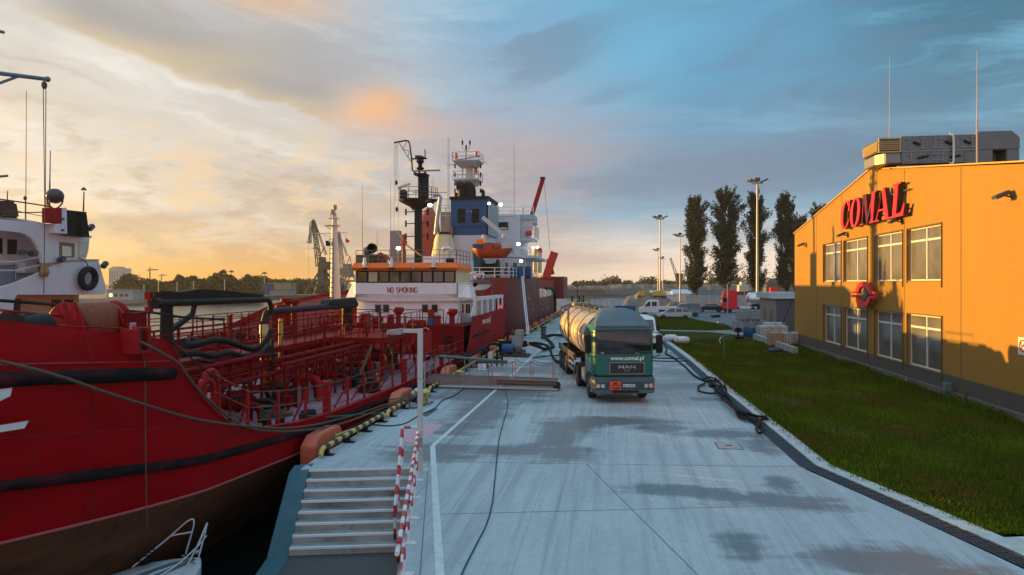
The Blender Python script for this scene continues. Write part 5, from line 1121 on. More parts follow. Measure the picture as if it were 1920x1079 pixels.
# decks
b = MB(); rows = [(y,bA(y,.4)-.02) for y in yst if 13.0 <= y <= 43.5]
b.loft([[(XA-w,y,lerpt(y,[(13,.5),(28,.40),(41,.36)])),(XA+w,y,lerpt(y,[(13,.5),(28,.40),(41,.36)]))] for y,w in rows], closed=False); b.build('main_deck', DECK, shipA)
b = MB(); b.loft([[(XA-bA(y,3.1)+.03,y,3.12+.03*(13-y)),(XA+bA(y,3.1)-.03,y,3.12+.03*(13-y))] for y in yst if y < 13.6], closed=False); b.build('forecastle_deck', RED, shipA)
b = MB(); b.box(XA-4.5,XA+4.4,13.3,13.38,.3,3.1); b.build('forecastle_bulkhead', RED, shipA)
# curved face plate of the break
b = MB(); b.loft([[(XA+bA(y,lerpt(y,TOPA))-.22,y,lerpt(y,TOPA)+.01),(XA+bA(y,lerpt(y,TOPA))+.03,y,lerpt(y,TOPA)+.01)] for y in [13.15,13.25,13.35,13.5,13.7,13.9,14.2,14.6,15,15.6,16.2,17.2,18.5,21,24,28]], closed=False); b.build('bulwark_cap', REDB, shipA, smooth=40)
# forecastle gear
def P11(px, py, x=-11.0): return at(px, py, x=x)
wn = thing('mooring_winch', 'red framed mooring winch drum wound with thick orange rope on the bow', 'winch', tuple(at(170,600,x=-11.6)))
p = at(165,603,x=-11.8); q = at(203,600,x=-11.8)
b = MB(); WX = -10.75; yy0, yy1, zc = at(124,600,x=WX).y, at(214,600,x=WX).y, at(172,604,x=WX).z
nT = 13; pts = []
for layer, rr in ((0,.27),(1,.33),(2,.37)):
    for k in range(nT*12+1):
        a = k*2*PI/12; y_ = yy0+.1+(yy1-yy0-.2)*k/(nT*12) if layer % 2 == 0 else yy1-.1-(yy1-yy0-.2)*k/(nT*12); pts.append((WX+rr*math.cos(a), y_, zc+rr*math.sin(a)))
b.tube(pts, .042, 6); b.build('rope_coil', ROPE, wn, smooth=60)
b = MB(); b.lathe([(.24,yy0),(.24,yy1)],(WX,0,zc),'y',20); b.build('drum', RED, wn, smooth=40)
for y_ in (yy0,yy1):
    b = MB(); b.lathe([(.40,y_-.02),(.43,y_),(.40,y_+.02),(.36,y_+.015),(.36,y_-.015)],(WX,0,zc),'y',26)
    for k in range(6): a = k*PI/3; b.bar((WX+.1*math.cos(a),y_,zc+.1*math.sin(a)),(WX+.38*math.cos(a),y_,zc+.38*math.sin(a)),.05)
    b.build('flange', REDB, wn, smooth=40)
b = MB(); y_ = yy0-.75
b.lathe([(.34,y_-.55),(.37,y_-.53),(.34,y_-.5)],(WX,0,zc-.05),'y',22); b.lathe([(.2,y_-.5),(.2,y_+.3)],(WX,0,zc-.05),'y',16); b.lathe([(.28,y_-.45),(.30,y_+.2),(.2,y_+.25)],(WX,0,zc-.05),'y',16); b.build('second_drum', BLACK, wn, smooth=40)
b = MB(); b.box(WX-.5,WX+.5,yy0-1.4,yy1+.3,3.1,3.22); b.box(WX-.3,WX+.3,yy0-.35,yy0-.1,3.2,4.0); b.build('winch_bed', RED, wn)
for px in (106,126,205,222): pa = at(px,575 if px < 150 else 585,x=-10.9); b = MB(); b.bar((-10.3,pa.y-.5,pa.z+.1),(-10.15,pa.y-.15,3.2),.06,.03); b.build('bulwark_stay', REDB, shipA)
rp = railing(shipA, [(-10.8,10.0,3.95),(-9.9,11.6,3.78),(-9.5,13.0,3.55)], .35, (1.0,), 1.3, .022, REDB, 'bow_rail') if False else None
b = MB(); b.tube([at(0,582,x=-10.6),at(100,592,x=-10.8),at(180,600,x=-10.9),at(240,606,x=-10.9)],.025,6); b.tube([at(110,612,x=-9.95),at(190,614,x=-9.6),at(232,616,x=-9.5)],.018,5); b.build('bow_rail', REDB, shipA)
b = MB(); b.tube([at(0,564,x=-11.2),at(60,568,x=-11.2),at(165,578,x=-11.4),at(290,587,x=-11.5),at(340,595,x=-11.5),at(420,600,x=-11.5)],.035,6); b.build('bow_wire', BLACK, shipA)
# red box with fire hose sign, fairlead
p0, p1 = at(232,588,x=-10.2), at(276,622,x=-10.2); b = MB(); b.box(-10.4,-10.2,p0.y+.05,p1.y,3.1,p0.z); fb = b.build('hose_locker', RED, shipA, bevel=.01)
s0_, s1_ = at(244,606,x=-10.19), at(255,616,x=-10.19); b = MB(); b.box(-10.199,-10.19,s0_.y,s1_.y,s1_.z,s0_.z); sg = b.build('fire_sign', WHITE2, fb); ym_, zm_ = (s0_.y+s1_.y)/2, (s0_.z+s1_.z)/2; hh_ = (s1_.y-s0_.y)/2
b = MB(); b.box(-10.189,-10.186,s0_.y+.015,s1_.y-.015,s1_.z+.015,s0_.z-.015); b.build('sign_field', SIGNR, sg); b = MB(); b.tube([(-10.184,ym_+hh_*.5*math.cos(a),zm_+hh_*.45*math.sin(a)) for a in [R(k*28) for k in range(10)]],.008,4); b.build('sign_mark', WHITE2, sg)
b = MB(); A_ = at(247,618,x=-9.25); B_ = at(275,655,x=-9.25)
b.box(-9.5,-9.15,A_.y,A_.y+.12,B_.z,A_.z); b.box(-9.5,-9.15,B_.y-.1,B_.y,B_.z,A_.z+.02); b.box(-9.5,-9.15,A_.y,B_.y,B_.z-.06,B_.z); b.build('fairlead', REDB, shipA)
b = MB(); b.cyl((-9.28,A_.y+.2,B_.z),(-9.28,A_.y+.2,A_.z),.075,n=12); b.cyl((-9.28,B_.y-.2,B_.z),(-9.28,B_.y-.2,A_.z),.075,n=12); b.build('fairlead_roller', BLACKR, shipA, smooth=40)
b = MB(); b.box(XA+2.9,XA+3.9,12.0,12.8,3.1,3.35); b.cyl((-12.5,12.6,3.1),(-12.5,12.6,3.9),.03,n=8); b.ell((-12.5,12.6,3.92),(.05,.05,.07),8,6); b.build('red_light_post', REDB, shipA)
rl = at(279,555,x=-14.5); b = MB(); b.cyl((-14.5,rl.y,3.1),(-14.5,rl.y,rl.z+.1),.04,n=8); b.box(-14.6,-14.4,rl.y-.07,rl.y+.07,rl.z-.1,rl.z+.12); b.box(-14.6,-14.4,rl.y-.07,rl.y+.07,rl.z-.5,rl.z-.35); b.build('signal_post', REDB, shipA)

# ---- main deck: catwalk, pipes, valves
zd = lambda y: lerpt(y,[(13,.5),(28,.40),(41,.36)])
b = MB(); b.box(-14.3,-12.9,13.6,36.5,2.22,2.30); b.box(-14.35,-14.28,13.6,36.5,2.12,2.34); b.box(-12.92,-12.85,13.6,36.5,2.12,2.34); b.build('catwalk', RED, shipA)
for i, y in enumerate(np.arange(14.3,36.6,1.75)):
    b = MB()
    for x in (-14.2,-13.0): b.bar((x,y,zd(y)),(x,y,2.2),.1)
    b.bar((-14.2,y,zd(y)+.2),(-13.0,y,2.1),.06); b.bar((-13.0,y,zd(y)+.1),(-13.0,y+1.1,2.1),.06); b.bar((-14.3,y,1.2),(-12.9,y,1.2),.08); b.build('catwalk_leg', RED, shipA)
railing(shipA, [(-12.88,13.8,2.3),(-12.88,36.4,2.3)], 1.0, (1,.5), 1.4, .022, RED, 'catwalk_rail'); railing(shipA, [(-14.32,13.8,2.3),(-14.32,36.4,2.3)], 1.0, (1,.5), 1.4, .022, RED, 'catwalk_rail')
b = MB()
for k, (x, z, r) in enumerate([(-13.9,1.55,.07),(-13.55,1.55,.06),(-13.2,1.55,.07),(-12.7,1.0,.06),(-12.4,1.0,.07),(-14.6,1.0,.08),(-12.2,1.75,.04),(-14.7,1.75,.05),(-12.65,1.95,.035),(-12.0,1.3,.045)]):
    b.cyl((x,14,z),(x,39,z),r,n=10)
b.build('cargo_pipes', RED, shipA, smooth=40)
# far side structure seen through
b = MB()
for k in range(13):
    y = 15.2+k*1.9; x = -16.6+rs.uniform(-.3,.3); h = rs.uniform(.9,2.4)
    b.bar((x,y,.4),(x,y,.4+h),.09); b.bar((x-.9,y,.4),(x-.9,y,.4+h*.8),.07); b.bar((x,y,.4+h*.9),(x-.9,y,.4+h*.8),.07); b.cyl((x+.5,y+.4,.4),(x+.5,y+.4,.4+rs.uniform(.5,1.3)),.1,n=8)
b.build('pipe_supports', RED, shipA)
# manifold cross pipes with valves
for k, y in enumerate((17.6,20.0,20.9,24.2,27.2,28.1,31.5,33.6)):
    b = MB(); r = .13 if k % 2 else .10; zz = .95 if k % 3 else 1.25
    b.tube(catmull([(-12.9,y,zz),(-11.6,y,zz),(-11.1,y,zz),(-10.9,y,zz-.15),(-10.85,y,.42)],5),r,10); b.cyl((-12.2,y,zz),(-12.1,y,zz),r*1.7,n=12); b.cyl((-11.7,y,zz),(-11.62,y,zz),r*1.7,n=12)
    b.build('manifold_pipe', [REDB,RED,BLACK][k%3], shipA, smooth=40)
    b = MB(); b.cyl((-11.9,y,zz),(-11.9,y,zz+.45),.05,n=8); b.tube([(-11.9+.16*math.cos(a),y+.16*math.sin(a),zz+.45) for a in [k2*PI/6 for k2 in range(12)]],.018,5,closed=True); b.ell((-11.9,y,zz),(.17,.17,.17),10,6); b.build('valve', BLACK if k % 2 else RED, shipA, smooth=50)
# hoops of pipe near the bow
for (px,py,r) in ((384,728,.36),(375,745,.3)):
    p = at(px,py,x=-10.9); b = MB(); zz = max(.6,p.z-.2); b.tube(catmull([(-10.9,p.y-.05,.5),(-10.9,p.y-.03,zz+.35),(-10.9,p.y+.2,zz+.62),(-10.9,p.y+.5,zz+.55),(-10.9,p.y+.62,zz+.25),(-10.9,p.y+.62,.5)],5),.08,8); b.build('vent_pipe', REDB, shipA, smooth=50)
for px,py,mm,h in ((411,790,BLUE,.75),(620,735,BLUE,.5),(601,742,YEL,.5),(709,720,YEL,.45),(722,715,BLUE,.45)):
    p = at(px,py,z=.42); b = MB(); b.lathe([(.10,.42),(.06,.46),(.06,.42+h-.08),(.11,.42+h-.06),(.11,.42+h)],(p.x,p.y,0),n=12); b.build('deck_vent', mm, shipA, smooth=40)
# tank hatches
for px,py,r,h in ((527,762,.52,.62),(560,700,.45,.4),(690,735,.42,.45),(672,725,.4,.4)):
    p = at(px,py,z=.42); b = MB(); b.lathe([(r,.42),(r,.42+h*.75),(r*1.08,.42+h*.78),(r*1.08,.42+h*.92),(r*.85,.42+h),(0,.42+h*1.02)],(p.x,p.y,0),n=20); b.lathe([(r*.55,.42+h),(r*.55,.42+h+.12),(0,.42+h+.13)],(p.x+.1,p.y,0),n=14); b.build('tank_hatch', BLACK, shipA, smooth=40)
p = at(505,725,z=.9); b = MB(); b.tube([(p.x,p.y,.95),(p.x+.2,p.y+.7,.95)],.13,12); b.build('capped_pipe', DGREY, shipA, smooth=40); b = MB(); b.cyl((p.x-.01,p.y-.04,.95),(p.x,p.y,.95),.15,n=14); b.build('pipe_cap', YEL, shipA); b = MB(); b.box(p.x-.15,p.x+.25,p.y+.1,p.y+.7,.42,.84); b.build('pipe_stand', RED, shipA)
# mooring bitts with green rope
for px,py in ((500,798),(525,796)):
    p = at(px,py,z=.5); b = MB(); b.lathe([(.14,.45),(.13,1.02),(.17,1.05),(.17,1.1),(0,1.1)],(p.x,p.y,0),n=14); bt = b.build('mooring_bitt', BLACK, shipA, smooth=40); b = MB()
    for k in range(5): b.tube([(p.x+.17*math.cos(a),p.y+.17*math.sin(a),.72+.06*k) for a in [j*PI/6 for j in range(12)]],.03,5,closed=True)
    b.build('rope_turns', ROPET, bt)
b = MB(); b.cyl((at(500,798,z=.5).x-.2,at(500,798,z=.5).y,.8),(at(525,796,z=.5).x+.4,at(525,796,z=.5).y,.85),.08,n=10); b.build('bitt_bar', RUST, shipA)
# roller fairlead on the rail
p = at(575,782,x=-9.2); b = MB(); b.cyl((p.x-.1,p.y-.12,p.z),(p.x+.12,p.y-.12,p.z),.22,n=16); b.cyl((p.x-.1,p.y+.22,p.z),(p.x+.12,p.y+.22,p.z),.2,n=16); b.build('roller_fairlead', BLACKR, shipA, smooth=40)
# edge railing: thick stanchions with stays and wires
ys_ = [16.1,17.7,19.4,21.0,22.7,24.3,26.0,27.6,29.3,31,32.6,34.3,36,37.6,39.2]
for k, y in enumerate(ys_):
    zt = lerpt(y,TOPA); b = MB(); x = -9.12
    if k in (3,8,12): b.box(x-.13,x+.07,y-.1,y+.1,zt-.05,zt+.92); b.box(x-.17,x+.11,y-.14,y+.14,zt+.92,zt+1.02); b.box(x-.16,x+.1,y-.13,y+.13,zt+.6,zt+.66)
    else: b.bar((x,y,zt-.02),(x,y,zt+.95),.085,.06); b.bar((x-.5,y,.45),(x,y,zt+.75),.06,.045)
    b.build('stanchion', REDB, shipA)
b = MB()
for dz in (.93,.52,.18): b.tube([(-9.1,y,lerpt(y,TOPA)+dz) for y in [14.6]+ys_+[41.2]],.014,5)
b.build('guard_wire', RUST, shipA)
# hose crane amidships
p = at(303,560,x=-14.0); q = at(487,557,x=-14.0); cz_ = p.z-.02; b = MB()
b.cyl((-14,p.y+.25,2.3),(-14,p.y+.25,cz_+.25),.22,.17,n=14); b.box(-14.28,-13.72,p.y+.05,p.y+.5,cz_-.1,cz_+.22); b.build('crane_post', BLACK, shipA, smooth=35)
b = MB(); b.prism([(p.y+.2,cz_+.16),(p.y+1.8,cz_+.30),(p.y+3.2,cz_+.24),(q.y,cz_+.02),(q.y,cz_-.06),(p.y+.3,cz_-.02)],'x',-14.16,-13.84); b.build('crane_boom', mat('boom_black',(.018,.016,.015),.6,spec=.15,col2=(.045,.035,.03),scale=2,amt=.5), shipA)
b = MB(); b.cyl((-13.7,p.y-.6,cz_-.12),(-13.7,q.y-.1,cz_-.16),.11,n=12); b.tube(catmull([(-13.7,q.y-.12,cz_-.16),(-13.7,q.y+.15,cz_-.2),(-13.7,q.y+.3,cz_-.4),(-13.7,q.y+.3,cz_-.8)],5),.1,10); b.cyl((-13.7,p.y-.75,cz_-.12),(-13.7,p.y-.5,cz_-.12),.16,n=12); b.build('boom_pipe', BLACK, shipA, smooth=40)
b = MB(); b.bar((-14,p.y+.5,cz_-1.0),(-14,p.y+1.6,cz_-.55),.14); b.bar((-14,p.y+1.6,cz_-.55),(-14,p.y+1.75,cz_-.1),.12); b.build('crane_ram', BLACK, shipA)
# second arm farther aft
p2 = at(655,578,x=-14.0); q2 = at(503,582,x=-14.0); z2 = at(580,578,x=-14).z; b = MB(); b.cyl((-14,p2.y-.3,2.3),(-14,p2.y-.3,z2+.1),.28,n=14); b.build('crane_post', BLACK, shipA, smooth=35)
b = MB(); b.cyl((-13.85,q2.y,z2),(-13.85,p2.y+.6,z2),.14,n=12); b.tube(catmull([(-13.85,q2.y,z2),(-13.85,q2.y-.35,z2-.05),(-13.85,q2.y-.6,z2-.45)],5),.16,10); b.prism([(p2.y-3.4,z2+.12),(p2.y-3.2,z2+.34),(p2.y+.1,z2+.38),(p2.y+.5,z2+.12)],'x',-14.15,-13.7); b.build('hose_arm', mat('arm_grey',(.025,.03,.032),.6,spec=.2), shipA, smooth=40)
b = MB(); b.tube([(-13.85,q2.y-.62,z2-.5),(-13.85,q2.y-.66,z2-.9)],.17,12); b.build('hose_end', CREAM, shipA, smooth=40)
b = MB(); b.cyl((-13.85,q2.y-.67,z2-.9),(-13.85,q2.y-.67,.5),.13,n=10); b.cyl((-13.4,q2.y-.1,z2-.3),(-13.4,q2.y-.1,.5),.09,n=10); b.build('riser_pipe', YEL, shipA, smooth=40)
# black hoses lying over the cradle
for j, (pts, r) in enumerate((([(345,648),(372,646),(400,638),(430,642),(452,650),(470,655),(486,652),(500,636),(508,620)],.095),([(340,664),(372,664),(400,668),(430,662),(455,668),(480,668),(496,658),(508,645)],.085),([(372,676),(400,680),(420,685),(440,676),(470,670),(500,668),(520,664)],.05))):
    b = MB(); b.tube(catmull([at(a,c,x=-11.9+.25*j) for a,c in pts],6),r,10); tag(b.build('hose', HOSE, smooth=60), ['upper thick black hose resting on the red pipe cradle behind the bow','middle thick black hose resting on the red pipe cradle behind the bow','thin lower black hose drooping on the red pipe cradle behind the bow'][j],'hose')
b = MB()
for k in range(10): 
    y = 14.6+k*.62; b.bar((-12.4,y,2.35),(-11.2,y,2.35),.08); b.bar((-11.3,y,2.4),(-11.3,y,.45),.07) if k % 2 else None
b.cyl((-12.3,14,2.5),(-12.3,21,2.5),.05,n=6); b.cyl((-11.3,14,2.45),(-11.3,21,2.45),.07,n=6); b.cyl((-11.6,14,2.05),(-11.6,22,2.05),.1,n=8); b.cyl((-11.25,14,1.8),(-11.25,22,1.8),.07,n=8); b.build('hose_cradle', RED, shipA)
p = at(510,645,x=-11.4); b = MB(); b.cyl((-11.4,p.y,.45),(-11.4,p.y,p.z+.15),.06,n=8); b.build('hose_post', BLACK, shipA)
# raised manifold platform and racks aft
b = MB(); b.box(-13.0,-10.2,29.5,36.0,2.25,2.32); b.box(-13.0,-10.15,29.45,29.52,2.1,2.36); b.box(-10.2,-10.14,29.5,36,2.1,2.36)
for y in (29.6,32.5,35.8): 
    for x in (-12.9,-10.3): b.bar((x,y,.4),(x,y,2.25),.11)
b.build('manifold_platform', RED, shipA)
railing(shipA, [(-13,29.5,2.32),(-10.2,29.5,2.32),(-10.2,36,2.32)], 1.0, (1,.5), 1.0, .02, RED, 'platform_rail')
b = MB(); 
for k in range(9): y = 21.8+k*.85; b = MB(); b.bar((-11.0,y,.42),(-11.0,y,2.05+.1*(k%2)),.08); b.bar((-12.3,y,.42),(-12.3,y,2.05),.07); b.bar((-11,y,2.0),(-12.3,y,2.0),.06); b.bar((-11,y,1.1),(-11,y+.8,1.9),.05); b.build('rack_leg', RED, shipA)
b = MB()
b.cyl((-11,21.5,2.05),(-11,29.6,2.05),.07,n=8); b.cyl((-11.2,21.5,1.8),(-11.2,29.6,1.8),.10,n=8); b.cyl((-11.5,21.5,2.15),(-11.5,29.6,2.15),.09,n=8); b.build('pipe_rack', RED, shipA)
railing(shipA, [(-11,21.6,2.15),(-11,29.5,2.25)], .85, (1,.5), .85, .018, RED, 'rack_rail')
for k in range(46):
    y = 15.5+k*.55; x = rs.uniform(-12.6,-10.4); h = rs.uniform(.35,1.5); b = MB(); z0_ = .4 if k % 3 else 2.3
    if z0_ > 2: y = rs.uniform(29.8,35.8); x = rs.uniform(-12.8,-10.4); h = rs.uniform(.3,1.0)
    b.cyl((x,y,z0_),(x,y,z0_+h),rs.choice((.035,.05,.07)),n=6)
    if k % 2: b.tube([(x+.14*math.cos(a),y+.14*math.sin(a),z0_+h) for a in [j*PI/4 for j in range(8)]],.016,4,closed=True)
    else: b.box(x-.12,x+.12,y-.1,y+.1,z0_+h*.4,z0_+h*.7); b.bar((x,y,z0_+h),(x+rs.uniform(-.7,.7),y+rs.uniform(-.3,.6),z0_+h*.9),.04)
    b.build('deck_fitting', (RED,REDB,BLACK,RED,RUST)[k%5], shipA)
# ladder
a0, a1 = at(662,700,x=-11.3), at(684,628,x=-11.3)
ly = 29.9; lx0 = at(662,700,y=ly).x; b = MB()
for dx in (-.1,.85): b.bar((lx0-.15+dx,ly-1.5,.42),(lx0+.25+dx,ly-.1,2.35),.07,.12)
for k in range(8): f_ = (k+.6)/8; b.box(lx0-.25+.4*f_+.03,lx0+.7+.4*f_,ly-1.6+1.4*f_,ly-1.38+1.4*f_,.42+1.93*f_,.45+1.93*f_)
b.build('ladder', mat('ladder_brown',(.22,.10,.06),.6), shipA)
# pile of dark valves at the foot
p = at(640,705,z=.5)
b = MB()
for k in range(7): x_, y_ = p.x-.6+.28*k, p.y+rs.uniform(-.4,.4); b.cyl((x_,y_,.42),(x_,y_,1.05),.06,n=8); b.ell((x_,y_,.9),(.16,.2,.14),8,6)
b.cyl((p.x-1.0,p.y,.95),(p.x+1.6,p.y+.2,.95),.13,n=12); b.build('valve_group', BLACK, shipA, smooth=40)
# ---- poop
YA = 43.9; ZP2 = 2.12
b = MB(); b.box(XA-4.55,XA+4.5,41.3,41.4,.36,ZP2+.02); b.box(XA-4.55,XA+4.5,41.28,41.3,ZP2-.12,ZP2); b.build('poop_bulkhead', RED, shipA)
for x_ in (XA-1.4,XA+1.7): b = MB(); b.box(x_,x_+.8,41.24,41.299,.45,1.78); b.build('bulkhead_door', mat('door_red',(.30,.008,.010),.5), shipA, bevel=.02)
b = MB(); b.tube([(XA+2.1+.22*math.cos(a),41.22,1.9+.14*math.sin(a)) for a in [R(k*20) for k in range(10)]],.02,5); b.build('handle_arch', WHITE2, shipA)
b = MB(); b.prism([(XA-4.5,41.3),(XA+4.5,41.3),(XA+4.5,57),(XA+2.8,64),(XA-2.8,64),(XA-4.5,57)],'z',ZP2,ZP2+.04); b.build('poop_deck', RED, shipA)
railing(shipA, [(XA-4.4,41.4,ZP2+.04),(XA+3.2,41.4,ZP2+.04)], 1.0, (1,.5), 1.5, .025, BLACK, 'poop_rail')
# stair on the starboard side
b = MB(); x0_ = -10.25
for dx in (0,.75): b.bar((x0_+dx,40.3,.4),(x0_+dx,41.9,2.2),.05,.14); b.tube([(x0_+dx,40.3,1.2),(x0_+dx,41.9,3.0),(x0_+dx,42.4,3.05),(x0_+dx,42.4,2.2)],.02,5)
for k in range(7): f_ = (k+.5)/7; b.box(x0_,x0_+.75,40.2+1.6*f_,40.42+1.6*f_,.4+1.8*f_,.43+1.8*f_)
b.build('stair', BLACK, shipA)
# side bulwark with slots, white
SIDEW = WHITE
b = MB(); xs = XA+4.58
def wside(y0,y1,z0,z1): b.box(xs-.05,xs,y0,y1,z0,z1)
wside(44.0,56.4,3.62,3.80); wside(43.3,44.6,2.66,2.7)
b.prism([(43.3,2.66),(44.9,2.66),(44.9,3.62),(44.2,3.62)],'x',xs-.05,xs)
for y in (47.0,49.3,51.6,54.0,56.0): b.box(xs-.05,xs,y-.28,y+.28,2.66,3.62)
b.build('side_screen', SIDEW, shipA, bevel=.01)
b = MB(); b.box(xs-.6,xs,44.2,56.6,3.80,3.86); b.build('boat_deck_edge', WHITE, shipA)
text('www.comal.pl', .62, .02, mat('ship_lettering',(.70,.55,.52),.5), 'lettering', shipA, (xs+.02,48.6,1.95), (0,1,0), (0,0,1), .015, .92)
b = MB(); b.box(xs-.01,xs+.10,43.8,49.5,1.28,1.42); b.build('side_fender', BLACKR, shipA)
b = MB()
for k in range(5): b.ell((xs-.06,44.8+1.9*k,.75),(.12,.16,.16),10,6)
b.build('porthole', BLACK, shipA)
# deckhouse
b = MB(); b.loft([[(XA-3.6,YA+.55,z),(XA-2.6,YA+.1,z),(XA,YA-.05,z),(XA+2.6,YA+.1,z),(XA+3.6,YA+.55,z),(XA+3.9,YA+1.6,z),(XA+3.9,56.5,z),(XA-3.9,56.5,z),(XA-3.9,YA+1.6,z)] for z in (ZP2+.04,3.72)]); b.build('lower_house', WHITE, shipA, smooth=30)
def win(x0,x1,z0,z1,y,m=SGLASS,fr=True,name='window'):
    b = MB(); b.box(x0-.05,x1+.05,y-.02,y,z0-.05,z1+.05); f = b.build(name, mat('window_rim',(.55,.52,.48),.5), shipA); b = MB(); b.box(x0,x1,y-.028,y-.0205,z0,z1); b.build('pane', m, f); return f
for px in (709,724,797,815):
    p = at(px,579,y=YA); win(p.x-.19,p.x+.19,p.z-.24,p.z+.26,YA-.0)
for px in (868,875,880,886): p = at(px,579,y=YA+.3); win(p.x-.06,p.x+.06,p.z-.3,p.z+.3,YA+.3)
# bridge tier with flared underside
b = MB(); zl, zh = 3.72, 4.84; xl_, xr_ = XA-3.5, XA+3.45
b.loft([[(XA-4.4,YA+.5,3.70),(XA-2.4,YA-.12,3.62),(XA,YA-.22,3.60),(XA+2.4,YA-.12,3.62),(XA+4.45,YA+.5,3.70),(XA+4.45,YA+3.2,3.7),(XA-4.4,YA+3.2,3.7)],
        [(XA-4.42,YA+.48,3.86),(XA-2.4,YA-.16,3.86),(XA,YA-.26,3.86),(XA+2.4,YA-.16,3.86),(XA+4.47,YA+.48,3.86),(XA+4.47,YA+3.2,3.86),(XA-4.42,YA+3.2,3.86)]]); b.build('bridge_deck', WHITE, shipA, smooth=30)
b = MB(); b.loft([[(xl_-.25,YA+.25,3.862),(xr_+.25,YA+.25,3.862),(xr_+.25,YA+4.2,3.862),(xl_-.25,YA+4.2,3.862)],[(xl_,YA-.02,4.1),(xr_,YA-.02,4.1),(xr_,YA+4.2,4.1),(xl_,YA+4.2,4.1)],[(xl_,YA,zh),(xr_,YA,zh),(xr_,YA+4.2,zh),(xl_,YA+4.2,zh)]]); b.build('bridge_front', WHITE, shipA)
b = MB(); gx = at(727,545,y=YA).x; G = {'N':[[(0,0),(0,1),(.6,0),(.6,1)]],'O':[[(.15,0),(0,.2),(0,.8),(.15,1),(.45,1),(.6,.8),(.6,.2),(.45,0),(.15,0)]],'S':[[(0,.15),(.15,0),(.45,0),(.6,.15),(.6,.38),(.45,.5),(.15,.5),(0,.62),(0,.85),(.15,1),(.45,1),(.6,.85)]],
     'M':[[(0,0),(0,1),(.35,.4),(.7,1),(.7,0)]],'K':[[(0,0),(0,1)],[(.55,1),(.02,.45)],[(.15,.58),(.6,0)]],'I':[[(.05,0),(.05,1)]],'G':[[(.6,.82),(.45,1),(.15,1),(0,.8),(0,.2),(.15,0),(.45,0),(.6,.18),(.6,.5),(.35,.5)]]}
for ch in 'NO SMOKING':
    if ch == ' ': gx += .17; continue
    for pl in G[ch]:
        for p_, q_ in zip(pl, pl[1:]): b.bar((gx+p_[0]*.27,YA-.018,4.2+p_[1]*.34),(gx+q_[0]*.27,YA-.018,4.2+q_[1]*.34),.012,.048) if False else b.prism([(gx+p_[0]*.27-(.024 if abs(p_[0]-q_[0]) < .3 else 0),4.2+p_[1]*.34-(.022 if abs(p_[0]-q_[0]) >= .3 else 0)),(gx+p_[0]*.27+(.024 if abs(p_[0]-q_[0]) < .3 else 0),4.2+p_[1]*.34+(.022 if abs(p_[0]-q_[0]) >= .3 else 0)),(gx+q_[0]*.27+(.024 if abs(p_[0]-q_[0]) < .3 else 0),4.2+q_[1]*.34+(.022 if abs(p_[0]-q_[0]) >= .3 else 0)),(gx+q_[0]*.27-(.024 if abs(p_[0]-q_[0]) < .3 else 0),4.2+q_[1]*.34-(.022 if abs(p_[0]-q_[0]) >= .3 else 0))],'y',YA-.045-random.random()*.004,YA-.024)
    gx += {'M':.26,'I':.08}.get(ch,.225)
b.build('lettering', LRED, shipA)
for s in (-1,1):   # wings
    xo, xi_ = XA+s*4.35, XA+s*3.5
    b = MB(); b.loft([[(xi_+s*.05,YA+.02,3.87),(xo,YA+.5,3.87),(xo,YA+2.2,3.87),(xi_+s*.05,YA+2.2,3.87)],[(xi_+s*.001,YA+.3,4.82),(xo-s*.28,YA+.9,4.82),(xo-s*.28,YA+2.2,4.82),(xi_+s*.001,YA+2.2,4.82)]]); b.build('bridge_wing', WHITE, shipA)
    b = MB(); b.prism([(xi_,YA+.25),(xo-s*.2,YA+.85),(xo-s*.2,YA+2.3),(xi_,YA+2.3)],'z',4.822,4.90); b.build('wing_cap', WHITE, shipA)
b = MB(); b.box(xl_,xr_,YA+.06,YA+4.2,zh,5.66); b.build('window_band', BLACK, shipA)
n = 9; wx = (xr_-xl_-.2)/n
for k in range(n):
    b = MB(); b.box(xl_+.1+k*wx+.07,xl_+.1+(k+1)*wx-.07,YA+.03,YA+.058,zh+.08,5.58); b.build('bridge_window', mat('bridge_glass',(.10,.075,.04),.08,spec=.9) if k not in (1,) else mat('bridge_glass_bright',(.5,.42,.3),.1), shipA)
b = MB(); b.box(xr_-.05,xr_+.004,YA+.05,YA+4.2,zh,5.66); b.build('corner_post', CREAM, shipA); b = MB(); b.box(xl_-.004,xl_+.05,YA-.004,YA+4.2,zh,5.66); b.build('corner_post', CREAM, shipA)
b = MB(); b.loft([[(xl_-.15,YA-.05,5.66),(xr_+.12,YA-.05,5.66),(xr_+.12,YA+4.3,5.66),(xl_-.15,YA+4.3,5.66)],[(xl_-.22,YA-.25,5.84),(xr_+.14,YA-.25,5.84),(xr_+.14,YA+4.3,5.84),(xl_-.22,YA+4.3,5.84)],[(xl_-.05,YA-.1,6.18),(xr_+.05,YA-.1,6.18),(xr_+.05,YA+4.3,6.18),(xl_-.05,YA+4.3,6.18)]]); b.build('bridge_brow', ORANGE, shipA)
for px in (683,733,812): p = at(px,497,y=YA-.4); b = MB(); b.box(p.x-.13,p.x+.13,YA-.45,YA-.2,5.82,6.02); b.lathe([(.12,6.02),(.15,6.2),(.1,6.3),(.1,6.5),(0,6.55)],(p.x,YA-.3,0),n=12); b.build('deck_light', WHITE2, shipA, smooth=40); 
for px in (683,733,812): p = at(px,497,y=YA-.4); b = MB(); b.box(p.x-.15,p.x+.15,YA-.47,YA-.22,5.74,5.86); b.build('light_bracket', BLACK, shipA)
p = at(776,501,y=YA-.3); b = MB(); b.cyl((p.x,YA-.33,p.z),(p.x,YA-.1,p.z),.11,n=12); b.build('horn', GALV, shipA, smooth=40)
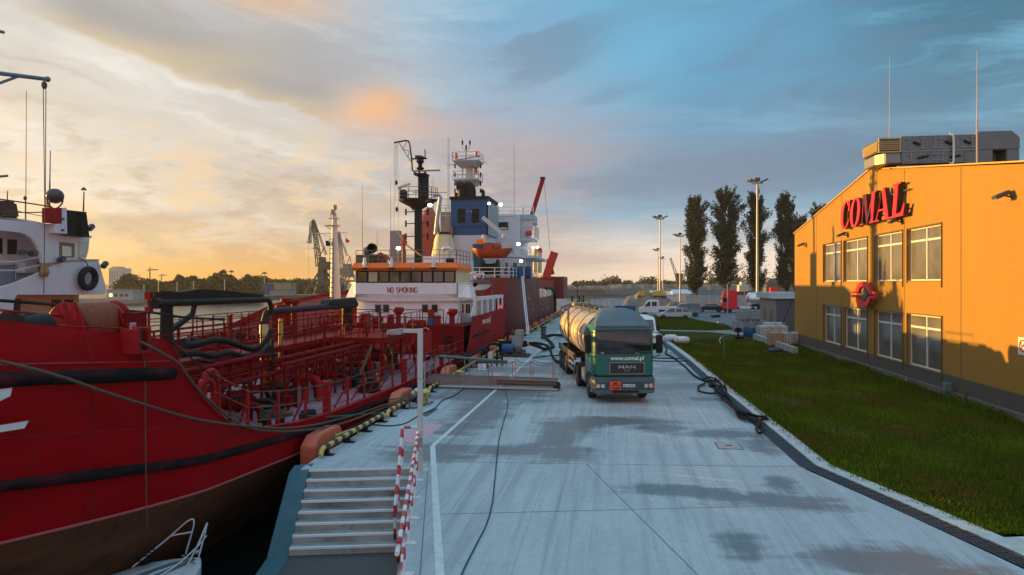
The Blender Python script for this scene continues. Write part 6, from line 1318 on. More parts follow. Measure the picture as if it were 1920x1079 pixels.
railing(shipA, [(xl_,YA+.1,6.18),(xr_,YA+.1,6.18),(xr_,YA+4.2,6.18)], .85, (1,.6,.3), 1.1, .022, mat('rail_brown',(.18,.15,.13),.5), 'roof_rail')
b = MB(); b.box(xl_-.1,xl_+.9,YA+.3,YA+1.2,6.19,6.75); b.ell((xl_+.6,YA+.6,7.0),(.35,.3,.3),10,6); b.box(xl_+.5,xl_+1.8,YA+.9,YA+1.4,6.2,6.8); b.build('roof_boxes', mat('roof_greenish',(.10,.13,.10),.6), shipA, bevel=.03)
sl = at(698,466,y=YA+.5); b = MB(); b.lathe([(.05,.3),(.28,.25),(.34,.05),(.34,-.14),(.30,-.16)],(sl.x,YA+.5,sl.z),'y',20); so = b.build('searchlight', BLACK, shipA, smooth=40); b = MB(); b.cyl((sl.x,YA+.34,sl.z),(sl.x,YA+.37,sl.z),.28,n=18); b.build('lens', mat('searchlight_glass',(.12,.16,.17),.1,spec=.9), so); b = MB(); b.cyl((sl.x,YA+.5,6.2),(sl.x,YA+.5,sl.z-.3),.06,n=8); b.build('stand', BLACK, so)
b = MB(); p = at(720,475,y=YA+.8); b.bar((p.x-.3,YA+.8,p.z),(p.x+.6,YA+.8,p.z-.5),.22,.18); b.bar((p.x-.35,YA+.8,p.z-.0),(p.x-.4,YA+.8,6.2),.1); b.build('roof_davit', mat('davit_rust',(.40,.08,.04),.6), shipA)
p = at(745,463,y=YA+2.0); b = MB(); b.box(at(731,440,y=YA+2.5).x,at(750,440,y=YA+2.5).x,YA+2.5,YA+2.9,6.2,at(740,433,y=YA+2.5).z); b.build('grey_locker', GREY, shipA, bevel=.02)
def lamp(px, py, y, r, parent, x=None):
    p = at(px,py,y=y) if x is None else at(px,py,x=x); b = MB(); b.box(p.x-r*1.4,p.x+r*1.4,p.y+.02,p.y+.22,p.z-r,p.z+r); f = b.build('floodlight', GREY, parent, bevel=.01); b = MB(); b.ell((p.x,p.y,p.z),(r*1.25,.10,r*.95),18,12); b.build('bulb', LAMP, f, smooth=80); return p
lamp(747,466,YA+1.5,.13,shipA); b = MB(); p = at(747,466,y=YA+1.6); b.cyl((p.x,p.y,6.2),(p.x,p.y,p.z-.15),.05,n=8); b.build('lamp_stand', GREY, shipA)
for a, c in (((743,433),(762,458)),((756,455),(790,480))): p, q = at(*a,y=YA+1.8), at(*c,y=YA+1.8); b = MB(); b.bar(p,q,.10); b.build('yellow_davit', YEL, shipA)
b = MB(); p = at(757,470,y=YA+1.8); b.cyl((p.x,p.y,6.2),(p.x,p.y,at(757,440,y=YA+1.8).z),.12,n=10); b.ell((p.x,p.y,at(757,455,y=YA+1.8).z),(.25,.2,.25),8,6); b.build('davit_post', mat('davit_red',(.35,.06,.03),.6), shipA)
# black main mast
YM = YA+2.6; mx_ = at(784,480,y=YM).x; Zm = lambda py: at(784,py,y=YM).z; Xm = lambda px: at(px,400,y=YM).x
MAST = mat('mast_black', (.020,.023,.022), .55, spec=.2, col2=(.04,.038,.032), scale=2, amt=.5)
b = MB(); b.box(mx_-.22,mx_+.22,YM-.2,YM+.3,6.18,Zm(383)); b.build('mast', MAST, shipA, bevel=.03)
b = MB(); b.loft([[(mx_+r*math.cos(a)*1.0,YM+r*.7*math.sin(a),z) for a in [k*PI/7 for k in range(14)]] for r,z in ((.3,Zm(386)-.25),(1.35,Zm(378)),(1.42,Zm(375)))]); b.build('lower_platform', MAST, shipA)
railing(shipA, [(mx_+1.38*math.cos(a),YM+.95*math.sin(a),Zm(375)) for a in [k*PI/5 for k in range(10)]], .8, (1,.6,.3), 1, .02, mat('rail_dark',(.10,.08,.07),.5), 'platform_rail', closed=True)
b = MB(); xx = Xm(797); b.cyl((xx,YM,Zm(376)),(xx,YM,Zm(329)),.26,n=16); b.build('funnel_pipe', MAST, shipA, smooth=40)
b = MB(); b.box(Xm(779),Xm(802),YM-.5,YM+.5,Zm(330),Zm(327)); b.build('upper_platform', MAST, shipA); b = MB(); b.box(Xm(785),Xm(792),YM-.15,YM+.15,Zm(376),Zm(330)); b.build('topmast', MAST, shipA)
b = MB(); b.box(Xm(779),Xm(825),YM-.08,YM+.08,Zm(322),Zm(319.5)); b.cyl((Xm(797),YM,Zm(327)),(Xm(797),YM,Zm(322)),.08,n=10); b.build('radar_scanner', GREY, shipA)
b = MB()
for px in (786,797): b.cyl((Xm(px),YM,Zm(327)),(Xm(px),YM,Zm(322)),.09,n=10)
b.build('red_light', SIGNR, shipA)
b = MB(); b.lathe([(.18,Zm(319)),(.3,Zm(316)),(.14,Zm(313)),(.16,Zm(307)),(.3,Zm(304)),(.22,Zm(300)),(.34,Zm(297)),(.2,Zm(293))],(Xm(788),YM,0),n=14); b.box(Xm(772),Xm(800),YM-.1,YM+.1,Zm(299),Zm(297)); b.cyl((Xm(797),YM,Zm(297)),(Xm(797),YM,Zm(281)),.04,n=6); b.box(Xm(779),Xm(787),YM-.1,YM+.1,Zm(297),Zm(292)); b.build('lantern_stack', MAST, shipA, smooth=35)
b = MB(); b.tube([at(784,329,y=YM),at(773,319,y=YM),at(772,300,y=YM),at(768,270,y=YM),at(766,265,y=YM),at(760,264,y=YM),at(739,268,y=YM)],.06,7)
b.tube([at(748,268,y=YM),at(770,303,y=YM)],.025,5)
for a, c in (((763,266),(755,280)),((755,280),(767,284)),((767,284),(765,295))): b.tube([at(*a,y=YM),at(*c,y=YM)],.02,4)
b.build('signal_yard', MAST, shipA)
b = MB()
for x_, y_ in ((739,440),(743,345),(748,440),(741,380)): b.tube([at(x_ if x_ != 748 else 745,268,y=YM),at(x_,y_,y=YM)],.010,4)
for px,py in ((743,343),(744,393)): p = at(px,py,y=YM); b.ell(p,(.10,.10,.18),8,6)
b.build('halyards', BLACK, shipA)
for py in (398,420,444):
    b = MB(); b.bar(at(761,py,y=YM),at(802,py-2,y=YM),.06); 
    for px in (761,802): p = at(px,py,y=YM); b.cyl(p-Vector((0,0,.22)),p+Vector((0,0,.22)),.07,n=8)
    b.build('light_bracket', MAST, shipA)
b = MB(); b.box(Xm(752),Xm(762),YM-.3,YM+.3,Zm(374),Zm(357)); b.build('radar_pedestal', MAST, shipA, bevel=.02); b = MB(); b.bar(at(746,353,y=YM-.3),at(769,345,y=YM-.3),.14,.14); b.build('radar_scanner', CREAM, shipA)
b = MB(); b.bar(at(773,362,y=YM),at(838,361,y=YM),.035); b.bar(at(765,383,y=YM),at(776,395,y=YM),.08); b.bar(at(797,382,y=YM),at(789,394,y=YM),.08); b.build('yard_arm', MAST, shipA)
lamp(806,385,YM-.6,.12,shipA)
for px, t_, bt_, yy in ((679,344,470,YA+1),(732,340,470,YA+2),(707,432,490,YA+1),(842,258,470,YA+3.5),(812,330,375,YM)):
    p, q = at(px,t_,y=yy), at(px+1,bt_,y=yy); b = MB(); b.cyl((q.x,yy,6.1),(p.x,yy,p.z),.022,.01,n=5); b.build('whip_antenna', mat('whip_grey',(.22,.18,.16),.6), shipA)
# cream funnel and exhaust
b = MB(); b.box(XA-3.6,XA+.7,51,63,ZP2,6.9); b.build('engine_casing', WHITE, shipA, bevel=.05)
YF2 = YA+14; fx = at(832,470,y=YF2).x; b = MB(); zb_ = 6.9; zt_ = at(832,437,y=YF2).z
b.loft([[(fx+w*math.cos(a),YF2+.7*math.sin(a),z) for a in [k*PI/10 for k in range(20)]] for w,z in ((1.15,zb_),(.80,zt_-.5),(.62,zt_-.15))]); b.build('funnel', CREAM, shipA, smooth=40)
b = MB(); b.loft([[(fx+w*math.cos(a),YF2+.7*w/.55*math.sin(a),z) for a in [k*PI/10 for k in range(20)]] for w,z in ((.63,zt_-.15),(.60,zt_+.05))]); b.build('funnel_top', BLACK, shipA, smooth=40)
b = MB(); b.tube(catmull([at(817,440,y=YF2),at(820,410,y=YF2),at(826,370,y=YF2)],4),.17,12); b.tube([at(826,371,y=YF2),at(824,366,y=YF2),at(812,367,y=YF2)],.14,10); b.build('exhaust_pipe', GALV, shipA, smooth=45)
# aft stuff on the roof: white horn cluster, black sidelight board
p, q = at(849,482,y=YA+1.2), at(838,505,y=YA+1.2); b = MB(); b.box(at(836,490,y=YA+1).x,at(849,490,y=YA+1).x,YA+1,YA+1.4,at(840,503,y=YA+1).z,at(840,484,y=YA+1).z); b.build('sidelight_screen', BLACK, shipA, bevel=.02)
b = MB(); b.box(at(851,490,y=YA+2).x,at(866,490,y=YA+2).x,YA+1.8,YA+2,at(840,495,y=YA+2).z,at(840,482,y=YA+2).z); b.box(at(851,490,y=YA+2).x,at(859,490,y=YA+2).x,YA+1.6,YA+4,at(840,532,y=YA+2).z,at(840,500,y=YA+2).z); b.build('side_board', WHITE, shipA)
b = MB(); 
for px,py in ((833,467),(841,466),(846,470)): p = at(px,py,y=YA+1.5); b.ell(p,(.2,.2,.15),8,6); b.cyl((p.x,p.y,6.1),p,.05,n=6)
b.build('roof_horns', WHITE2, shipA, smooth=50)
# deck furniture in front of the house: red vents, blue drum
for px,pt,pb,w in ((685,588,612,.27),(707,597,612,.35),(747,578,618,.36),(808,582,612,.15),(848,581,610,.36),(820,592,612,.16),(733,590,612,.12)):
    p = at(px,pt,y=42.4); r = w; b = MB(); z0_ = ZP2+.04
    if w > .34: b.lathe([(r*.45,z0_),(r*.45,p.z-.42),(r*.75,p.z-.3),(r,p.z-.2),(r,p.z+.02),(r*.5,p.z+.06),(0,p.z+.06)],(p.x,42.4,0),n=18)
    else: b.box(p.x-r,p.x+r,42.2,42.7,z0_,p.z)
    b.build('deck_ventilator', REDB, shipA, smooth=40)
b = MB(); p, q = at(765,601,y=42.6), at(800,601,y=42.6); b.box(p.x,q.x,42.5,43.3,ZP2+.04,p.z); b.build('deck_locker', REDB, shipA, bevel=.02)
p = at(807,597,y=42.2); b = MB(); b.lathe([(.24,ZP2+.04),(.25,p.z-.1),(.22,p.z),(0,p.z)],(p.x,42.2,0),n=16); tag(b.build('drum', BLUE, smooth=40), 'blue plastic drum standing among red vents in front of the bridge house', 'drum')
# life raft cradle boat on the starboard side
lb = thing('workboat', 'small covered boat with a maroon tarpaulin hanging in davits beside the bridge', 'boat', (XA+3.6,50,4.3))
b = MB(); rings = []
for k in range(9):
    t_ = k/8; y_ = 48+5*t_; w = .85*math.sin(PI*min(1,max(.08,t_*.95+.06)))**.6; rings.append([(XA+3.7+w*math.cos(a),y_,4.75+.55*w*math.sin(a)) for a in [PI+PI*j/8 for j in range(9)]])
b.loft(rings, closed=False); b.build('hull', WHITE2, lb, smooth=60)
b = MB(); rings = []
for k in range(9):
    t_ = k/8; y_ = 47.9+5.2*t_; w = .9*math.sin(PI*min(1,max(.08,t_*.95+.06)))**.6; rings.append([(XA+3.7+w*math.cos(a),y_,4.74+.42*w*math.sin(a)) for a in [PI*j/8 for j in range(9)]])
b.loft(rings, closed=False); b.build('cover', mat('maroon_cover',(.14,.035,.04),.8,bump=.5,scale=3), lb, smooth=60)
for y_ in (48.8,52):
    b = MB(); b.tube(catmull([(XA+3.0,y_,3.9),(XA+3.1,y_,5.2),(XA+3.7,y_,5.6),(XA+3.7,y_,5.2)],5),.07,8); b.build('davit', WHITE2, shipA, smooth=50)
b = MB(); b.tube([(XA+4.4,55,3.86),(XA+4.4,55,5.2),(XA+4.4,56.2,5.2),(XA+4.4,56.2,3.86)],.06,6); b.box(XA+3.6,XA+4.1,53.2,54.6,3.87,4.9); b.build('aft_frame', REDB, shipA)
# mooring ropes
def rope(lab, pts, r, m, k=8, nm='mooring_rope'):
    b = MB(); b.tube(catmull(pts,k),r,7); return tag(b.build(nm, m, smooth=60), lab, 'rope')
rope('long brown mooring rope sagging across the red bow down to the quay', [at(0,678,x=-9.0),at(60,692,x=-8.8),at(130,712,x=-8.7),at(200,737,x=-8.75),at(280,762,x=-8.75),at(340,780,x=-8.8),at(400,792,x=-8.8),at(470,800,x=-8.8),at(540,803,x=-8.75),at(600,795,x=-8.7),at(660,780,x=-8.6),at(720,760,x=-8.2),(-7.45,26.6,.42)], .028, ROPEG)
rope('green and black mooring rope from the bow fairlead down along the curved bulwark', [at(256,637,x=-9.2),at(290,655,x=-9.0),at(335,682,x=-8.9),at(348,700,x=-8.9),at(380,740,x=-8.9),at(420,775,x=-8.9),at(460,800,x=-8.85),at(500,808,x=-8.8),at(560,808,x=-8.7),at(640,795,x=-8.5),at(720,765,x=-8.2),(-7.5,26.7,.35)], .03, ROPEG)
rope('green mooring rope along the deck edge to the yellow bollard', [at(575,780,x=-9.1),at(620,782,x=-9.0),at(670,778,x=-8.8),at(720,772,x=-8.4),(-7.5,26.6,.4)], .035, ROPET)
rope('dark rope hanging straight down the red bow to the water', [at(258,650,x=-9.35),at(268,668,x=-9.3),at(272,700,x=-9.2),at(273,850,x=-9.1),at(276,990,x=-9.1)], .011, ROPEG, 4)
rope('dark wire from the bow over the deck to the green topped bitts', [at(320,640,x=-9.6),at(380,690,x=-9.8),at(440,740,x=-9.9),at(500,775,x=-9.9)], .018, BLACK, 4)
for i, (pts) in enumerate(([(-7.45,26.6,.4),(-7.2,25.9,.1),(-7.6,25.2,.06),(-7.9,25.8,.3),(-8.6,25.5,.3)],)):
    rope('loose green rope end wrapped at the foot of the yellow bollard', pts, .03, ROPET)

# ================================================================ SHIP B: outboard tanker, white wheelhouse at the left, bow away
XB_ = -19.7
shipB = thing('tanker_ship', 'second red tanker lying outboard, with a white wheelhouse at the left edge', 'ship', (-24.5,35,0))
yb = [2,6,12,20,30,42,50,54,57,59.5,61.5,63]
def bB(y): return 3.3 if y < 50 else 3.3*(1-((y-50)/13.2)**2.2)
def tB(y): return lerpt(y,[(2,2.1),(23,1.9),(25,1.15),(30,1.1),(44,1.6),(49,2.2),(50,3.2),(63,4.4)])
b = MB()
for s in (1,-1): b.loft([[(-23.0+s*bB(y)*(1-.1*max(0,(2-z))/4*(1 if y < 50 else 3)),y,z) for z in (-3,-1,.5,tB(y))] for y in yb], closed=False)
b.loft([[(-26.3,2,z),(-19.7,2,z)] for z in (-3,2.5)], closed=False); b.build('hull', RED, shipB, smooth=30)
b = MB(); b.loft([[(-23.0-bB(y)+.05,y,min(tB(y)-.25,(.85 if y > 24 else 1.6) if y < 50 else 9)),(-23.0+bB(y)-.05,y,min(tB(y)-.25,(.85 if y > 24 else 1.6) if y < 50 else 9))] for y in yb], closed=False); b.build('deck', RED, shipB)
railing(shipB, [(-19.75,25,1.15),(-19.75,44,1.6),(-19.75,49,2.2)], 1.0, (1,.66,.33), 1.7, .028, mat('rail_rust',(.12,.045,.035),.6), 'deck_rail')
railing(shipB, [(-23,26,2.0),(-23,46,2.0)], 1.0, (1,.66,.33), 1.5, .028, RED, 'catwalk_rail')
b = MB(); b.box(-23.8,-23,25,47,1.92,1.98)
for y in np.arange(24.5,47,2.2): b.bar((-23.1,y,.8),(-23.1,y,1.92),.07); b.bar((-23.7,y,.8),(-23.7,y,1.92),.07); b.bar((-23.1,y,.9),(-23.1,y+1.4,1.9),.05)
b.build('catwalk', RED, shipB)
b = MB()
for x, z, r in ((-22.2,1.3,.1),(-21.8,1.3,.08),(-20.6,1.4,.1)): b.cyl((x,24,z),(x,47,z),r,n=8)
for k in range(16):
    y = 24.6+k*1.45; x = rs.uniform(-22.8,-20.2); b.cyl((x,y,.8),(x,y,1.4+rs.uniform(.2,1.6)),.06,n=8); b.box(x-.12,x+.12,y-.1,y+.15,1.0,1.6+rs.random()*.3)
b.build('deck_pipes', RED, shipB, smooth=35)
b = MB()
for k in range(9): y = 30+k*1.9; b = MB(); b.bar((-20.5,y,.8),(-20.5,y,3.0),.06); b.bar((-22.3,y,.8),(-22.3,y,3.0),.06); b.bar((-20.5,y,2.95),(-22.3,y,2.95),.04); b.build('pipe_rack', RED, shipB)
for px, pt in ((538,560),(528,572),(516,585),(552,562)): p = at(px,pt,x=-21.5); b = MB(); b.lathe([(.22,.8),(.22,p.z-.3),(.42,p.z-.22),(.42,p.z),(0,p.z+.05)],(-21.5,p.y,0),n=14); b.build('deck_ventilator', RED, shipB, smooth=40)
for px, py in ((350,590),(365,600),(450,600)): p = at(px,py,x=-20.5); b = MB(); b.cyl((-20.5,p.y-.2,1.9),(-20.5,p.y+.2,1.9),.22,n=12); b.build('rope_reel', BLACK, shipB)
# foremast
ym_ = 56.0; mX = at(627,560,y=ym_).x; mZ = lambda py: at(627,py,y=ym_).z; mXX = lambda px: at(px,450,y=ym_).x
FM = mat('mast_pink_white', (.66,.58,.54), .5, col2=(.5,.38,.33), scale=2, amt=.5)
b = MB(); b.cyl((mX+.1,ym_,2.5),(mX,ym_,mZ(423)),.50,.22,n=16); b.cyl((mX,ym_,mZ(423)),(mX+.05,ym_,mZ(405)),.2,.16,n=12); b.build('foremast', FM, shipB, smooth=40)
b = MB(); b.cyl((mX+.1,ym_,2.4),(mX+.1,ym_,mZ(563)),.56,.54,n=16); b.build('mast_foot', REDB, shipB, smooth=40)
b = MB(); b.box(mXX(611),mXX(636),ym_-.4,ym_+.4,mZ(424),mZ(422.5)); b.box(mXX(618),mXX(634),ym_-.3,ym_+.3,mZ(411),mZ(409.5)); b.bar((mXX(612),ym_,mZ(424)),(mX,ym_,mZ(436)),.05); b.bar((mXX(635),ym_,mZ(424)),(mX,ym_,mZ(436)),.05); b.build('mast_platform', FM, shipB)
b = MB()
for px, py in ((623,398),(628,389),(627,405),(628,418)): p = at(px,py,y=ym_); b.cyl(p-Vector((0,0,.22)),p+Vector((0,0,.2)),.16,n=10)
b.cyl((mXX(628),ym_,mZ(410)),(mXX(628),ym_,mZ(389)),.04,n=6); b.cyl((mXX(619),ym_,mZ(411)),(mXX(619),ym_,mZ(398)),.03,n=6); b.build('mast_light', mat('lantern_tan',(.35,.25,.18),.5), shipB)
b = MB(); b.tube([(mXX(590),ym_,mZ(438)),(mXX(650),ym_,mZ(437))],.03,5); b.tube([(mXX(601),ym_,mZ(438)),(mX,ym_,mZ(447))],.02,5); b.build('yard', FM, shipB)
b = MB(); b.cyl((mXX(613),ym_-.1,mZ(458)),(mXX(619),ym_-.1,mZ(458)),.18,n=10); b.box(mXX(612),mXX(617),ym_-.2,ym_,mZ(455),mZ(452)); b.build('searchlight', BLACK, shipB)
b = MB()
for k in range(13): py = 450+k*9; w = .16; b.box(mX-w,mX+w,ym_-.60,ym_-.56,mZ(py),mZ(py)+.05); 
b.bar((mX-.16,ym_-.58,mZ(448)),(mX-.16,ym_-.60,2.9),.03); b.bar((mX+.16,ym_-.58,mZ(448)),(mX+.16,ym_-.60,2.9),.03); b.build('mast_ladder', BLACK, shipB)
b = MB(); b.tube([(mXX(648),ym_,mZ(437)),(mXX(648),ym_,mZ(478))],.008,4); b.build('flag_halyard', BLACK, shipB)
b = MB(); fz = [(648,446),(656,452),(653,456),(656,458),(648,454)]; pp = [at(a,c,y=ym_) for a,c in fz]; b.add([tuple(p) for p in pp]+[(p.x,p.y+.02,p.z) for p in pp],[(0,1,2,3,4),(9,8,7,6,5),(0,1,6,5),(1,2,7,6),(2,3,8,7),(3,4,9,8)]); tag(b.build('flag', SIGNR), 'small red swallow tailed flag hanging from the pale mast yard', 'flag')
# wheelhouse, measured on its starboard side plane
def side(poly, x0, x1, name, m, parent=shipB, bevel=0):
    pp = [at(a,c,x=x0) for a,c in poly]; b = MB(); b.prism([(p.y,p.z) for p in pp],'x',x1,x0); return b.build(name, m, parent, bevel=bevel)
S1 = -19.7
WB = mat('wheelhouse_white', (.84,.80,.80), .5, col2=(.48,.42,.38), scale=1.0, amt=.4, stretch=(1,1,.4))
side([(-40,405),(0,411),(97,421),(125,440),(168,446),(166,470),(160,490),(115,492),(80,494),(78,480),(72,464),(62,449),(46,438),(20,434),(-40,430)], S1, S1-.12, 'upper_screen', WB)
side([(-60,400),(60,418),(130,442),(166,448),(160,492),(-60,500)], S1-1.2, S1-6.6, 'wheelhouse', WB)
side([(-60,400),(60,414),(125,438),(172,447),(172,443),(120,428),(-60,396)], S1-.13, S1-6.7, 'roof', WB)
side([(-60,566),(0,540),(35,529),(70,514),(98,500),(122,488),(184,487),(199,540),(196,553),(32,553),(27,562),(22,605),(-60,605)], S1, S1-.14, 'wing_screen', WB)
side([(120,487),(184,487),(199,540),(196,553),(120,553)], S1-.141, S1-2.2, 'wing_box', WB)
side([(118,486.5),(186,486.5),(186,489),(118,491)], S1+.03, S1-2.2, 'wing_cap', mat('cap_grey',(.45,.42,.42),.5))
side([(-60,492),(110,492),(100,540),(-60,560)], S1-1.4, S1-6.5, 'deckhouse', mat('house_bluegrey',(.40,.47,.52),.5,col2=(.3,.34,.38),scale=1,amt=.4))
side([(-60,545),(190,545),(190,552),(-60,552)], S1-.15, S1-6.5, 'bridge_deck', WB)
side([(22,553),(148,553),(148,615),(22,615)], S1-1.0, S1-6.5, 'lower_house', mat('lower_warm_lit',(.62,.47,.26),.6,col2=(.5,.36,.2),scale=2,amt=.4))  # the warm light on this wall is painted into its colour
for poly in ([(24,561),(40,561),(36,600),(24,600)],[(98,562),(115,562),(115,590),(98,590)],[(122,562),(138,562),(138,590),(122,590)]): side(poly, S1-.97, S1-1.05, 'door_opening', mat('opening_brown',(.07,.055,.04),.7))
for poly in ([(15,449),(32,450),(32,477),(15,477)],[(-4,446),(5,447),(5,476),(-4,476)]): side(poly, S1-1.17, S1-1.25, 'window', GLASS)
f = side([(112,454),(140,457),(140,483),(112,483)], S1+.02, S1-.01, 'window_frame', mat('frame_brown',(.22,.16,.12),.5)); side([(117,461),(134,463),(134,481),(117,481)], S1+.03, S1+.021, 'pane', mat('pane_warm',(.75,.66,.5),.15), f)
f = side([(147,453),(166,455),(162,482),(147,481)], S1+.02, S1-.01, 'window_frame', CREAM); side([(149,455),(164,457),(160,480),(149,480)], S1+.03, S1+.021, 'pane', mat('pane_pale',(.55,.55,.48),.1), f)
side([(126,394),(162,398),(168,445),(126,441)], S1+.3, S1-.1, 'sidelight_board', BLACK); side([(147,400),(154,401),(154,442),(147,441)], S1+.33, S1+.301, 'board_slot', mat('slot_black',(.004,.004,.004),.9))
side([(93,390),(116,390),(116,420),(93,418)], S1+.3, S1, 'sidelight_screen', REDB); side([(116,390),(125,390),(126,439),(103,437),(103,420),(116,420)], S1+.3, S1-.05, 'white_board', WB)
for poly in ([(116,409),(121,409),(121,413),(116,413)],[(116,430),(121,430),(121,434),(116,434)]): side(poly, S1+.33, S1+.301, 'board_mark', BLUE)
side([(2,376),(34,378),(40,411),(2,409)], S1-.6, S1-1.6, 'canvas_cover', mat('canvas_brown',(.07,.045,.03),.8,bump=.5,scale=4), bevel=.08)
side([(46,492),(72,492),(72,512),(46,512)], S1-1.0, S1-1.35, 'locker', WB, bevel=.02)
railing(shipB, [at(-30,524,x=S1-.1),at(28,524,x=S1-.1),at(80,512,x=S1-.1)], .58, (1,.5), 1.0, .025, WB, 'side_rail')
b = MB(); b.tube([at(-40,372,x=S1),at(0,374,x=S1),at(50,381,x=S1),at(95,388,x=S1)],.025,5); b.tube([at(-40,396,x=S1),at(50,399,x=S1),at(95,398,x=S1)],.02,5); b.tube([at(0,388,x=S1),at(50,400,x=S1),at(92,408,x=S1)],.012,4)
for px in (-20,48,88,93): b.cyl(at(px,376,x=S1),at(px,412,x=S1),.022,n=5)
b.build('roof_rail', RUST, shipB)
p = at(103,368,x=S1); b = MB(); b.ell(p,(.30,.27,.27),18,12); sb = b.build('searchlight', mat('searchlight_dark',(.06,.055,.05),.25), shipB, smooth=80); b = MB(); b.tube(catmull([at(88,368,x=S1),at(90,382,x=S1),at(103,392,x=S1),at(116,382,x=S1),at(118,368,x=S1)],5),.03,6); b.cyl(at(103,391,x=S1),at(103,397,x=S1),.04,n=8); b.build('yoke', RUST, sb)
b = MB()
for (x_,t_,bt_,r_) in ((49,170,395,.012),(94,282,340,.02),(93,340,400,.035),(157,360,397,.03),(14,358,375,.02)): b.cyl(at(x_-.5,bt_,x=S1-.1),at(x_+.5,t_,x=S1-.1),r_,r_*.7,n=5)
p = at(157,357,x=S1-.1); b.lathe([(.11,0),(.04,.1),(0,.12)],p,n=10); b.ell(at(47,372,x=S1-.1),(.06,.06,.08),8,6); b.build('antenna', mat('antenna_rust',(.16,.06,.03),.6), shipB)
# boom above the wheelhouse
b = MB(); BX = -19.2; b.tube([at(-60,134,x=BX),at(0,138,x=BX),at(88,149,x=BX)],.07,10); b.ell(at(89,149,x=BX),(.1,.1,.1),10,6); b.tube([at(-30,167,x=BX),at(36,143,x=BX)],.045,8)
b.tube([at(-40,335,x=BX),at(14,330,x=BX)],.04,8); b.tube([at(-20,55,x=BX),at(7,61,x=BX)],.05,6); b.build('cargo_boom', mat('boom_grey',(.16,.19,.22),.45,.3), shipB, smooth=50)
b = MB(); b.ell(at(83,160,x=BX),(.09,.09,.14),8,6); b.tube([at(81,163,x=BX),at(84,400,x=BX),at(82,552,x=BX)],.014,5); b.tube([at(86,163,x=BX),at(85.5,280,x=BX),at(85,395,x=BX)],.014,5); b.build('boom_fall', ROPEG, shipB)
for px,py,rz in ((115,487,.3),(196,497,.6),(170,427,.5),(41,473,.1),(62,475,.1)):
    p = at(px,py,x=S1+.15); b = MB(); b.rbox(p,(.2,.34,.19),(rz,0,.2)); f = b.build('floodlight', DGREY, shipB, bevel=.04)
p = at(83,506,x=S1+.1); b = MB(); b.lathe([(.1,-.25),(.16,-.1),(.12,.05),(.12,.2)],p,n=12); b.build('brass_lamp', mat('brass',(.35,.25,.1),.4,.6), shipB, smooth=40)
# tyre fender on the wing
p = at(165.5,522.5,x=S1+.2); ty = thing('tyre_fender', 'black tyre hanging on the white bridge wing at the left', 'tyre', tuple(p)); b = MB()
b.tube([(p.x+.02*math.sin(a),p.y+.35*math.cos(a),p.z+.35*math.sin(a)) for a in [k*PI/16 for k in range(32)]],.12,12,closed=True); b.build('tread', TYRE, ty, smooth=80)
b = MB(); b.tube(catmull([p+Vector((0,-.02,.46)),p+Vector((-.05,-.05,.62)),p+Vector((-.12,-.35,.78))],5),.018,5); b.build('lashing', BLACK, ty)
for (px,py) in ((137,530),(138,540),(138,546)): pass
# ================================================================ SHIP C: large dark red ship farther along
XC = -9.6; rs = random.Random(33)
shipC = thing('cargo_ship', 'large dark red ship with a blue funnel and white bridge moored farther along the quay', 'ship', (-17,95,0))
TOPC = [(67.5,5.4),(90,5.4),(90.6,2.9),(112,2.9),(113,5.9),(132,6.5)]
def bC(y, z):
    b_ = 7.4
    if y > 112: b_ = 7.4*(1-((y-112)/21)**2.2)
    if y < 72: b_ = 7.4*(1-.10*((72-y)/4.5)**2)-max(0,(3-z))*.28*(72-y)/4.5
    return max(.05, b_)
ycs = [67.5,68,69,70.5,72,78,84,90,90.6,96,104,112,113,117,121,125,128,130,132]
b = MB()
for s in (1,-1): b.loft([[(-17+s*bC(y,z),y,z) for z in [-3+(lerpt(y,TOPC)+3)*k/6 for k in range(7)]] for y in ycs], closed=False)
zz = [-3+8.4*k/6 for k in range(7)]; b.loft([[(-17-bC(67.5,z),67.5+max(0,(2-z))*.5,z) for z in zz],[(-17+bC(67.5,z),67.5+max(0,(2-z))*.5,z) for z in zz]], closed=False)
b.build('hull', DKRED, shipC, smooth=30)
b = MB(); b.loft([[(-17-bC(y,4)+.05,y,lerpt(y,[(67,5.3),(90,5.3),(90.5,2.2),(112.5,2.2),(113,5.2),(132,5.4)])),(-17+bC(y,4)-.05,y,lerpt(y,[(67,5.3),(90,5.3),(90.5,2.2),(112.5,2.2),(113,5.2),(132,5.4)]))] for y in ycs], closed=False); b.build('deck', DKRED, shipC)
LITE = mat('rail_offwhite', (.75,.72,.68), .5)  # even warm white for rails, pillars and davits
railing(shipC, [(-24,67.8,5.3),(-10.2,67.8,5.3),(-9.75,72,5.3),(-9.75,90,5.3)], 1.1, (1,.66,.33), 1.6, .035, LITE, 'stern_rail')
railing(shipC, [(-9.75,92,2.9),(-9.75,112,2.9)], 1.1, (1,.66,.33), 1.6, .035, LITE, 'deck_rail')
for y in (92,96,100,104,108): b = MB(); b.box(-9.7,-9.62,y,y+2.6,2.9,3.8); b.build('bulwark_panel', WHITE, shipC)
for z in (1.2,2.8,4.2):
    b = MB(); b.box(-9.64,-9.56,73,90-(z > 4)*1,z,z+.04); b.build('plate_seam', mat('seam_dark',(.10,.02,.018),.6), shipC)
b = MB()
for y, z in ((79,3.0),(83,1.6),(74,4.6),(95,1.2),(101,1.2)): b.cyl((-9.62,y,z),(-9.55,y,z),.12,n=10)
b.build('hull_fittings', WHITE, shipC)
def cbox(px0, px1, pt, pb, y, d, name, m, x=False, bevel=0, zb=None):
    p, q = at(px0,pt,y=y), at(px1,pb,y=y); b = MB(); b.box(p.x,q.x,y,y+d,q.z if zb is None else zb,p.z); return b.build(name, m, shipC, bevel=bevel)
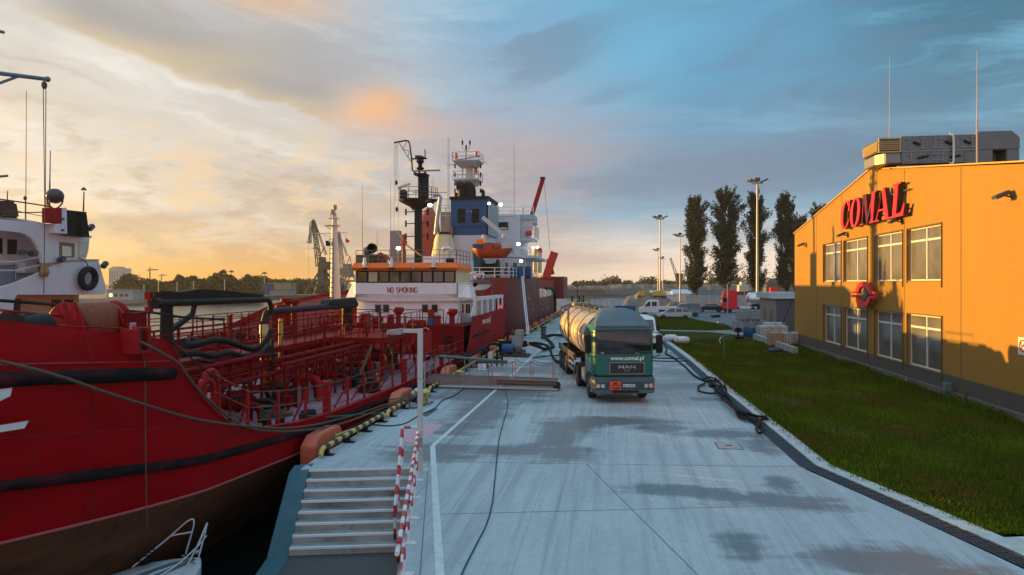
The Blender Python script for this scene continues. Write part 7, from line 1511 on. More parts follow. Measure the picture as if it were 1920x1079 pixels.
WC = mat('ship_c_white', (.62,.66,.70), .5, col2=(.5,.52,.55), scale=.6, amt=.3, stretch=(1,1,.4))
cbox(845,915,372,441,73,6,'funnel_casing',BLUE); cbox(845,912,441,530,73.01,6,'casing_base',WC,zb=5.3)
cbox(843,916,369,373,72.8,6.3,'funnel_cap',BLACK)
for a, c in ((858,872),(884,898)): cbox(a,c,392,418,72.94,.05,'louvre',BLACK)
cbox(846,914,424,425.5,72.93,.06,'casing_ledge',mat('blue_dark',(.01,.05,.14),.5)); 
b = MB(); p = at(913,400,y=72.9); b.box(p.x-.05,p.x+.25,73,79,at(950,440,y=73).z,at(950,378,y=73).z); b.build('casing_corner', mat('corner_grey',(.35,.38,.42),.5), shipC)
for px, w in ((862,.55),(878,.55)):
    b = MB(); b.tube(catmull([at(px+5,372,y=75),at(px+5,358,y=75),at(px+2,350,y=75),at(px-5,350,y=75)],5),w,12); b.build('exhaust_stack', BLACK, shipC, smooth=50)
b = MB(); b.tube([at(906,372,y=75),at(906,360,y=75),at(903,357,y=75)],.2,8); b.tube([at(855,372,y=75),at(855,362,y=75)],.2,8); b.build('vent_stack', BLACK, shipC, smooth=50)
for px in (877,883): p = at(px,397,y=72.9); b = MB(); b.ell(p,(.12,.05,.12),8,6); b.build('small_lamp', GREY, shipC)
# radar mast with two platforms
ym_ = 80.0; mm_ = lambda px, py: at(px,py,y=ym_)
CRM = mat('mast_cream', (.62,.56,.46), .5)
for py, x0, x1 in ((306,853,902),(341,854,901)):
    b = MB(); a, c = mm_(x0,py), mm_(x1,py); b.loft([[(a.x+.6,ym_-.9,a.z-.55),(c.x-.6,ym_-.9,a.z-.55),(c.x-.6,ym_+1,a.z-.55),(a.x+.6,ym_+1,a.z-.55)],[(a.x,ym_-1.3,a.z),(c.x,ym_-1.3,a.z),(c.x,ym_+1.3,a.z),(a.x,ym_+1.3,a.z)],[(a.x,ym_-1.3,a.z+.1),(c.x,ym_-1.3,a.z+.1),(c.x,ym_+1.3,a.z+.1),(a.x,ym_+1.3,a.z+.1)]]); b.build('mast_platform', mat('platform_grey',(.42,.43,.44),.5), shipC)
    railing(shipC, [(a.x,ym_-1.3,a.z+.1),(c.x,ym_-1.3,a.z+.1),(c.x,ym_+1.3,a.z+.1),(a.x,ym_+1.3,a.z+.1)], .95, (1,.5), 1.5, .03, mat('rail_grey',(.4,.38,.36),.5), 'mast_rail', closed=True)
b = MB()
for px in (867,889): b.bar(mm_(px,341),mm_(px+1,308),.16); b.bar(mm_(px+3,375),mm_(px,343),.2)
b.box(mm_(875,0).x,mm_(885,0).x,ym_-.3,ym_+.6,mm_(880,400).z,mm_(880,306).z); b.build('radar_mast', CRM, shipC)
b = MB(); b.tube([mm_(874,306),mm_(874,273)],.05,5); b.tube([mm_(867,265),mm_(867,278),mm_(874,284),mm_(881,278),mm_(881,265)],.04,5); b.tube([mm_(838,310),mm_(912,305)],.04,5); b.tube([mm_(838,310),mm_(838,380)],.015,4); b.build('antenna_fork', mat('fork_grey',(.3,.29,.3),.5), shipC)
b = MB()
for px, py in ((867,267),(881,267),(874,276)): p = mm_(px,py); b.cyl(p-Vector((0,0,.3)),p+Vector((0,0,.2)),.11,n=8)
b.build('antenna_head', BLACK, shipC)
b = MB()
for px, py in ((855,292),(893,290),(893,320)): p = mm_(px,py); b.cyl(p-Vector((0,0,.35)),p+Vector((0,0,.3)),.16,n=10)
b.build('red_beacon', SIGNR, shipC)
b = MB(); b.bar(mm_(862,303)-Vector((0,1,0)),mm_(903,296)-Vector((0,1,0)),.12); b.build('radar_scanner', GREY, shipC)
b = MB()
for px in (853,901):
    for py in (312,328,345,358): p = mm_(px,py); b.cyl(p-Vector((0,0,.25)),p+Vector((0,0,.25)),.1,n=8)
b.build('mast_lantern', BLACK, shipC)
# bridge block, wing, lower houses
cbox(914,975,404,530,82,8,'bridge_block',WC,zb=5.3)
cbox(913,966,402,405,81.9,8,'roof_edge',WHITE)
cbox(927,953,417,431,81.95,.06,'window',SGLASS)
cbox(929,951,427,430,81.93,.03,'pane',mat('pane_pale2',(.5,.5,.44),.2))
a, c = at(966,406,y=83), at(998,447,y=83); b = MB(); b.prism([(a.x,c.z),(c.x-.6,c.z-.0),(c.x-.3,a.z-1.0),(c.x+.35,a.z-.75),(c.x-.1,a.z),(a.x,a.z)],'y',83,86.5); b.build('bridge_wing', WC, shipC)
cbox(964,1001,403,412,82.8,4,'wing_roof',mat('roof_teal',(.35,.48,.55),.4))
cbox(993,998,414,436,82.9,.08,'window',mat('pane_beige',(.7,.62,.5),.2))  # this pane is a plain beige
cbox(962,1000,447,451,82.7,4.5,'wing_deck',WC)
railing(shipC, [(at(966,447,y=82.7).x,82.7,at(950,447,y=82.7).z),(at(1003,447,y=82.7).x,82.7,at(950,447,y=82.7).z),(at(1003,447,y=82.7).x,87,at(950,447,y=82.7).z)], 1.5, (1,.66,.33), 1.2, .04, LITE, 'wing_rail')
railing(shipC, [at(914,403,y=82),at(1000,403,y=82)], .95, (1,.5), 1.6, .035, LITE, 'roof_rail')
b = MB(); p = at(924,396,y=83); b.ell(p,(.45,.45,.5),12,8); b.cyl(p-Vector((0,0,1)),p,.2,n=8); b.build('radome', WHITE, shipC, smooth=60)
for px, t_, bt_, y in ((964,270,404,83),(840,258,440,72)): p, q = at(px,t_,y=y), at(px,bt_,y=y); b = MB(); b.cyl(q,p,.05,.02,n=5); b.build('whip_antenna', GREY, shipC)
b = MB()
for px in (978,981): b.cyl(at(px,402,y=84),at(px,390,y=84),.12,n=6)
b.build('roof_vent', WHITE, shipC)
cbox(893,1003,480,484,76,14,'boat_deck',WC); b = MB(); b.box(-15.5,-10.2,76,88,5.3,at(950,483,y=76).z); b.build('lower_house', WC, shipC)
for a in (925,945,962): cbox(a,a+7,493,515,75.95,.05,'door',mat('door_dark',(.12,.10,.09),.5))
railing(shipC, [at(905,482,y=76),at(994,482,y=76)], 1.0, (1,.5), 1.6, .035, LITE, 'boat_deck_rail')
b = MB()
for px in (951,963,975,985): b.cyl(at(px,520,y=76.5),at(px,484,y=76.5),.07,n=8)
b.build('deck_pillar', LITE, shipC)
cbox(893,912,452,482,76.5,3,'house_door',mat('door_orange',(.45,.12,.05),.5)); cbox(914,924,430,480,80,3,'stair_tower',GREY)  # plain orange door block, then the grey stair tower
# davit beam
b = MB(); b.bar(at(905,408,y=72),at(958,452,y=72),.32,.42); b.bar(at(958,452,y=72),at(962,475,y=72),.35); b.build('davit_beam', mat('davit_grey',(.50,.52,.54),.4,.4), shipC)
# cables and blue net, drums
b = MB(); 
for k in range(9): p, q = at(887+k*2.2,458,y=70), at(888+k*1.9,512,y=70); b.tube([p,(p.x+rs.uniform(-.2,.2),70,(p.z+q.z)/2),q],.10,5)
tag(b.build('hanging_net', mat('net_blue',(.03,.12,.17),.8)), 'blue green net hanging at the stern of the dark red ship', 'net')
b = MB(); p = at(918,512,y=70); b.lathe([(1.0,-.9),(1.05,-.7),(.6,-.65),(.6,.65),(1.05,.7),(1.0,.9)],(p.x,70.5,6.3),'x',18); b.build('cable_reel', BLACK, shipC, smooth=35)
for px, mm in ((963,BLUE),(975,BLUE),(990,mat('barrel_navy',(.02,.04,.12),.5))):
    p = at(px,500,y=71); b = MB(); b.lathe([(.3,5.3),(.33,5.35),(.33,6.5),(.28,6.6),(0,6.6)],(p.x,71,0),n=14); tag(b.build('barrel', mm, smooth=40), {963:'tall blue barrel on the stern deck of the dark red ship, left of two others',975:'blue barrel in the middle of three at the stern rail of the dark red ship',990:'dark navy barrel at the stern of the dark red ship, right of two blue'}[px], 'barrel')
# orange lifeboat
lbt = thing('lifeboat', 'open orange lifeboat on the boat deck of the dark red ship', 'lifeboat', tuple(at(922,478,y=70))); a, c = at(886,470,y=70), at(961,470,y=70);  zt_, zb_ = at(950,466,y=70).z, at(950,482,y=70).z
b = MB(); rings = []
for k in range(13):
    t_ = k/12; x_ = a.x+(c.x-a.x)*t_; w = min(1,max(.08,math.sin(PI*t_)*2.0))**.6; rise_ = .16*abs(2*t_-1)**3
    rings.append([(x_,70+1.0*w*math.cos(th),zt_+rise_-.1+(zt_-zb_)*1.05*w*math.sin(th)) for th in [PI+PI*j/8 for j in range(9)]])
b.loft(rings, closed=True); b.build('hull', mat('boat_orange',(.42,.060,.012),.5), lbt, smooth=60)
b = MB(); b.box(a.x+1.2,a.x+2.2,69.6,70.4,zt_-.1,zt_+.6); b.ell((a.x+2.6,70,zt_+.2),(.5,.4,.45),8,6); b.build('canopy', mat('canopy_orange',(.38,.06,.02),.6), lbt, bevel=.05)
for f_ in (.25,.75): x_ = a.x+(c.x-a.x)*f_; b = MB(); b.tube(catmull([(x_,71.3,zb_-1.2),(x_,71.3,zt_+.8),(x_,70.4,zt_+1.4),(x_,70,zt_+1.0)],4),.1,6); b.build('boat_davit', LITE, shipC)
cbox(893,906,449,466,71.5,1.2,'orange_box',ORANGE,bevel=.1)
# free fall lifeboat behind the black mast
ff = thing('free_fall_lifeboat', 'orange enclosed lifeboat standing steeply on its ramp behind the black mast', 'lifeboat', tuple(at(803,450,y=68))); b = MB(); cen = [at(802,492,y=68),at(802,470,y=68),at(802,440,y=68),at(804,410,y=68),at(806,390,y=68)]
b.tube(cen, [1.0,1.35,1.3,1.0,.3], 14); b.build('hull', mat('freefall_orange',(.42,.055,.02),.5,col2=(.35,.09,.04),scale=2,amt=.6), ff, smooth=60)
b = MB(); b.tube([at(789,470,y=67.5),at(790,440,y=67.5),at(795,412,y=67.5)],.35,8); b.build('keel_strip', ORANGE, ff, smooth=60)
cbox(826,846,398,445,76,3,'stair_house',mat('stairs_tan',(.35,.28,.22),.6)); railing(shipC, [at(826,420,y=75.9),at(846,420,y=75.9)], 1.8, (1,.5), .6, .04, LITE, 'ladder_rail'); railing(shipC, [at(826,398,y=75.9),at(846,398,y=75.9)], 1.5, (1,.5), .6, .04, LITE, 'ladder_rail')
cbox(838,848,425,530,72.5,3,'tower_side',mat('tower_brown',(.25,.16,.12),.6),zb=5.3)
# cranes
cr = MB(); cr.bar(at(994,415,y=86),at(1018,336,y=86),.42,.5); cr.build('crane_boom', REDB, shipC); b = MB(); b.box(at(1013,335,y=86).x,at(1022,335,y=86).x,85.8,86.3,at(950,338,y=86).z,at(950,334,y=86).z); b.tube([at(1020,338,y=86),at(1028,430,y=86),at(1031,470,y=86)],.02,4); b.build('crane_tip', BLACK, shipC)
p = at(991,438,y=82.5); b = MB(); b.ell(p,(.42,.42,.35),12,8); b.build('horn_red', SIGNR, shipC, smooth=60)
b = MB(); b.bar(at(1024,520,y=100),at(1040,473,y=100),1.0,1.1); b.bar(at(1030,485,y=100),at(1037,515,y=100),.45); b.bar(at(1021,515,y=100),at(1028,485,y=100),.25); b.build('deck_crane', mat('crane_red',(.55,.03,.012),.5), shipC)
b = MB()
for px, t_ in ((1003,465),(1012,472)): b.cyl(at(px,512,y=92),at(px,t_,y=92),.28,n=10)
b.build('derrick_post', CREAM, shipC); p = at(1012,471,y=92); b = MB(); b.ell(p,(.35,.3,.5),8,6); b.build('red_light', SIGNR, shipC)
for px, py, y, r in ((939,384,81.5,.30),(928,428,81.6,.25),(972,458,81,.30),(1000,465,90,.28),(1008,464,90,.22),(913,491,75.6,.28),(977,490,75.6,.25),(917,382,72.7,.22),(971,414,82.7,.2)): lamp(px,py,y,r*.62,shipC)
cbox(1014,1057,519,540,117,10,'forecastle',DKRED,zb=2.2)
b = MB(); b.tube(catmull([at(1024,541,x=-9.4),at(1034,542,x=-9.3),at(1040,555,x=-9.2),at(1041,580,x=-9.1),at(1041,600,x=-9.0)],6),.22,10); tag(b.build('hose', HOSE, smooth=60), 'thick dark hose hanging from the dark red ship down to the quay', 'hose')
for i, (a, c) in enumerate((((978,519),(989,628)),((981,519),(992,627)))):
    b = MB(); b.tube(sag(at(*a,y=69.5), at(*c,z=.3), .1), .05, 6); tag(b.build('mooring_rope', WHITE2), ('left' if i == 0 else 'right')+' of two pale mooring ropes down from the stern of the dark red ship', 'rope')
b = MB()
for (a,c) in (((985,524),(1008,568)),((1012,535),(1008,572)),((1018,548),(1055,575)),((1000,560),(1045,596))): b.tube(sag(at(*a,x=-9.3),at(*c,x=-9.1),.2),.02,4)
b.build('rigging_lines', BLACK, shipC)
# person at the ship's rail
def person(x, y, z, rz, label):
    t = thing('person', label, 'person', (x,y,z)); sk = bpy.data.meshes.new('body')
    V = [(0,0,.95),(0,0,1.15),(0,.0,1.42),(0,-.01,1.52),(0,-.02,1.62),(0,-.02,1.76),(.19,0,1.42),(.25,-.02,1.15),(.22,-.18,.98),(-.19,0,1.42),(-.25,-.02,1.15),(-.22,-.18,.98),(.10,0,.9),(.11,-.01,.5),(.12,.02,.08),(.12,-.14,.04),(-.10,0,.9),(-.11,-.03,.5),(-.12,.02,.08),(-.12,-.14,.04)]
    E_ = [(0,1),(1,2),(2,3),(3,4),(4,5),(2,6),(6,7),(7,8),(2,9),(9,10),(10,11),(0,12),(12,13),(13,14),(14,15),(0,16),(16,17),(17,18),(18,19)]
    sk.from_pydata(V,E_,[]); o = bpy.data.objects.new('body', sk); COL.objects.link(o); md = o.modifiers.new('s','SKIN'); md.use_smooth_shade = True
    rad = [.15,.15,.17,.06,.085,.09,.07,.05,.04,.07,.05,.04,.10,.07,.05,.04,.10,.07,.05,.04]
    for i, r in enumerate(rad): sk.skin_vertices[0].data[i].radius = (r,r*.85)
    sk.skin_vertices[0].data[0].use_root = True; o.modifiers.new('u','SUBSURF').levels = 1
    me = bpy.data.meshes.new_from_object(o.evaluated_get(bpy.context.evaluated_depsgraph_get())); me.name = 'body'; bpy.data.objects.remove(o)
    for mm in (mat('overalls_red',(.45,.05,.03),.8), mat('hivis_green',(.25,.65,.08),.7), mat('skin',(.5,.3,.22),.6)): me.materials.append(mm)
    for q in me.polygons: q.material_index = 0 if q.center.z < .93 else 1 if q.center.z < 1.5 and abs(q.center.x) < .3 else 2
    bo = bpy.data.objects.new('body', me); COL.objects.link(bo); bo.parent = t
    hm = MB(); hm.ell((0,-.02,1.76),(.12,.14,.10),10,6); h_ = hm.build('helmet', WHITE2); h_.parent = t
    t.rotation_euler = (0,0,rz)
p = at(1016,560,x=-10.4); person(-10.6,p.y,2.2,.4,'person in a green vest and red trousers at the dark red ship rail')

# ================================================================ SPEEDBOAT lower left
sb_ = thing('motor_boat', 'small white motor boat with steel bow rails in front of the red hull', 'boat', (-9.6,12.2,-2.2))
bd = Vector((.40,1,0)).normalized(); bn = Vector((bd.y,-bd.x,0)); bow = at(374,1042,z=-1.2); bow.z = 0
def bp3(s, l, z): v = bow-bd*s+bn*l; return (v.x,v.y,z)
b = MB(); rings = []; st_ = [0,.1,.3,.6,1.0,1.6,2.4,3.4,4.6]
hw = lambda s: .98*(1-math.exp(-s*1.9))+.04
for s in st_:
    w = hw(s); zt = -1.25-.035*s; rings.append([bp3(s,l,z) for l,z in ((-w*.25,-2.5),(-w*.75,-1.95),(-w,zt-.12),(-w*.96,zt),(0,zt+.10*min(1,w)),(w*.96,zt),(w,zt-.12),(w*.75,-1.95),(w*.25,-2.5))])
b.loft(rings); b.build('hull', WHITE2, sb_, smooth=35)
b = MB(); b.loft([[bp3(s,-w_-.0,-1.25-.035*s+.10*min(1,hw(s))*(1-.45*abs(w_)/max(.2,hw(s)))+.006),bp3(s,0+w_,-1.25-.035*s+.10*min(1,hw(s))*(1-.45*abs(w_)/max(.2,hw(s)))+.006)] for s,w_ in ((.12,.05),(.3,.15),(.6,.2),(1.2,.24),(2.4,.26),(4.2,.28))], closed=False); b.build('deck_stripe', mat('stripe_grey',(.14,.18,.18),.7), sb_)
b = MB(); b.tube([bp3(.28,-.2,-1.14),bp3(.4,.42,-1.16)],.02,5); b.ell(bp3(.05,0,-1.1),(.06,.06,.05),8,6); b.build('bow_cleat', GALV, sb_)
CHR = mat('rail_steel', (.62,.64,.66), .35, .3)
for s in (-1,1):
    b = MB(); b.tube(catmull([bp3(1.05,s*.78,-1.25),bp3(.42,s*.50,-.78),bp3(.08,s*.32,-.48),bp3(-.02,s*.22,-.52),bp3(.18,s*.22,-1.15)],6),.019,6)
    b.tube(catmull([bp3(-.0,s*.24,-.72),bp3(.5,s*.58,-.76),bp3(1.3,s*.9,-.86),bp3(2.4,s*1.0,-.98),bp3(3.6,s*1.0,-1.15)],6),.018,6); b.tube([bp3(1.7,s*.93,-1.3),bp3(1.5,s*.93,-.89)],.012,6); b.build('bow_rail', CHR, sb_)
b = MB(); b.tube(catmull([bp3(.9+.18*math.cos(a),-.55+.16*math.sin(a),-1.15+.01*k) for k,a in enumerate([j*.7 for j in range(26)])],3),.014,5); tag(b.build('rope_coil', BLACK), 'small dark coil of rope lying on the foredeck of the white motor boat', 'rope')
p = at(155,1037,x=-10.9); b = MB(); b.cyl(p,at(200,1100,x=-10.3),.02,n=6); b.ell(p,(.06,.06,.06),10,6); b.build('light_pole', GREY, sb_)

# ================================================================ TREES
LEAF = [mat('leaf_dark',(.026,.030,.010),.8,spec=.15), mat('leaf_mid',(.052,.055,.018),.8,spec=.15), mat('leaf_light',(.095,.09,.035),.8,spec=.15)]
BARK = mat('bark', (.10,.075,.05), .9, col2=(.05,.04,.03), scale=3, amt=.6, stretch=(4,4,1), bump=.4)
def leaf_mesh(cent, size, rng, name):
    n = len(cent); u = rng.normal(size=(n,3)); u /= np.linalg.norm(u,axis=1)[:,None]; w = rng.normal(size=(n,3)); w -= (w*u).sum(1)[:,None]*u; w /= np.linalg.norm(w,axis=1)[:,None]
    s = size*rng.uniform(.6,1.3,n)[:,None]; v = np.stack([cent-u*s-w*s*.6,cent+u*s-w*s*.4,cent+u*s*.8+w*s*.7,cent-u*s*.7+w*s*.5],1).reshape(-1,3)
    me = bpy.data.meshes.new(name); me.vertices.add(4*n); me.vertices.foreach_set('co', v.ravel()); me.loops.add(4*n); me.loops.foreach_set('vertex_index', np.arange(4*n)); me.polygons.add(n); me.polygons.foreach_set('loop_start', np.arange(0,4*n,4))
    for m in LEAF: me.materials.append(m)
    me.polygons.foreach_set('material_index', rng.choice(3,n,p=[.45,.38,.17]).astype(np.int32)); me.update(calc_edges=True); return me
def poplar(seed, h, w, split=False):
    rng = np.random.default_rng(seed); C_ = []; br = MB()
    br.tube(catmull([(0,0,-.3),(.1,0,h*.15),(-.1,.1,h*.5),(.05,0,h*.92)],4), [float(a) for a in np.linspace(.42,.05,13)], 8)
    for k in range(170):
        t = rng.random()**.85; z0 = h*(.07+.82*t); env = w/2*(math.sin(PI*min(1,.18+.82*(1-t)**.8*1.0))**.7 if t > .3 else .75+.25*t/.3)
        env *= 1.0+.26*math.sin(z0*1.1+seed+2*rng.random())+.25*rng.random(); a = rng.uniform(0,2*PI); L_ = h*rng.uniform(.07,.15); r = env*rng.uniform(.45,1)
        p0 = np.array([0,0,z0]); p1 = np.array([r*math.cos(a), r*math.sin(a), z0+L_])
        if k % 3 == 0: br.tube([tuple(p0),tuple((p0+p1)/2+np.array([0,0,-L_*.1])),tuple(p1)],[.09,.05,.02],4)
        m = 150; f = rng.uniform(.3,1.15,m)[:,None]; pts = p0+(p1-p0)*f+rng.normal(0,1,(m,3))*np.array([.30,.30,.55])*(.9 if t < .8 else .6); C_.append(pts)
    return leaf_mesh(np.concatenate(C_), .18, rng, 'crown'), br
pop = [poplar(1,29,5.3), poplar(2,29,6.8), poplar(9,29,6.0)]
for i,(px,base,topy,kind,wsc,lab) in enumerate(((1305,562,370,0,1.0,'tall narrow poplar, leftmost of the row behind the parked black car'),(1361,560,351,1,1.05,'tallest broad poplar directly behind the red lorry cab'),(1418,560,360,2,.9,'dark poplar standing right behind the tall light mast'),(1472,556,364,0,.85,'slender poplar right of the light mast above the grey outbuilding'),(1497,550,402,1,.8,'thin topped poplar partly hidden by the corner of the yellow hall'),(1537,545,383,2,1.1,'poplar whose top shows just above the sloping roof of the yellow hall'))):
    y = 178 if i < 4 else 190; p = at(px,532,y=y); zt = at(px,topy,y=y).z; t = thing('poplar_tree', lab, 'tree', (p.x,y,0)); me, br = pop[kind]
    if i < 3: tr_ = br.build('trunk', BARK); me_t = tr_.data; pop[kind] = (me, br)
    else: tr_ = bpy.data.objects.new('trunk', [c for c in bpy.data.objects if c.name.startswith('trunk')][kind].data); COL.objects.link(tr_)
    cr_ = bpy.data.objects.new('crown', me); COL.objects.link(cr_); tr_.parent = t; cr_.parent = t; t.scale = (wsc,wsc,zt/29.5); t.rotation_euler = (0,0,i*1.3)
# ================================================================ YARD
def mast(px, topy, y, base_z, lab, heads=3, r=.2):
    p = at(px,topy,y=y); t = thing('light_mast', lab, 'light mast', (p.x,y,base_z)); b = MB(); b.cyl((p.x,y,base_z),(p.x,y,p.z),r,r*.55,n=10); b.build('pole', mat('mast_pole',(.50,.44,.38),.5,.3), t, smooth=40)
    b = MB(); b.tube([(p.x+.9*math.cos(a),y+.9*math.sin(a),p.z) for a in [k*PI/6 for k in range(12)]],.06,5,closed=True); b.bar((p.x-.9,y,p.z),(p.x+.9,y,p.z),.06); b.bar((p.x,y-.9,p.z),(p.x,y+.9,p.z),.06); b.build('ring', GREY, t)
    for k in range(heads): a = 2.6+k*1.5; c = Vector((p.x+1.3*math.cos(a),y+.9*math.sin(a),p.z+.35)); b = MB(); b.rbox(c,(1.15,.8,.22),(0,R(22 if math.cos(a) < 0 else -22),0)); b.build('floodlight', mat('flood_tan',(.30,.25,.17),.4) if k == 0 else DGREY, t)
    b = MB(); b.box(p.x-.4,p.x+.4,y-.3,y+.3,p.z+.3,p.z+.9); b.build('lamp_box', DGREY, t)
mast(1420,344,118,-.03,'tallest light mast with three floodlights, in front of the third poplar',3,.24)
mast(1237.5,411,150,-.03,'tall light mast left of all poplars with a flat cluster of floodlights',3,.2)
mast(1275,444,165,-.03,'light mast between the left tall mast and the first poplar',3,.18)
mast(1233.5,471,215,-.03,'lower thin light mast just left behind the tall left mast',2,.2)
mast(1243,486,240,-.03,'short light mast just right behind the tall left mast',2,.2)
for px, t_, y, lab in ((1364,530,105,'small curved street lamp in front of the red lorry'),(1396,508,210,'thin distant street lamp between the second and third poplar'),(1436,512,215,'thin distant street lamp right of the third poplar')):
    p = at(px,t_,y=y); b = MB(); b.cyl((p.x,y,0),(p.x,y,p.z-.3),.09,n=6); b.tube([(p.x,y,p.z-.35),(p.x+.2,y,p.z),(p.x+1,y,p.z+.1)],.06,5); b.box(p.x+.8,p.x+1.4,y-.1,y+.1,p.z+.05,p.z+.17); tag(b.build('street_lamp', GREY), lab, 'street lamp')
# outbuilding
ob = thing('outbuilding', 'small flat roofed dark grey outbuilding with two brown doors beside the hall', 'building', (17.5,74,0)); xo = 15.9; yo = 70
b = MB(); b.box(xo,xo+9,yo,yo+7.5,-.1,3.3); b.build('wall', mat('outbuilding_grey',(.10,.105,.115),.7), ob); b = MB(); b.box(xo-.02,xo-.002,yo,yo+7.5,-.1,3.3); b.build('side_wall', mat('outbuilding_tan',(.26,.21,.19),.8,col2=(.2,.17,.15),scale=2,amt=.5), ob)
b = MB(); b.box(xo-.3,xo+9.2,yo-.2,yo+7.8,3.3,3.42); b.box(xo-.31,xo+3,yo+2,yo+7.81,3.421,3.9); b.build('roof', mat('roof_pale',(.42,.46,.48),.6), ob)
for y in (yo+1.6,yo+4.6): b = MB(); b.box(xo-.05,xo-.021,y,y+1.0,0,2.2); b.build('door', mat('door_taupe',(.14,.11,.10),.6), ob)
# IBC totes
def tote_proto():
    t = thing('liquid_container', '', 'container', (0,0,0)); b = MB(); b.box(-.5,.5,-.5,.5,.16,1.08); b.build('tank', mat('tote_green',(.36,.52,.50),.35), t, bevel=.07)
    b = MB()
    for z in (.2,.42,.64,.86,1.06): 
        for s in (-1,1): b.bar((-.56,s*.55,z),(.56,s*.55,z),.025); b.bar((s*.56,-.55,z),(s*.56,.55,z),.025)
    for k in range(6): 
        v = -.55+.22*k
        for s in (-1,1): b.bar((v,s*.56,.14),(v,s*.56,1.08),.022); b.bar((s*.57,v,.14),(s*.57,v,1.08),.022)
    b.build('cage', GALV, t); b = MB(); 
    for v in (-.48,0,.48): b.box(v-.07,v+.07,-.55,.55,0,.12)
    b.box(-.56,.56,-.56,.56,.121,.14); b.build('pallet', mat('pallet_grey',(.2,.18,.15),.8), t); return t
tp = tote_proto(); cols = [mat('tote_green',(0,0,0)), mat('tote_white',(.75,.75,.72),.4), mat('tote_blue',(.25,.36,.42),.35), mat('tote_amber',(.50,.30,.16),.45)]
spots = []
for k,px in enumerate((1386,1405,1424)): spots.append((px,622,0,0 if k else 2))
for k,px in enumerate((1393,1412)): spots.append((px,622,1.1,0))
for k,px in enumerate((1432,1448,1463)): spots.append((px,634,0,1))
for k,px in enumerate((1441,1457)): spots.append((px,626,0,1))
for k,(px,c) in enumerate(((1455,3),(1473,1),(1488,1))): spots.append((px,650,0,c))
names = {0:'bottom row of the double stack',1:'top of the double stack'}
for k,(px,py,dz,c) in enumerate(spots):
    p = at(px,py,z=0); o = tp if k == 0 else copy_tree(tp); o.location = (p.x,p.y,dz); o.rotation_euler = (0,0,rs.uniform(-.1,.1))
    tk_ = [ch for ch in o.children if ch.name.startswith('tank')][0]
    if c: tk_.data = tk_.data.copy(); tk_.data.materials.clear(); tk_.data.materials.append(cols[c])
    o['label'] = ['blue grey caged liquid container, bottom left of the double stack','green caged liquid container, bottom middle of the double stack','green caged liquid container, bottom right of the double stack','green caged liquid container, top left of the double stack','green caged liquid container, top right of the double stack',
        'white caged container, left of the row by the low concrete wall','white caged container, middle of the row by the low concrete wall','white caged container, right of the row by the low concrete wall','white caged container at the back left, behind the row by the wall','white caged container at the back right, behind the row by the wall',
        'amber brown caged container nearest the yellow hall corner','white caged container just right of the amber one','white caged container cut by the hall corner'][k]; o['group'] = 'caged liquid containers beside the hall'
p = at(1477,617,z=0); t = thing('red_cabinet', 'red metal cabinet in front of the grey outbuilding', 'cabinet', (p.x,p.y,0)); b = MB(); b.box(p.x-.55,p.x+.55,p.y-.35,p.y+.35,.05,1.75); b.build('body', SIGNR, t, bevel=.03); b = MB(); b.box(p.x-.6,p.x+.6,p.y-.4,p.y+.4,1.76,1.84); b.build('lid', REDB, t)
p = at(1430,607,z=0); b = MB(); b.lathe([(.3,0),(.32,.05),(.32,.85),(.28,.9),(0,.9)],(p.x,p.y,0),n=14); tag(b.build('red_drum', SIGNR, smooth=40),'red drum behind the green container stack','drum')
for px,py,lab in ((1400,631,'blue barrel in front of the container stack, left one'),(1409,633,'blue barrel in front of the container stack, right one')): p = at(px,py,z=0); b = MB(); b.lathe([(.27,0),(.3,.05),(.3,.8),(.26,.88),(0,.88)],(p.x,p.y,0),n=14); tag(b.build('barrel', BLUE, smooth=40),lab,'barrel')
p = at(1384,636,z=0); t = thing('pump_stand', 'small dark pump on a stand in front of the container stack', 'pump', (p.x,p.y,0)); b = MB(); b.cyl((p.x,p.y,0),(p.x,p.y,1.0),.08,n=8); b.box(p.x-.25,p.x+.25,p.y-.2,p.y+.2,.6,.95); b.box(p.x-.3,p.x+.5,p.y-.2,p.y+.2,0,.2); b.build('body', BLACK, t)
a, c = at(1415,636,z=0), at(1492,664,z=0); b = MB(); b.bar((a.x,a.y,.2),(c.x,c.y,.2),.3,.5); tag(b.build('low_wall', CONC),'low concrete wall between the grass and the containers','wall')
hz3('hose', 'dark hose lying across the grass to the outbuilding', [at(1360,676,z=.03),at(1395,678,z=.03),at(1420,668,z=.03),at(1440,650,z=.05),at(1460,625,y=66),at(1486,560,y=66)], .03)
# red lorry with silver tank
lr = thing('red_lorry', 'red lorry cab with a long silver tank trailer parked below the poplars', 'lorry', (0,0,0)); p = at(1352,586,z=0)
b = MB(); b.prism([(-1.15,.6),(-1.25,1.2),(-1.2,2.4),(-.95,3.6),(1.0,3.75),(1.1,3.0),(1.15,.6)],'y',-1.2,1.2); b.build('cab', SIGNR, lr, bevel=.08); b = MB(); b.prism([(-1.19,1.75),(-1.17,2.45),(-.4,2.5),(-.4,1.75)],'y',-1.21,1.21); b.build('side_window', GLASS, lr)
b = MB(); b.add([(-1.27,-1.05,1.7),(-1.27,1.05,1.7),(-1.12,1.0,2.75),(-1.12,-1.0,2.75)],[(0,1,2,3)]); b.build('windscreen', GLASS, lr); b = MB(); b.box(-1.2,5.0,-.6,.6,.55,.95); b.box(3.5,13,-.9,.9,.95,1.15); b.build('chassis', BLACK, lr)
b = MB(); b.lathe([(0,2.7),(.6,2.75),(1.0,2.95),(1.12,3.2),(1.12,12.6),(.9,12.9),(0,13.0)],(0,0,2.25),'x',28); b.build('tank', mat('silver_tank',(.62,.62,.62),.28,.85), lr, smooth=50)
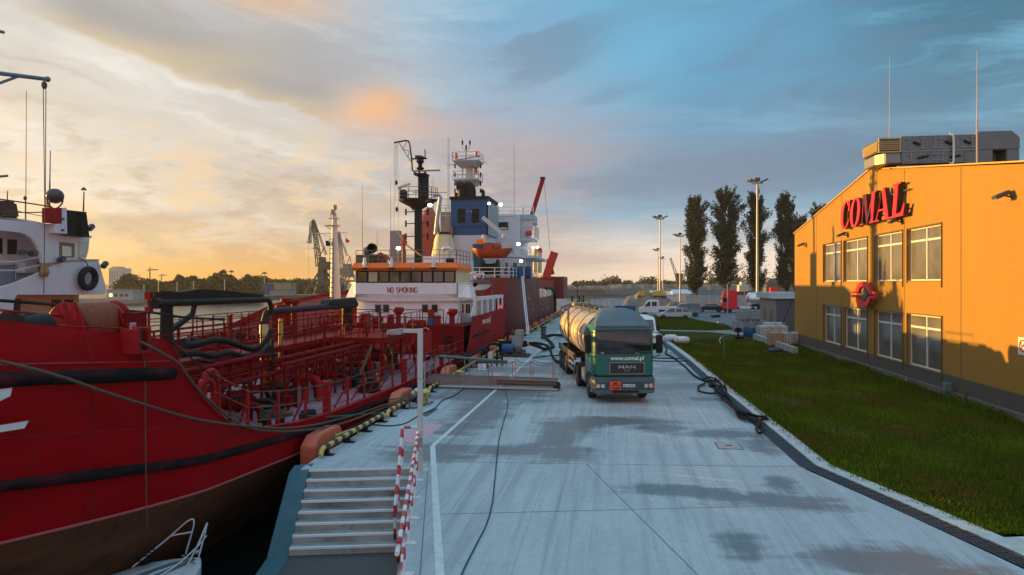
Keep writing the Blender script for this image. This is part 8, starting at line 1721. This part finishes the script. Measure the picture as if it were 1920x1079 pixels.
b = MB(); b.box(1.5,4.2,-1.15,1.15,.7,1.0); b.build('fairing', WHITE2, lr)
for x in (-.2,3.6,8.6,9.9,11.2):
    for s in (-1,1): b = MB(); b.lathe([(.2,-.15),(.47,-.15),(.5,-.1),(.5,.1),(.47,.15),(.2,.15)],(x,s*1.0,.5),'y',20); b.build('wheel', TYRE, lr, smooth=35)
lr.location = (p.x+1.3,p.y,-.03); lr.rotation_euler = (0,0,0)
# fence, blue box, rubble heap, wall
fn = thing('mesh_fence', 'grey mesh fence panels closing the far end of the quay', 'fence', (at(1135,578,z=0).x,122,0)); y = 122; x0_, x1_ = at(1093,560,y=y).x, at(1184,560,y=y).x
for k in range(9): x = x0_+(x1_-x0_)*k/8; b = MB(); b.cyl((x,y,0),(x,y,2.6),.05,n=6); b.build('post', GREY, fn)
b = MB()
for k in range(60): x = x0_+(x1_-x0_)*k/60; b.bar((x,y,.1),(x,y,2.5),.025)
for k in range(8): b.bar((x0_,y+.03,.15+.33*k),(x1_,y+.03,.15+.33*k),.03)
b.build('mesh', mat('mesh_grey',(.32,.31,.31),.6), fn)
a = at(1172,583,z=0); b = MB(); b.box(a.x-1.8,a.x+1.8,a.y-.8,a.y+.8,0,.9); tag(b.build('blue_skip', BLUE, bevel=.05),'low blue skip at the left end of the verge','skip')
def heap(name, lab, cat, x0, x1, y, hh, d, m, seed):
    rng = random.Random(seed); b = MB(); n = 22
    b.loft([[(x0+(x1-x0)*k/n,y+dd*d,(hh*(.35+.65*math.sin(PI*min(1,max(0,(k+.5)/n)))**.4)+rng.uniform(-.25,.25)*hh*.4)*f if 0 < k < n else -.1) for k in range(n+1)] for dd,f in ((-.5,0),(-.3,.7),(0,1),(.3,.8),(.5,0))], closed=False)
    return tag(b.build(name, m), lab, cat)
heap('rubble_heap','long beige heap of covered material beyond the pickup van','heap',at(1168,570,y=135).x,at(1262,570,y=135).x,135,2.9,5,mat('heap_beige',(.30,.26,.21),.9,col2=(.16,.14,.12),scale=1.2,amt=.9,bump=.5),3)
heap('earth_heap','low reddish brown heap of earth left of the first poplar','heap',at(1250,570,y=130).x,at(1285,570,y=130).x,130,1.4,4,mat('heap_red',(.24,.13,.08),.9,col2=(.14,.1,.08),scale=1.2,amt=.9,bump=.5),4)
for i,(a_,c_) in enumerate(((1196,1210),(1222,1250))): y = 133.5; p, q = at(a_,560,y=y), at(c_,560,y=y); b = MB(); b.box(p.x,q.x,y,y+1.5,2.4,3.1); b.bar((p.x,y+.7,3.1),(q.x+1,y+.7,3.5),.3); tag(b.build('yellow_machine', YEL, bevel=.1), ('left' if i == 0 else 'right')+' of two yellow machine booms resting on the beige heap','machine')
y = 150; p, q = at(1285,560,y=y), at(1500,560,y=y); b = MB(); b.box(p.x,q.x,y,y+.3,-.1,2.3); tag(b.build('yard_wall', CONC),'long grey concrete wall behind the parked cars and the red lorry','wall')
y = 190
for i,(a_,c_,t_,lab) in enumerate(((1222,1262,551,'white tent hall left of the second light mast'),(1262,1306,549,'white tent hall behind the first poplar'),(1306,1345,553,'dark topped low shed right of the first poplar'))):
    p, q = at(a_,t_,y=y), at(c_,t_,y=y); t = thing('storage_hall', lab, 'shed', (p.x,y,0)); b = MB(); b.box(p.x,q.x,y,y+8,-.1,p.z-.3); b.build('wall', WHITE2 if i < 2 else GREY, t); b = MB(); b.prism([(y-.3,p.z-.3),(y+4,p.z+.8),(y+8.3,p.z-.3)],'x',p.x-.2,q.x+.2); b.build('roof', WHITE2 if i < 2 else DGREY, t)
# end of the quay: red machine, posts, white conveyor
t = thing('quay_loader', 'red and teal loading machine with black uprights at the far end of the quay', 'machine', (at(1078,590,z=0).x,96,0)); y = 96
b = MB(); p, q = at(1058,575,y=y), at(1085,575,y=y); b.box(p.x,q.x,y,y+2,.3,1.3); b.build('body', SIGNR, t, bevel=.1); b = MB(); b.box(q.x-.3,q.x+1.3,y+.3,y+2.2,.4,1.9); b.build('cab', TEAL, t, bevel=.1); b = MB()
for px in (1073,1086,1094): c = at(px,555,y=y); b.cyl((c.x,y,.3),(c.x,y,c.z),.12,n=8)
b.build('upright', BLACK, t); b = MB(); 
for x in (p.x+.4,q.x-.2,q.x+1): b.lathe([(.3,-.15),(.4,-.1),(.4,.1),(.3,.15)],(x,y-.1,.4),'x',14)
b.build('wheels', TYRE, t)
b = MB(); a, c = at(1052,578,y=110), at(1100,560,y=110); b.bar(a,c,.3,.4); b.bar((a.x,110,0),a,.15); b.bar((c.x-.5,110,0),c,.15); tag(b.build('conveyor', mat('conveyor_tan',(.35,.28,.2),.6)),'inclined tan conveyor at the far end of the quay','conveyor')

# ================================================================ FAR SHORES
BANK = mat('far_bank', (.13,.10,.08), .95, col2=(.075,.06,.05), scale=.05, amt=.9, stretch=(1,1,3))
def land(name, poly, z, m, skirt=-3):
    b = MB(); n = len(poly); b.add([(x,y,z) for x,y in poly]+[(x,y,skirt) for x,y in poly],[tuple(range(n))]+[(k,(k+1)%n,n+(k+1)%n,n+k) for k in range(n)]); return struct(b.build(name, m))
land('far_shore',[(-900,120),(-230,160),(-176,204),(-150,262),(-146,300),(-60,342),(40,352),(420,352),(2500,800),(2500,3400),(-2500,3400),(-2500,300)],-.6,mat('shore_ground',(.16,.14,.10),.95,col2=(.10,.09,.07),scale=.1,amt=.8))
b = MB()
pts = [(-900,119.5),(-230,159.5),(-176.3,203.6),(-150.4,262),(-146.5,300)]
for p, q in zip(pts,pts[1:]): b.bar((*p,-1.3),(*q,-1.3),.5,2.0)
struct(b.build('shore_wall', CONC))
# long brown ridge on the right
rng = random.Random(4); n = 60; xs0 = [at(1040+8*k,540,y=372).x for k in range(n+1)]
b = MB(); b.loft([[(x,yy,-.6 if f == 0 else (1.6+1.7*min(1,k/16))*f+rng.uniform(-.35,.35)) for k,x in enumerate(xs0)] for yy,f in ((356,0),(364,.5),(378,.95),(400,1.25),(430,1.35),(470,0))], closed=False); struct(b.build('far_bank', BANK))
for i,(a_,c_) in enumerate(((1060,1082),(1084,1108),(1108,1132))):
    y = 352; p, q = at(a_,545,y=y), at(c_,545,y=y); m_ = (p.x+q.x)/2; t = thing('storage_shed', ['leftmost','middle','rightmost'][i]+' of three grey pitched sheds on the far bank beyond the dark red ship', 'shed', (m_,y,-.6)); b = MB(); b.box(p.x+.1,q.x-.1,y,y+20,-.6,1.7); b.build('wall', mat('shed_brown',(.17,.13,.10),.9), t); b = MB(); b.prism([(p.x,1.7),(m_,3.9),(q.x,1.7)],'y',y-.3,y+20); b.build('roof', mat('shed_roof',(.27,.24,.22),.8), t)
def leafy(cx, cy, cz, rx, ry, rz_, n, rng): 
    a = rng.normal(size=(n,3)); a /= np.linalg.norm(a,axis=1)[:,None]; r = rng.random(n)[:,None]**.4; return np.array([cx,cy,cz])+a*r*np.array([rx,ry,rz_])
# wood along the left far shore, one mass
rng = np.random.default_rng(5); C_ = []
prof_ = [(225,526),(240,512),(262,520),(285,522),(300,527),(330,524),(345,518),(370,524),(395,518),(410,508),(430,514),(450,524),(470,514),(490,516),(520,524),(560,520),(600,524),(640,520)]
for k in range(420):
    px = rng.uniform(222,640); y = rng.uniform(225,262) if px < 480 else rng.uniform(330,380); topy = float(np.interp(px,[a for a,_ in prof_],[c for _,c in prof_])); base = at(px,532,y=y); zt = at(px,topy,y=y).z*rng.uniform(.55,1.0); zt = max(3,zt)
    r = rng.uniform(1.6,3.6); z = zt-r*.9
    C_.append(leafy(base.x,y,z,r*1.2,r,r*.95,150,rng)); C_.append(leafy(base.x,y,z*.5,r*1.3,r,max(1,z*.55),90,rng))
me = leaf_mesh(np.concatenate(C_), .42, rng, 'far_wood'); o = bpy.data.objects.new('far_wood', me); COL.objects.link(o); tag(o,'dense green wood along the far shore under the yellow sky','wood',kind='stuff')
C_ = []
for k in range(240):
    px = rng.uniform(1060,1560); y = rng.uniform(430,520); base = at(px,532,y=y); h = rng.uniform(1,3.2)*(1.6 if 1130 < px < 1160 or 1200 < px < 1235 or px > 1330 else .8); C_.append(leafy(base.x,y,3.6+h*.5,rng.uniform(2,4),3,h,60,rng))
me = leaf_mesh(np.concatenate(C_), .6, rng, 'distant_scrub'); o = bpy.data.objects.new('distant_scrub', me); COL.objects.link(o); tag(o,'low dark line of scrub on the ridge of the far right shore','scrub',kind='stuff')
# single taller trees that stand out
for i,(px,topy,y,w,lab) in enumerate(((412,506,240,5.5,'broad crowned tree rising above the far wood, the tallest in it'),(336,516,238,3.2,'small pointed tree standing above the far wood right of the tower crane'),(240,514,232,5,'rounded tree at the left end of the far wood near the tower block'),(364,518,238,3.5,'thin tree left of the broad crowned tree in the far wood'),(468,515,250,6,'wide tree at the right end of the near part of the far wood'))):
    rng = np.random.default_rng(50+i); base = at(px,532,y=y); zt = at(px,topy,y=y).z; t = thing('shore_tree', lab, 'tree', (base.x,y,-.6)); C_ = []; br = MB(); br.tube([(0,0,0),(.2,0,zt*.5),(0,0,zt*.9)],[.35,.22,.08],7)
    for k in range(26): a = rng.uniform(0,2*PI); r = w*.5*rng.uniform(.2,1); z = .6+zt*(.35+.6*rng.random()); r *= 1.1-abs(z/zt-.6); c = (r*math.cos(a),r*math.sin(a),z); br.tube([(0,0,z*.7),c],[.1,.03],4); C_.append(leafy(*c,1.0,1.0,.75,70,rng))
    tr_ = br.build('trunk', BARK); tr_.parent = t; me = leaf_mesh(np.concatenate(C_), .28, rng, 'crown'); cr_ = bpy.data.objects.new('crown', me); COL.objects.link(cr_); cr_.parent = t
# tower block, low white building, blue container
p, q = at(204,503,y=520), at(223,503,y=520); t = thing('tower_block', 'pale high rise block of flats beyond the far wood at the left', 'building', (p.x,520,0)); b = MB(); b.box(p.x,q.x,520,535,-.6,p.z); b.build('wall', mat('flats_pale',(.48,.44,.42),.8), t)
b = MB()
for k in range(11):
    z = 3+k*(p.z-5)/11
    for j in range(4): xx = p.x+.5+j*(q.x-p.x-.6)/4; b.box(xx,xx+(q.x-p.x)*.15,519.9,519.99,z,z+.9)
w_ = b.build('windows', mat('flats_window',(.22,.21,.22),.4), t); w_['kind'] = 'stuff'
b = MB(); b.box(p.x+.8,q.x-2,522,530,p.z,p.z+1.3); b.build('roof_house', mat('flats_pale2',(.40,.37,.36),.8), t)
p, q = at(200,545,y=207), at(249,545,y=207); t = thing('harbour_office', 'long low white building on the far shore below the tower block', 'building', (p.x,207,-.6)); b = MB(); b.box(p.x,q.x,207,213,-.6,p.z); b.build('wall', mat('office_white',(.42,.40,.38),.7), t); b = MB(); b.box(p.x-.3,q.x+.3,206.7,213.3,p.z+.001,p.z+.25); b.build('roof', GREY, t)
for k in range(4): x = p.x+1+k*(q.x-p.x-2)/4; b = MB(); b.box(x,x+1.1,206.9,206.99,.4,1.4); b.build('window', LAMP if k == 0 else GLASS, t) if k else b.build('window', mat('lit_window',(1,.8,.4),.4,emis=(1,.65,.2),es=1.5), t)
for i,(a_,c_,t_,bt_,m_,lab) in enumerate(((483,502,534,549,mat('container_blue',(.06,.07,.22),.6),'stack of dark blue containers at the right end of the far wood'),(502,545,531,545,mat('shed_tan',(.30,.22,.14),.8),'tan warehouse right of the blue containers on the far shore'),(505,540,545,556,mat('shed_grey2',(.30,.27,.26),.8),'low grey shed in front of the tan warehouse on the far shore'))):
    y = 300-i*0+(-2 if i == 0 else 12 if i == 1 else -1); p, q = at(a_,t_,y=y), at(c_,bt_,y=y); t = thing(['container_stack','warehouse','quay_shed'][i], lab, ['containers','warehouse','shed'][i], (p.x,y,-.6)); b = MB(); b.box(p.x,q.x,y,y+6,-.6,p.z); b.build('body', m_, t); b = MB(); b.box(p.x-.2,q.x+.2,y-.2,y+6.2,p.z+.001,p.z+.3); b.build('roof', DGREY, t)
# moored launch and van on the far shore
p = at(253,566,z=WZ); bt = thing('moored_launch', 'small white launch moored at the far shore below the white building', 'boat', (p.x,p.y,WZ)); b = MB(); b.loft([[(p.x-5+s,p.y+w*math.cos(a),WZ+.9+.0*s+.9*math.sin(a)*(1 if a > PI else 0)) for a in (0,PI,PI*1.25,PI*1.5,PI*1.75)] for s,w in ((0,.1),(1.5,1.2),(5,1.6),(10,1.5))]); b.build('hull', WHITE2, bt); b = MB(); b.box(p.x-1.5,p.x+2.5,p.y-1,p.y+1,WZ+.9,WZ+2.2); b.build('cabin', GREY, bt)
# tower cranes
for i,(px,t_,y,jl,jr,lab) in enumerate(((281,507,480,-2,9,'largest tower crane above the far wood, right of the tower block'),(229,513,560,-2,7,'tower crane just right of the tower block'),(250,517,700,-2,8,'faint tower crane low above the trees, second right of the tower block'),(303,517,640,-2,6,'faint tower crane right of the largest one'))):
    p = at(px,t_,y=y); s = y/1280; t = thing('tower_crane', lab, 'crane', (p.x,y,0)); b = MB(); b.bar((p.x,y,0),(p.x,y,p.z+.8),.7); b.build('mast', mat('crane_haze',(.22,.17,.12),.8), t); b = MB(); b.bar((p.x+jl*s*3,y,p.z),(p.x+jr*s*2,y,p.z+.5),.6,.8); b.bar((p.x,y,p.z+2.2),(p.x+jr*s,y,p.z+.5),.2); b.bar((p.x,y,p.z),(p.x,y,p.z+2.4),.5); b.build('jib', M['crane_haze'], t)
# lamps along the far shore
L0 = None
for i,(px,t_) in enumerate(((270,534),(297,527),(332,530),(363,528),(421,525))):
    y = 212; p = at(px,t_,y=y); b = MB(); b.cyl((p.x,y,-.6),(p.x,y,p.z),.1,n=6); b.bar((p.x-.5,y,p.z),(p.x+.5,y,p.z),.1); o = tag(b.build('shore_lamp', mat('shore_lamp_pale',(.40,.38,.32),.6)), 'pale lamp pole before the far wood, '+['left of the big tower crane','right of the big tower crane','under the small pointed tree','left of the broad crowned tree','right of the broad crowned tree'][i],'lamp', 'lamps in front of the far wood')
for px,t_,lab in ((434,511,'dark floodlight mast above the far wood, left one'),(496,514,'dark floodlight mast above the far wood, right one near the blue containers')):
    y = 300; p = at(px,t_,y=y); t = thing('floodlight_mast', lab, 'light mast', (p.x,y,-.6)); b = MB(); b.cyl((p.x,y,-.6),(p.x,y,p.z),.16,n=6); b.build('pole', DGREY, t); b = MB(); b.box(p.x-1.2,p.x+1.2,y-.4,y+.4,p.z,p.z+.5); b.box(p.x-.5,p.x+.5,y-.4,y+.4,p.z+.5,p.z+.9); b.build('head', DGREY, t)
# portal cranes
CRN = mat('crane_olive', (.085,.08,.055), .7, col2=(.05,.045,.035), scale=.5, amt=.5)
def lattice(b, p, q, w, n, r):
    p = Vector(p); q = Vector(q); d = (q-p).normalized(); a = Vector((0,1,0)).cross(d).normalized()*w/2; o = Vector((0,w/2,0))
    for sa in (-1,1):
        for so in (-1,1): b.bar(p+a*sa+o*so, q+a*sa*.4+o*so*.4, r)
    for k in range(n):
        f0_, f1_ = k/n, (k+1)/n; s0_ = 1-.6*f0_; s1_ = 1-.6*f1_
        for so in (-1,1): sg_ = 1 if k % 2 else -1; b.bar(p.lerp(q,f0_)+a*sg_*s0_+o*so*s0_, p.lerp(q,f1_)-a*sg_*s1_+o*so*s1_, r*.7)
def portal(y, P_, lab, m):
    A = lambda px, py: at(px,py,y=y); t = thing('portal_crane', lab, 'crane', (A(P_['base'][0],540).x,y,-.6)); b = MB()
    (bx0,bx1), by, ty = P_['base'], P_['by'], P_['ty']; b_ = MB(); cx_ = (bx0+bx1)/2
    for px in (bx0,bx1):
        for dy in (0,9): b_.bar(A(px,by)+Vector((0,dy,0)), A(cx_+(px-cx_)*.25,ty)+Vector((0,dy*.3+3,0)), .7)
    b_.bar(A(bx0+5,by-17),A(bx1-5,by-17),1.2); b_.bar(A(bx0+5,by-17)+Vector((0,9,0)),A(bx1-5,by-17)+Vector((0,9,0)),1.2)
    for f_ in (.25,.5,.75): xx = bx0+(bx1-bx0)*f_; b_.bar(A(xx,by-17),A(xx-6,by-2),.4); b_.bar(A(xx,by-17),A(xx+6,by-2),.4)
    b_.build('portal_legs', m, t)
    b_ = MB(); x0_, x1_, t0, t1 = P_['house']; p, q = A(x0_,t0), A(x1_,t1); b_.box(p.x,q.x,y+1,y+6,q.z,p.z); x0_, x1_, t0, t1 = P_['tower']; p, q = A(x0_,t0), A(x1_,t1); b_.loft([[(p.x+.3,y+1.5,p.z),(q.x-.3,y+1.5,p.z),(q.x-.3,y+5,p.z),(p.x+.3,y+5,p.z)],[(p.x-.5,y+1,q.z),(q.x+.5,y+1,q.z),(q.x+.5,y+6,q.z),(p.x-.5,y+6,q.z)]]); b_.build('machine_house', m, t)
    b_ = MB()
    for a_, c_, w in P_['jib']: lattice(b_, A(*a_)+Vector((0,3,0)), A(*c_)+Vector((0,3,0)), w, 9, w*.16)
    b_.build('jib', m, t); b_ = MB()
    for a_, c_ in P_['line']: b_.bar(A(*a_)+Vector((0,3,0)), A(*c_)+Vector((0,3,0)), .28)
    b_.build('stays', m, t); b_ = MB()
    for a_, c_ in P_['rope']: b_.bar(A(*a_)+Vector((0,3,0)), A(*c_)+Vector((0,3,0)), .06)
    b_.build('hoist_rope', m, t)
portal(270,dict(base=(572,622),by=552,ty=512,house=(600,617,491,506),tower=(594,603,482,530),jib=[((593,500),(582,412),2.0),((574,456),(581,413),1.2),((606,478),(584,414),.8)],line=[((574,456),(575,418)),((575,418),(582,410)),((579,465),(594,466)),((592,482),(604,462))],rope=[((573,458),(573,530))]),'dark portal crane with a bent jib, left of the pale ship mast',CRN)
portal(330,dict(base=(634,672),by=545,ty=515,house=(635,655,503,517),tower=(640,652,495,520),jib=[((638,505),(631,434),1.9),((632,455),(631,434),1.6),((647,480),(632,440),.8)],line=[((640,520),(656,496)),((642,505),(652,480)),((652,480),(655,500))],rope=[((650,478),(655,498))]),'grey portal crane partly hidden behind the pale ship mast',mat('crane_grey',(.22,.19,.16),.7))
yy_ = 390
t = thing('lattice_crane', 'distant harbour crane with a raised lattice jib left of the first poplar', 'crane', (at(1270,540,y=yy_).x,yy_,0)); b = MB(); A = lambda px, py: at(px,py,y=yy_)
lattice(b, A(1270,522), A(1257,484), 1.5, 8, .25); b.build('jib', CRN, t); b = MB(); lattice(b, A(1272,550), A(1272,512), 3.5, 6, .5); p, q = A(1267,513), A(1280,528); b.box(p.x,q.x,yy_,yy_+3,q.z,p.z); b.build('tower', mat('crane_rust',(.20,.13,.09),.8), t)
t = thing('blue_crane', 'small blue crane on the far bank behind the first poplar', 'crane', (at(1292,540,y=yy_).x,yy_,0)); b = MB(); lattice(b, A(1292,548), A(1291,520), 2.2, 5, .4); b.build('tower', mat('crane_blue',(.12,.2,.28),.7), t); b = MB(); lattice(b, A(1290,522), A(1284,484), 1.2, 6, .22); b.build('jib', M['crane_blue'], t)
yy_ = 340; p, q = A(1388,532) if False else at(1386,535,y=yy_), at(1404,548,y=yy_); t = thing('distant_ship', 'white superstructure of a distant ship between the second and third poplar', 'ship', (p.x,yy_,0)); b = MB(); b.box(p.x,q.x,yy_,yy_+6,.0,p.z); b.box(p.x+1,q.x-1,yy_,yy_+5,p.z,p.z+1.6); b.build('deckhouse', mat('distant_white',(.55,.5,.48),.7), t); b = MB(); b.box(p.x-3,q.x+6,yy_-1,yy_+7,-.5,1.0); b.build('hull', RED, t)
yy_ = 300; p, q = at(1437,532,y=yy_), at(1464,550,y=yy_); t = thing('brick_house', 'grey roofed brown house right of the third poplar', 'building', (p.x,yy_,0)); b = MB(); b.box(p.x,q.x,yy_,yy_+8,-.5,p.z); b.build('wall', mat('house_brown',(.17,.12,.10),.8), t); b = MB(); m_ = (p.x+q.x)/2; b.prism([(p.x-.4,p.z),(p.x+1.2,p.z+1.8),(q.x-2,p.z+2.3),(q.x+.4,p.z)],'y',yy_-.4,yy_+8.4); b.build('roof', mat('house_roof',(.16,.15,.15),.8), t)
b = MB(); p, q = at(1445,540,y=290), at(1462,548,y=290); b.box(p.x,q.x,290,293,0,p.z); tag(b.build('red_shed', SIGNR, bevel=.1),'small red shed in front of the brown house','shed')
# ================================================================ AIR
hb = MB(); hb.box(-620,620,-30,620,-4.4,46)
hm_ = bpy.data.materials.new('haze_air'); hm_.use_nodes = True; nt = hm_.node_tree; nt.nodes.clear(); o_ = nt.nodes.new('ShaderNodeOutputMaterial'); pv = nt.nodes.new('ShaderNodeVolumePrincipled')
pv.inputs['Density'].default_value = .00018; pv.inputs['Color'].default_value = (.92,.86,.78,1); pv.inputs['Anisotropy'].default_value = .35; nt.links.new(pv.outputs[0], o_.inputs['Volume'])
ho = hb.build('haze', hm_); ho['kind'] = 'stuff'
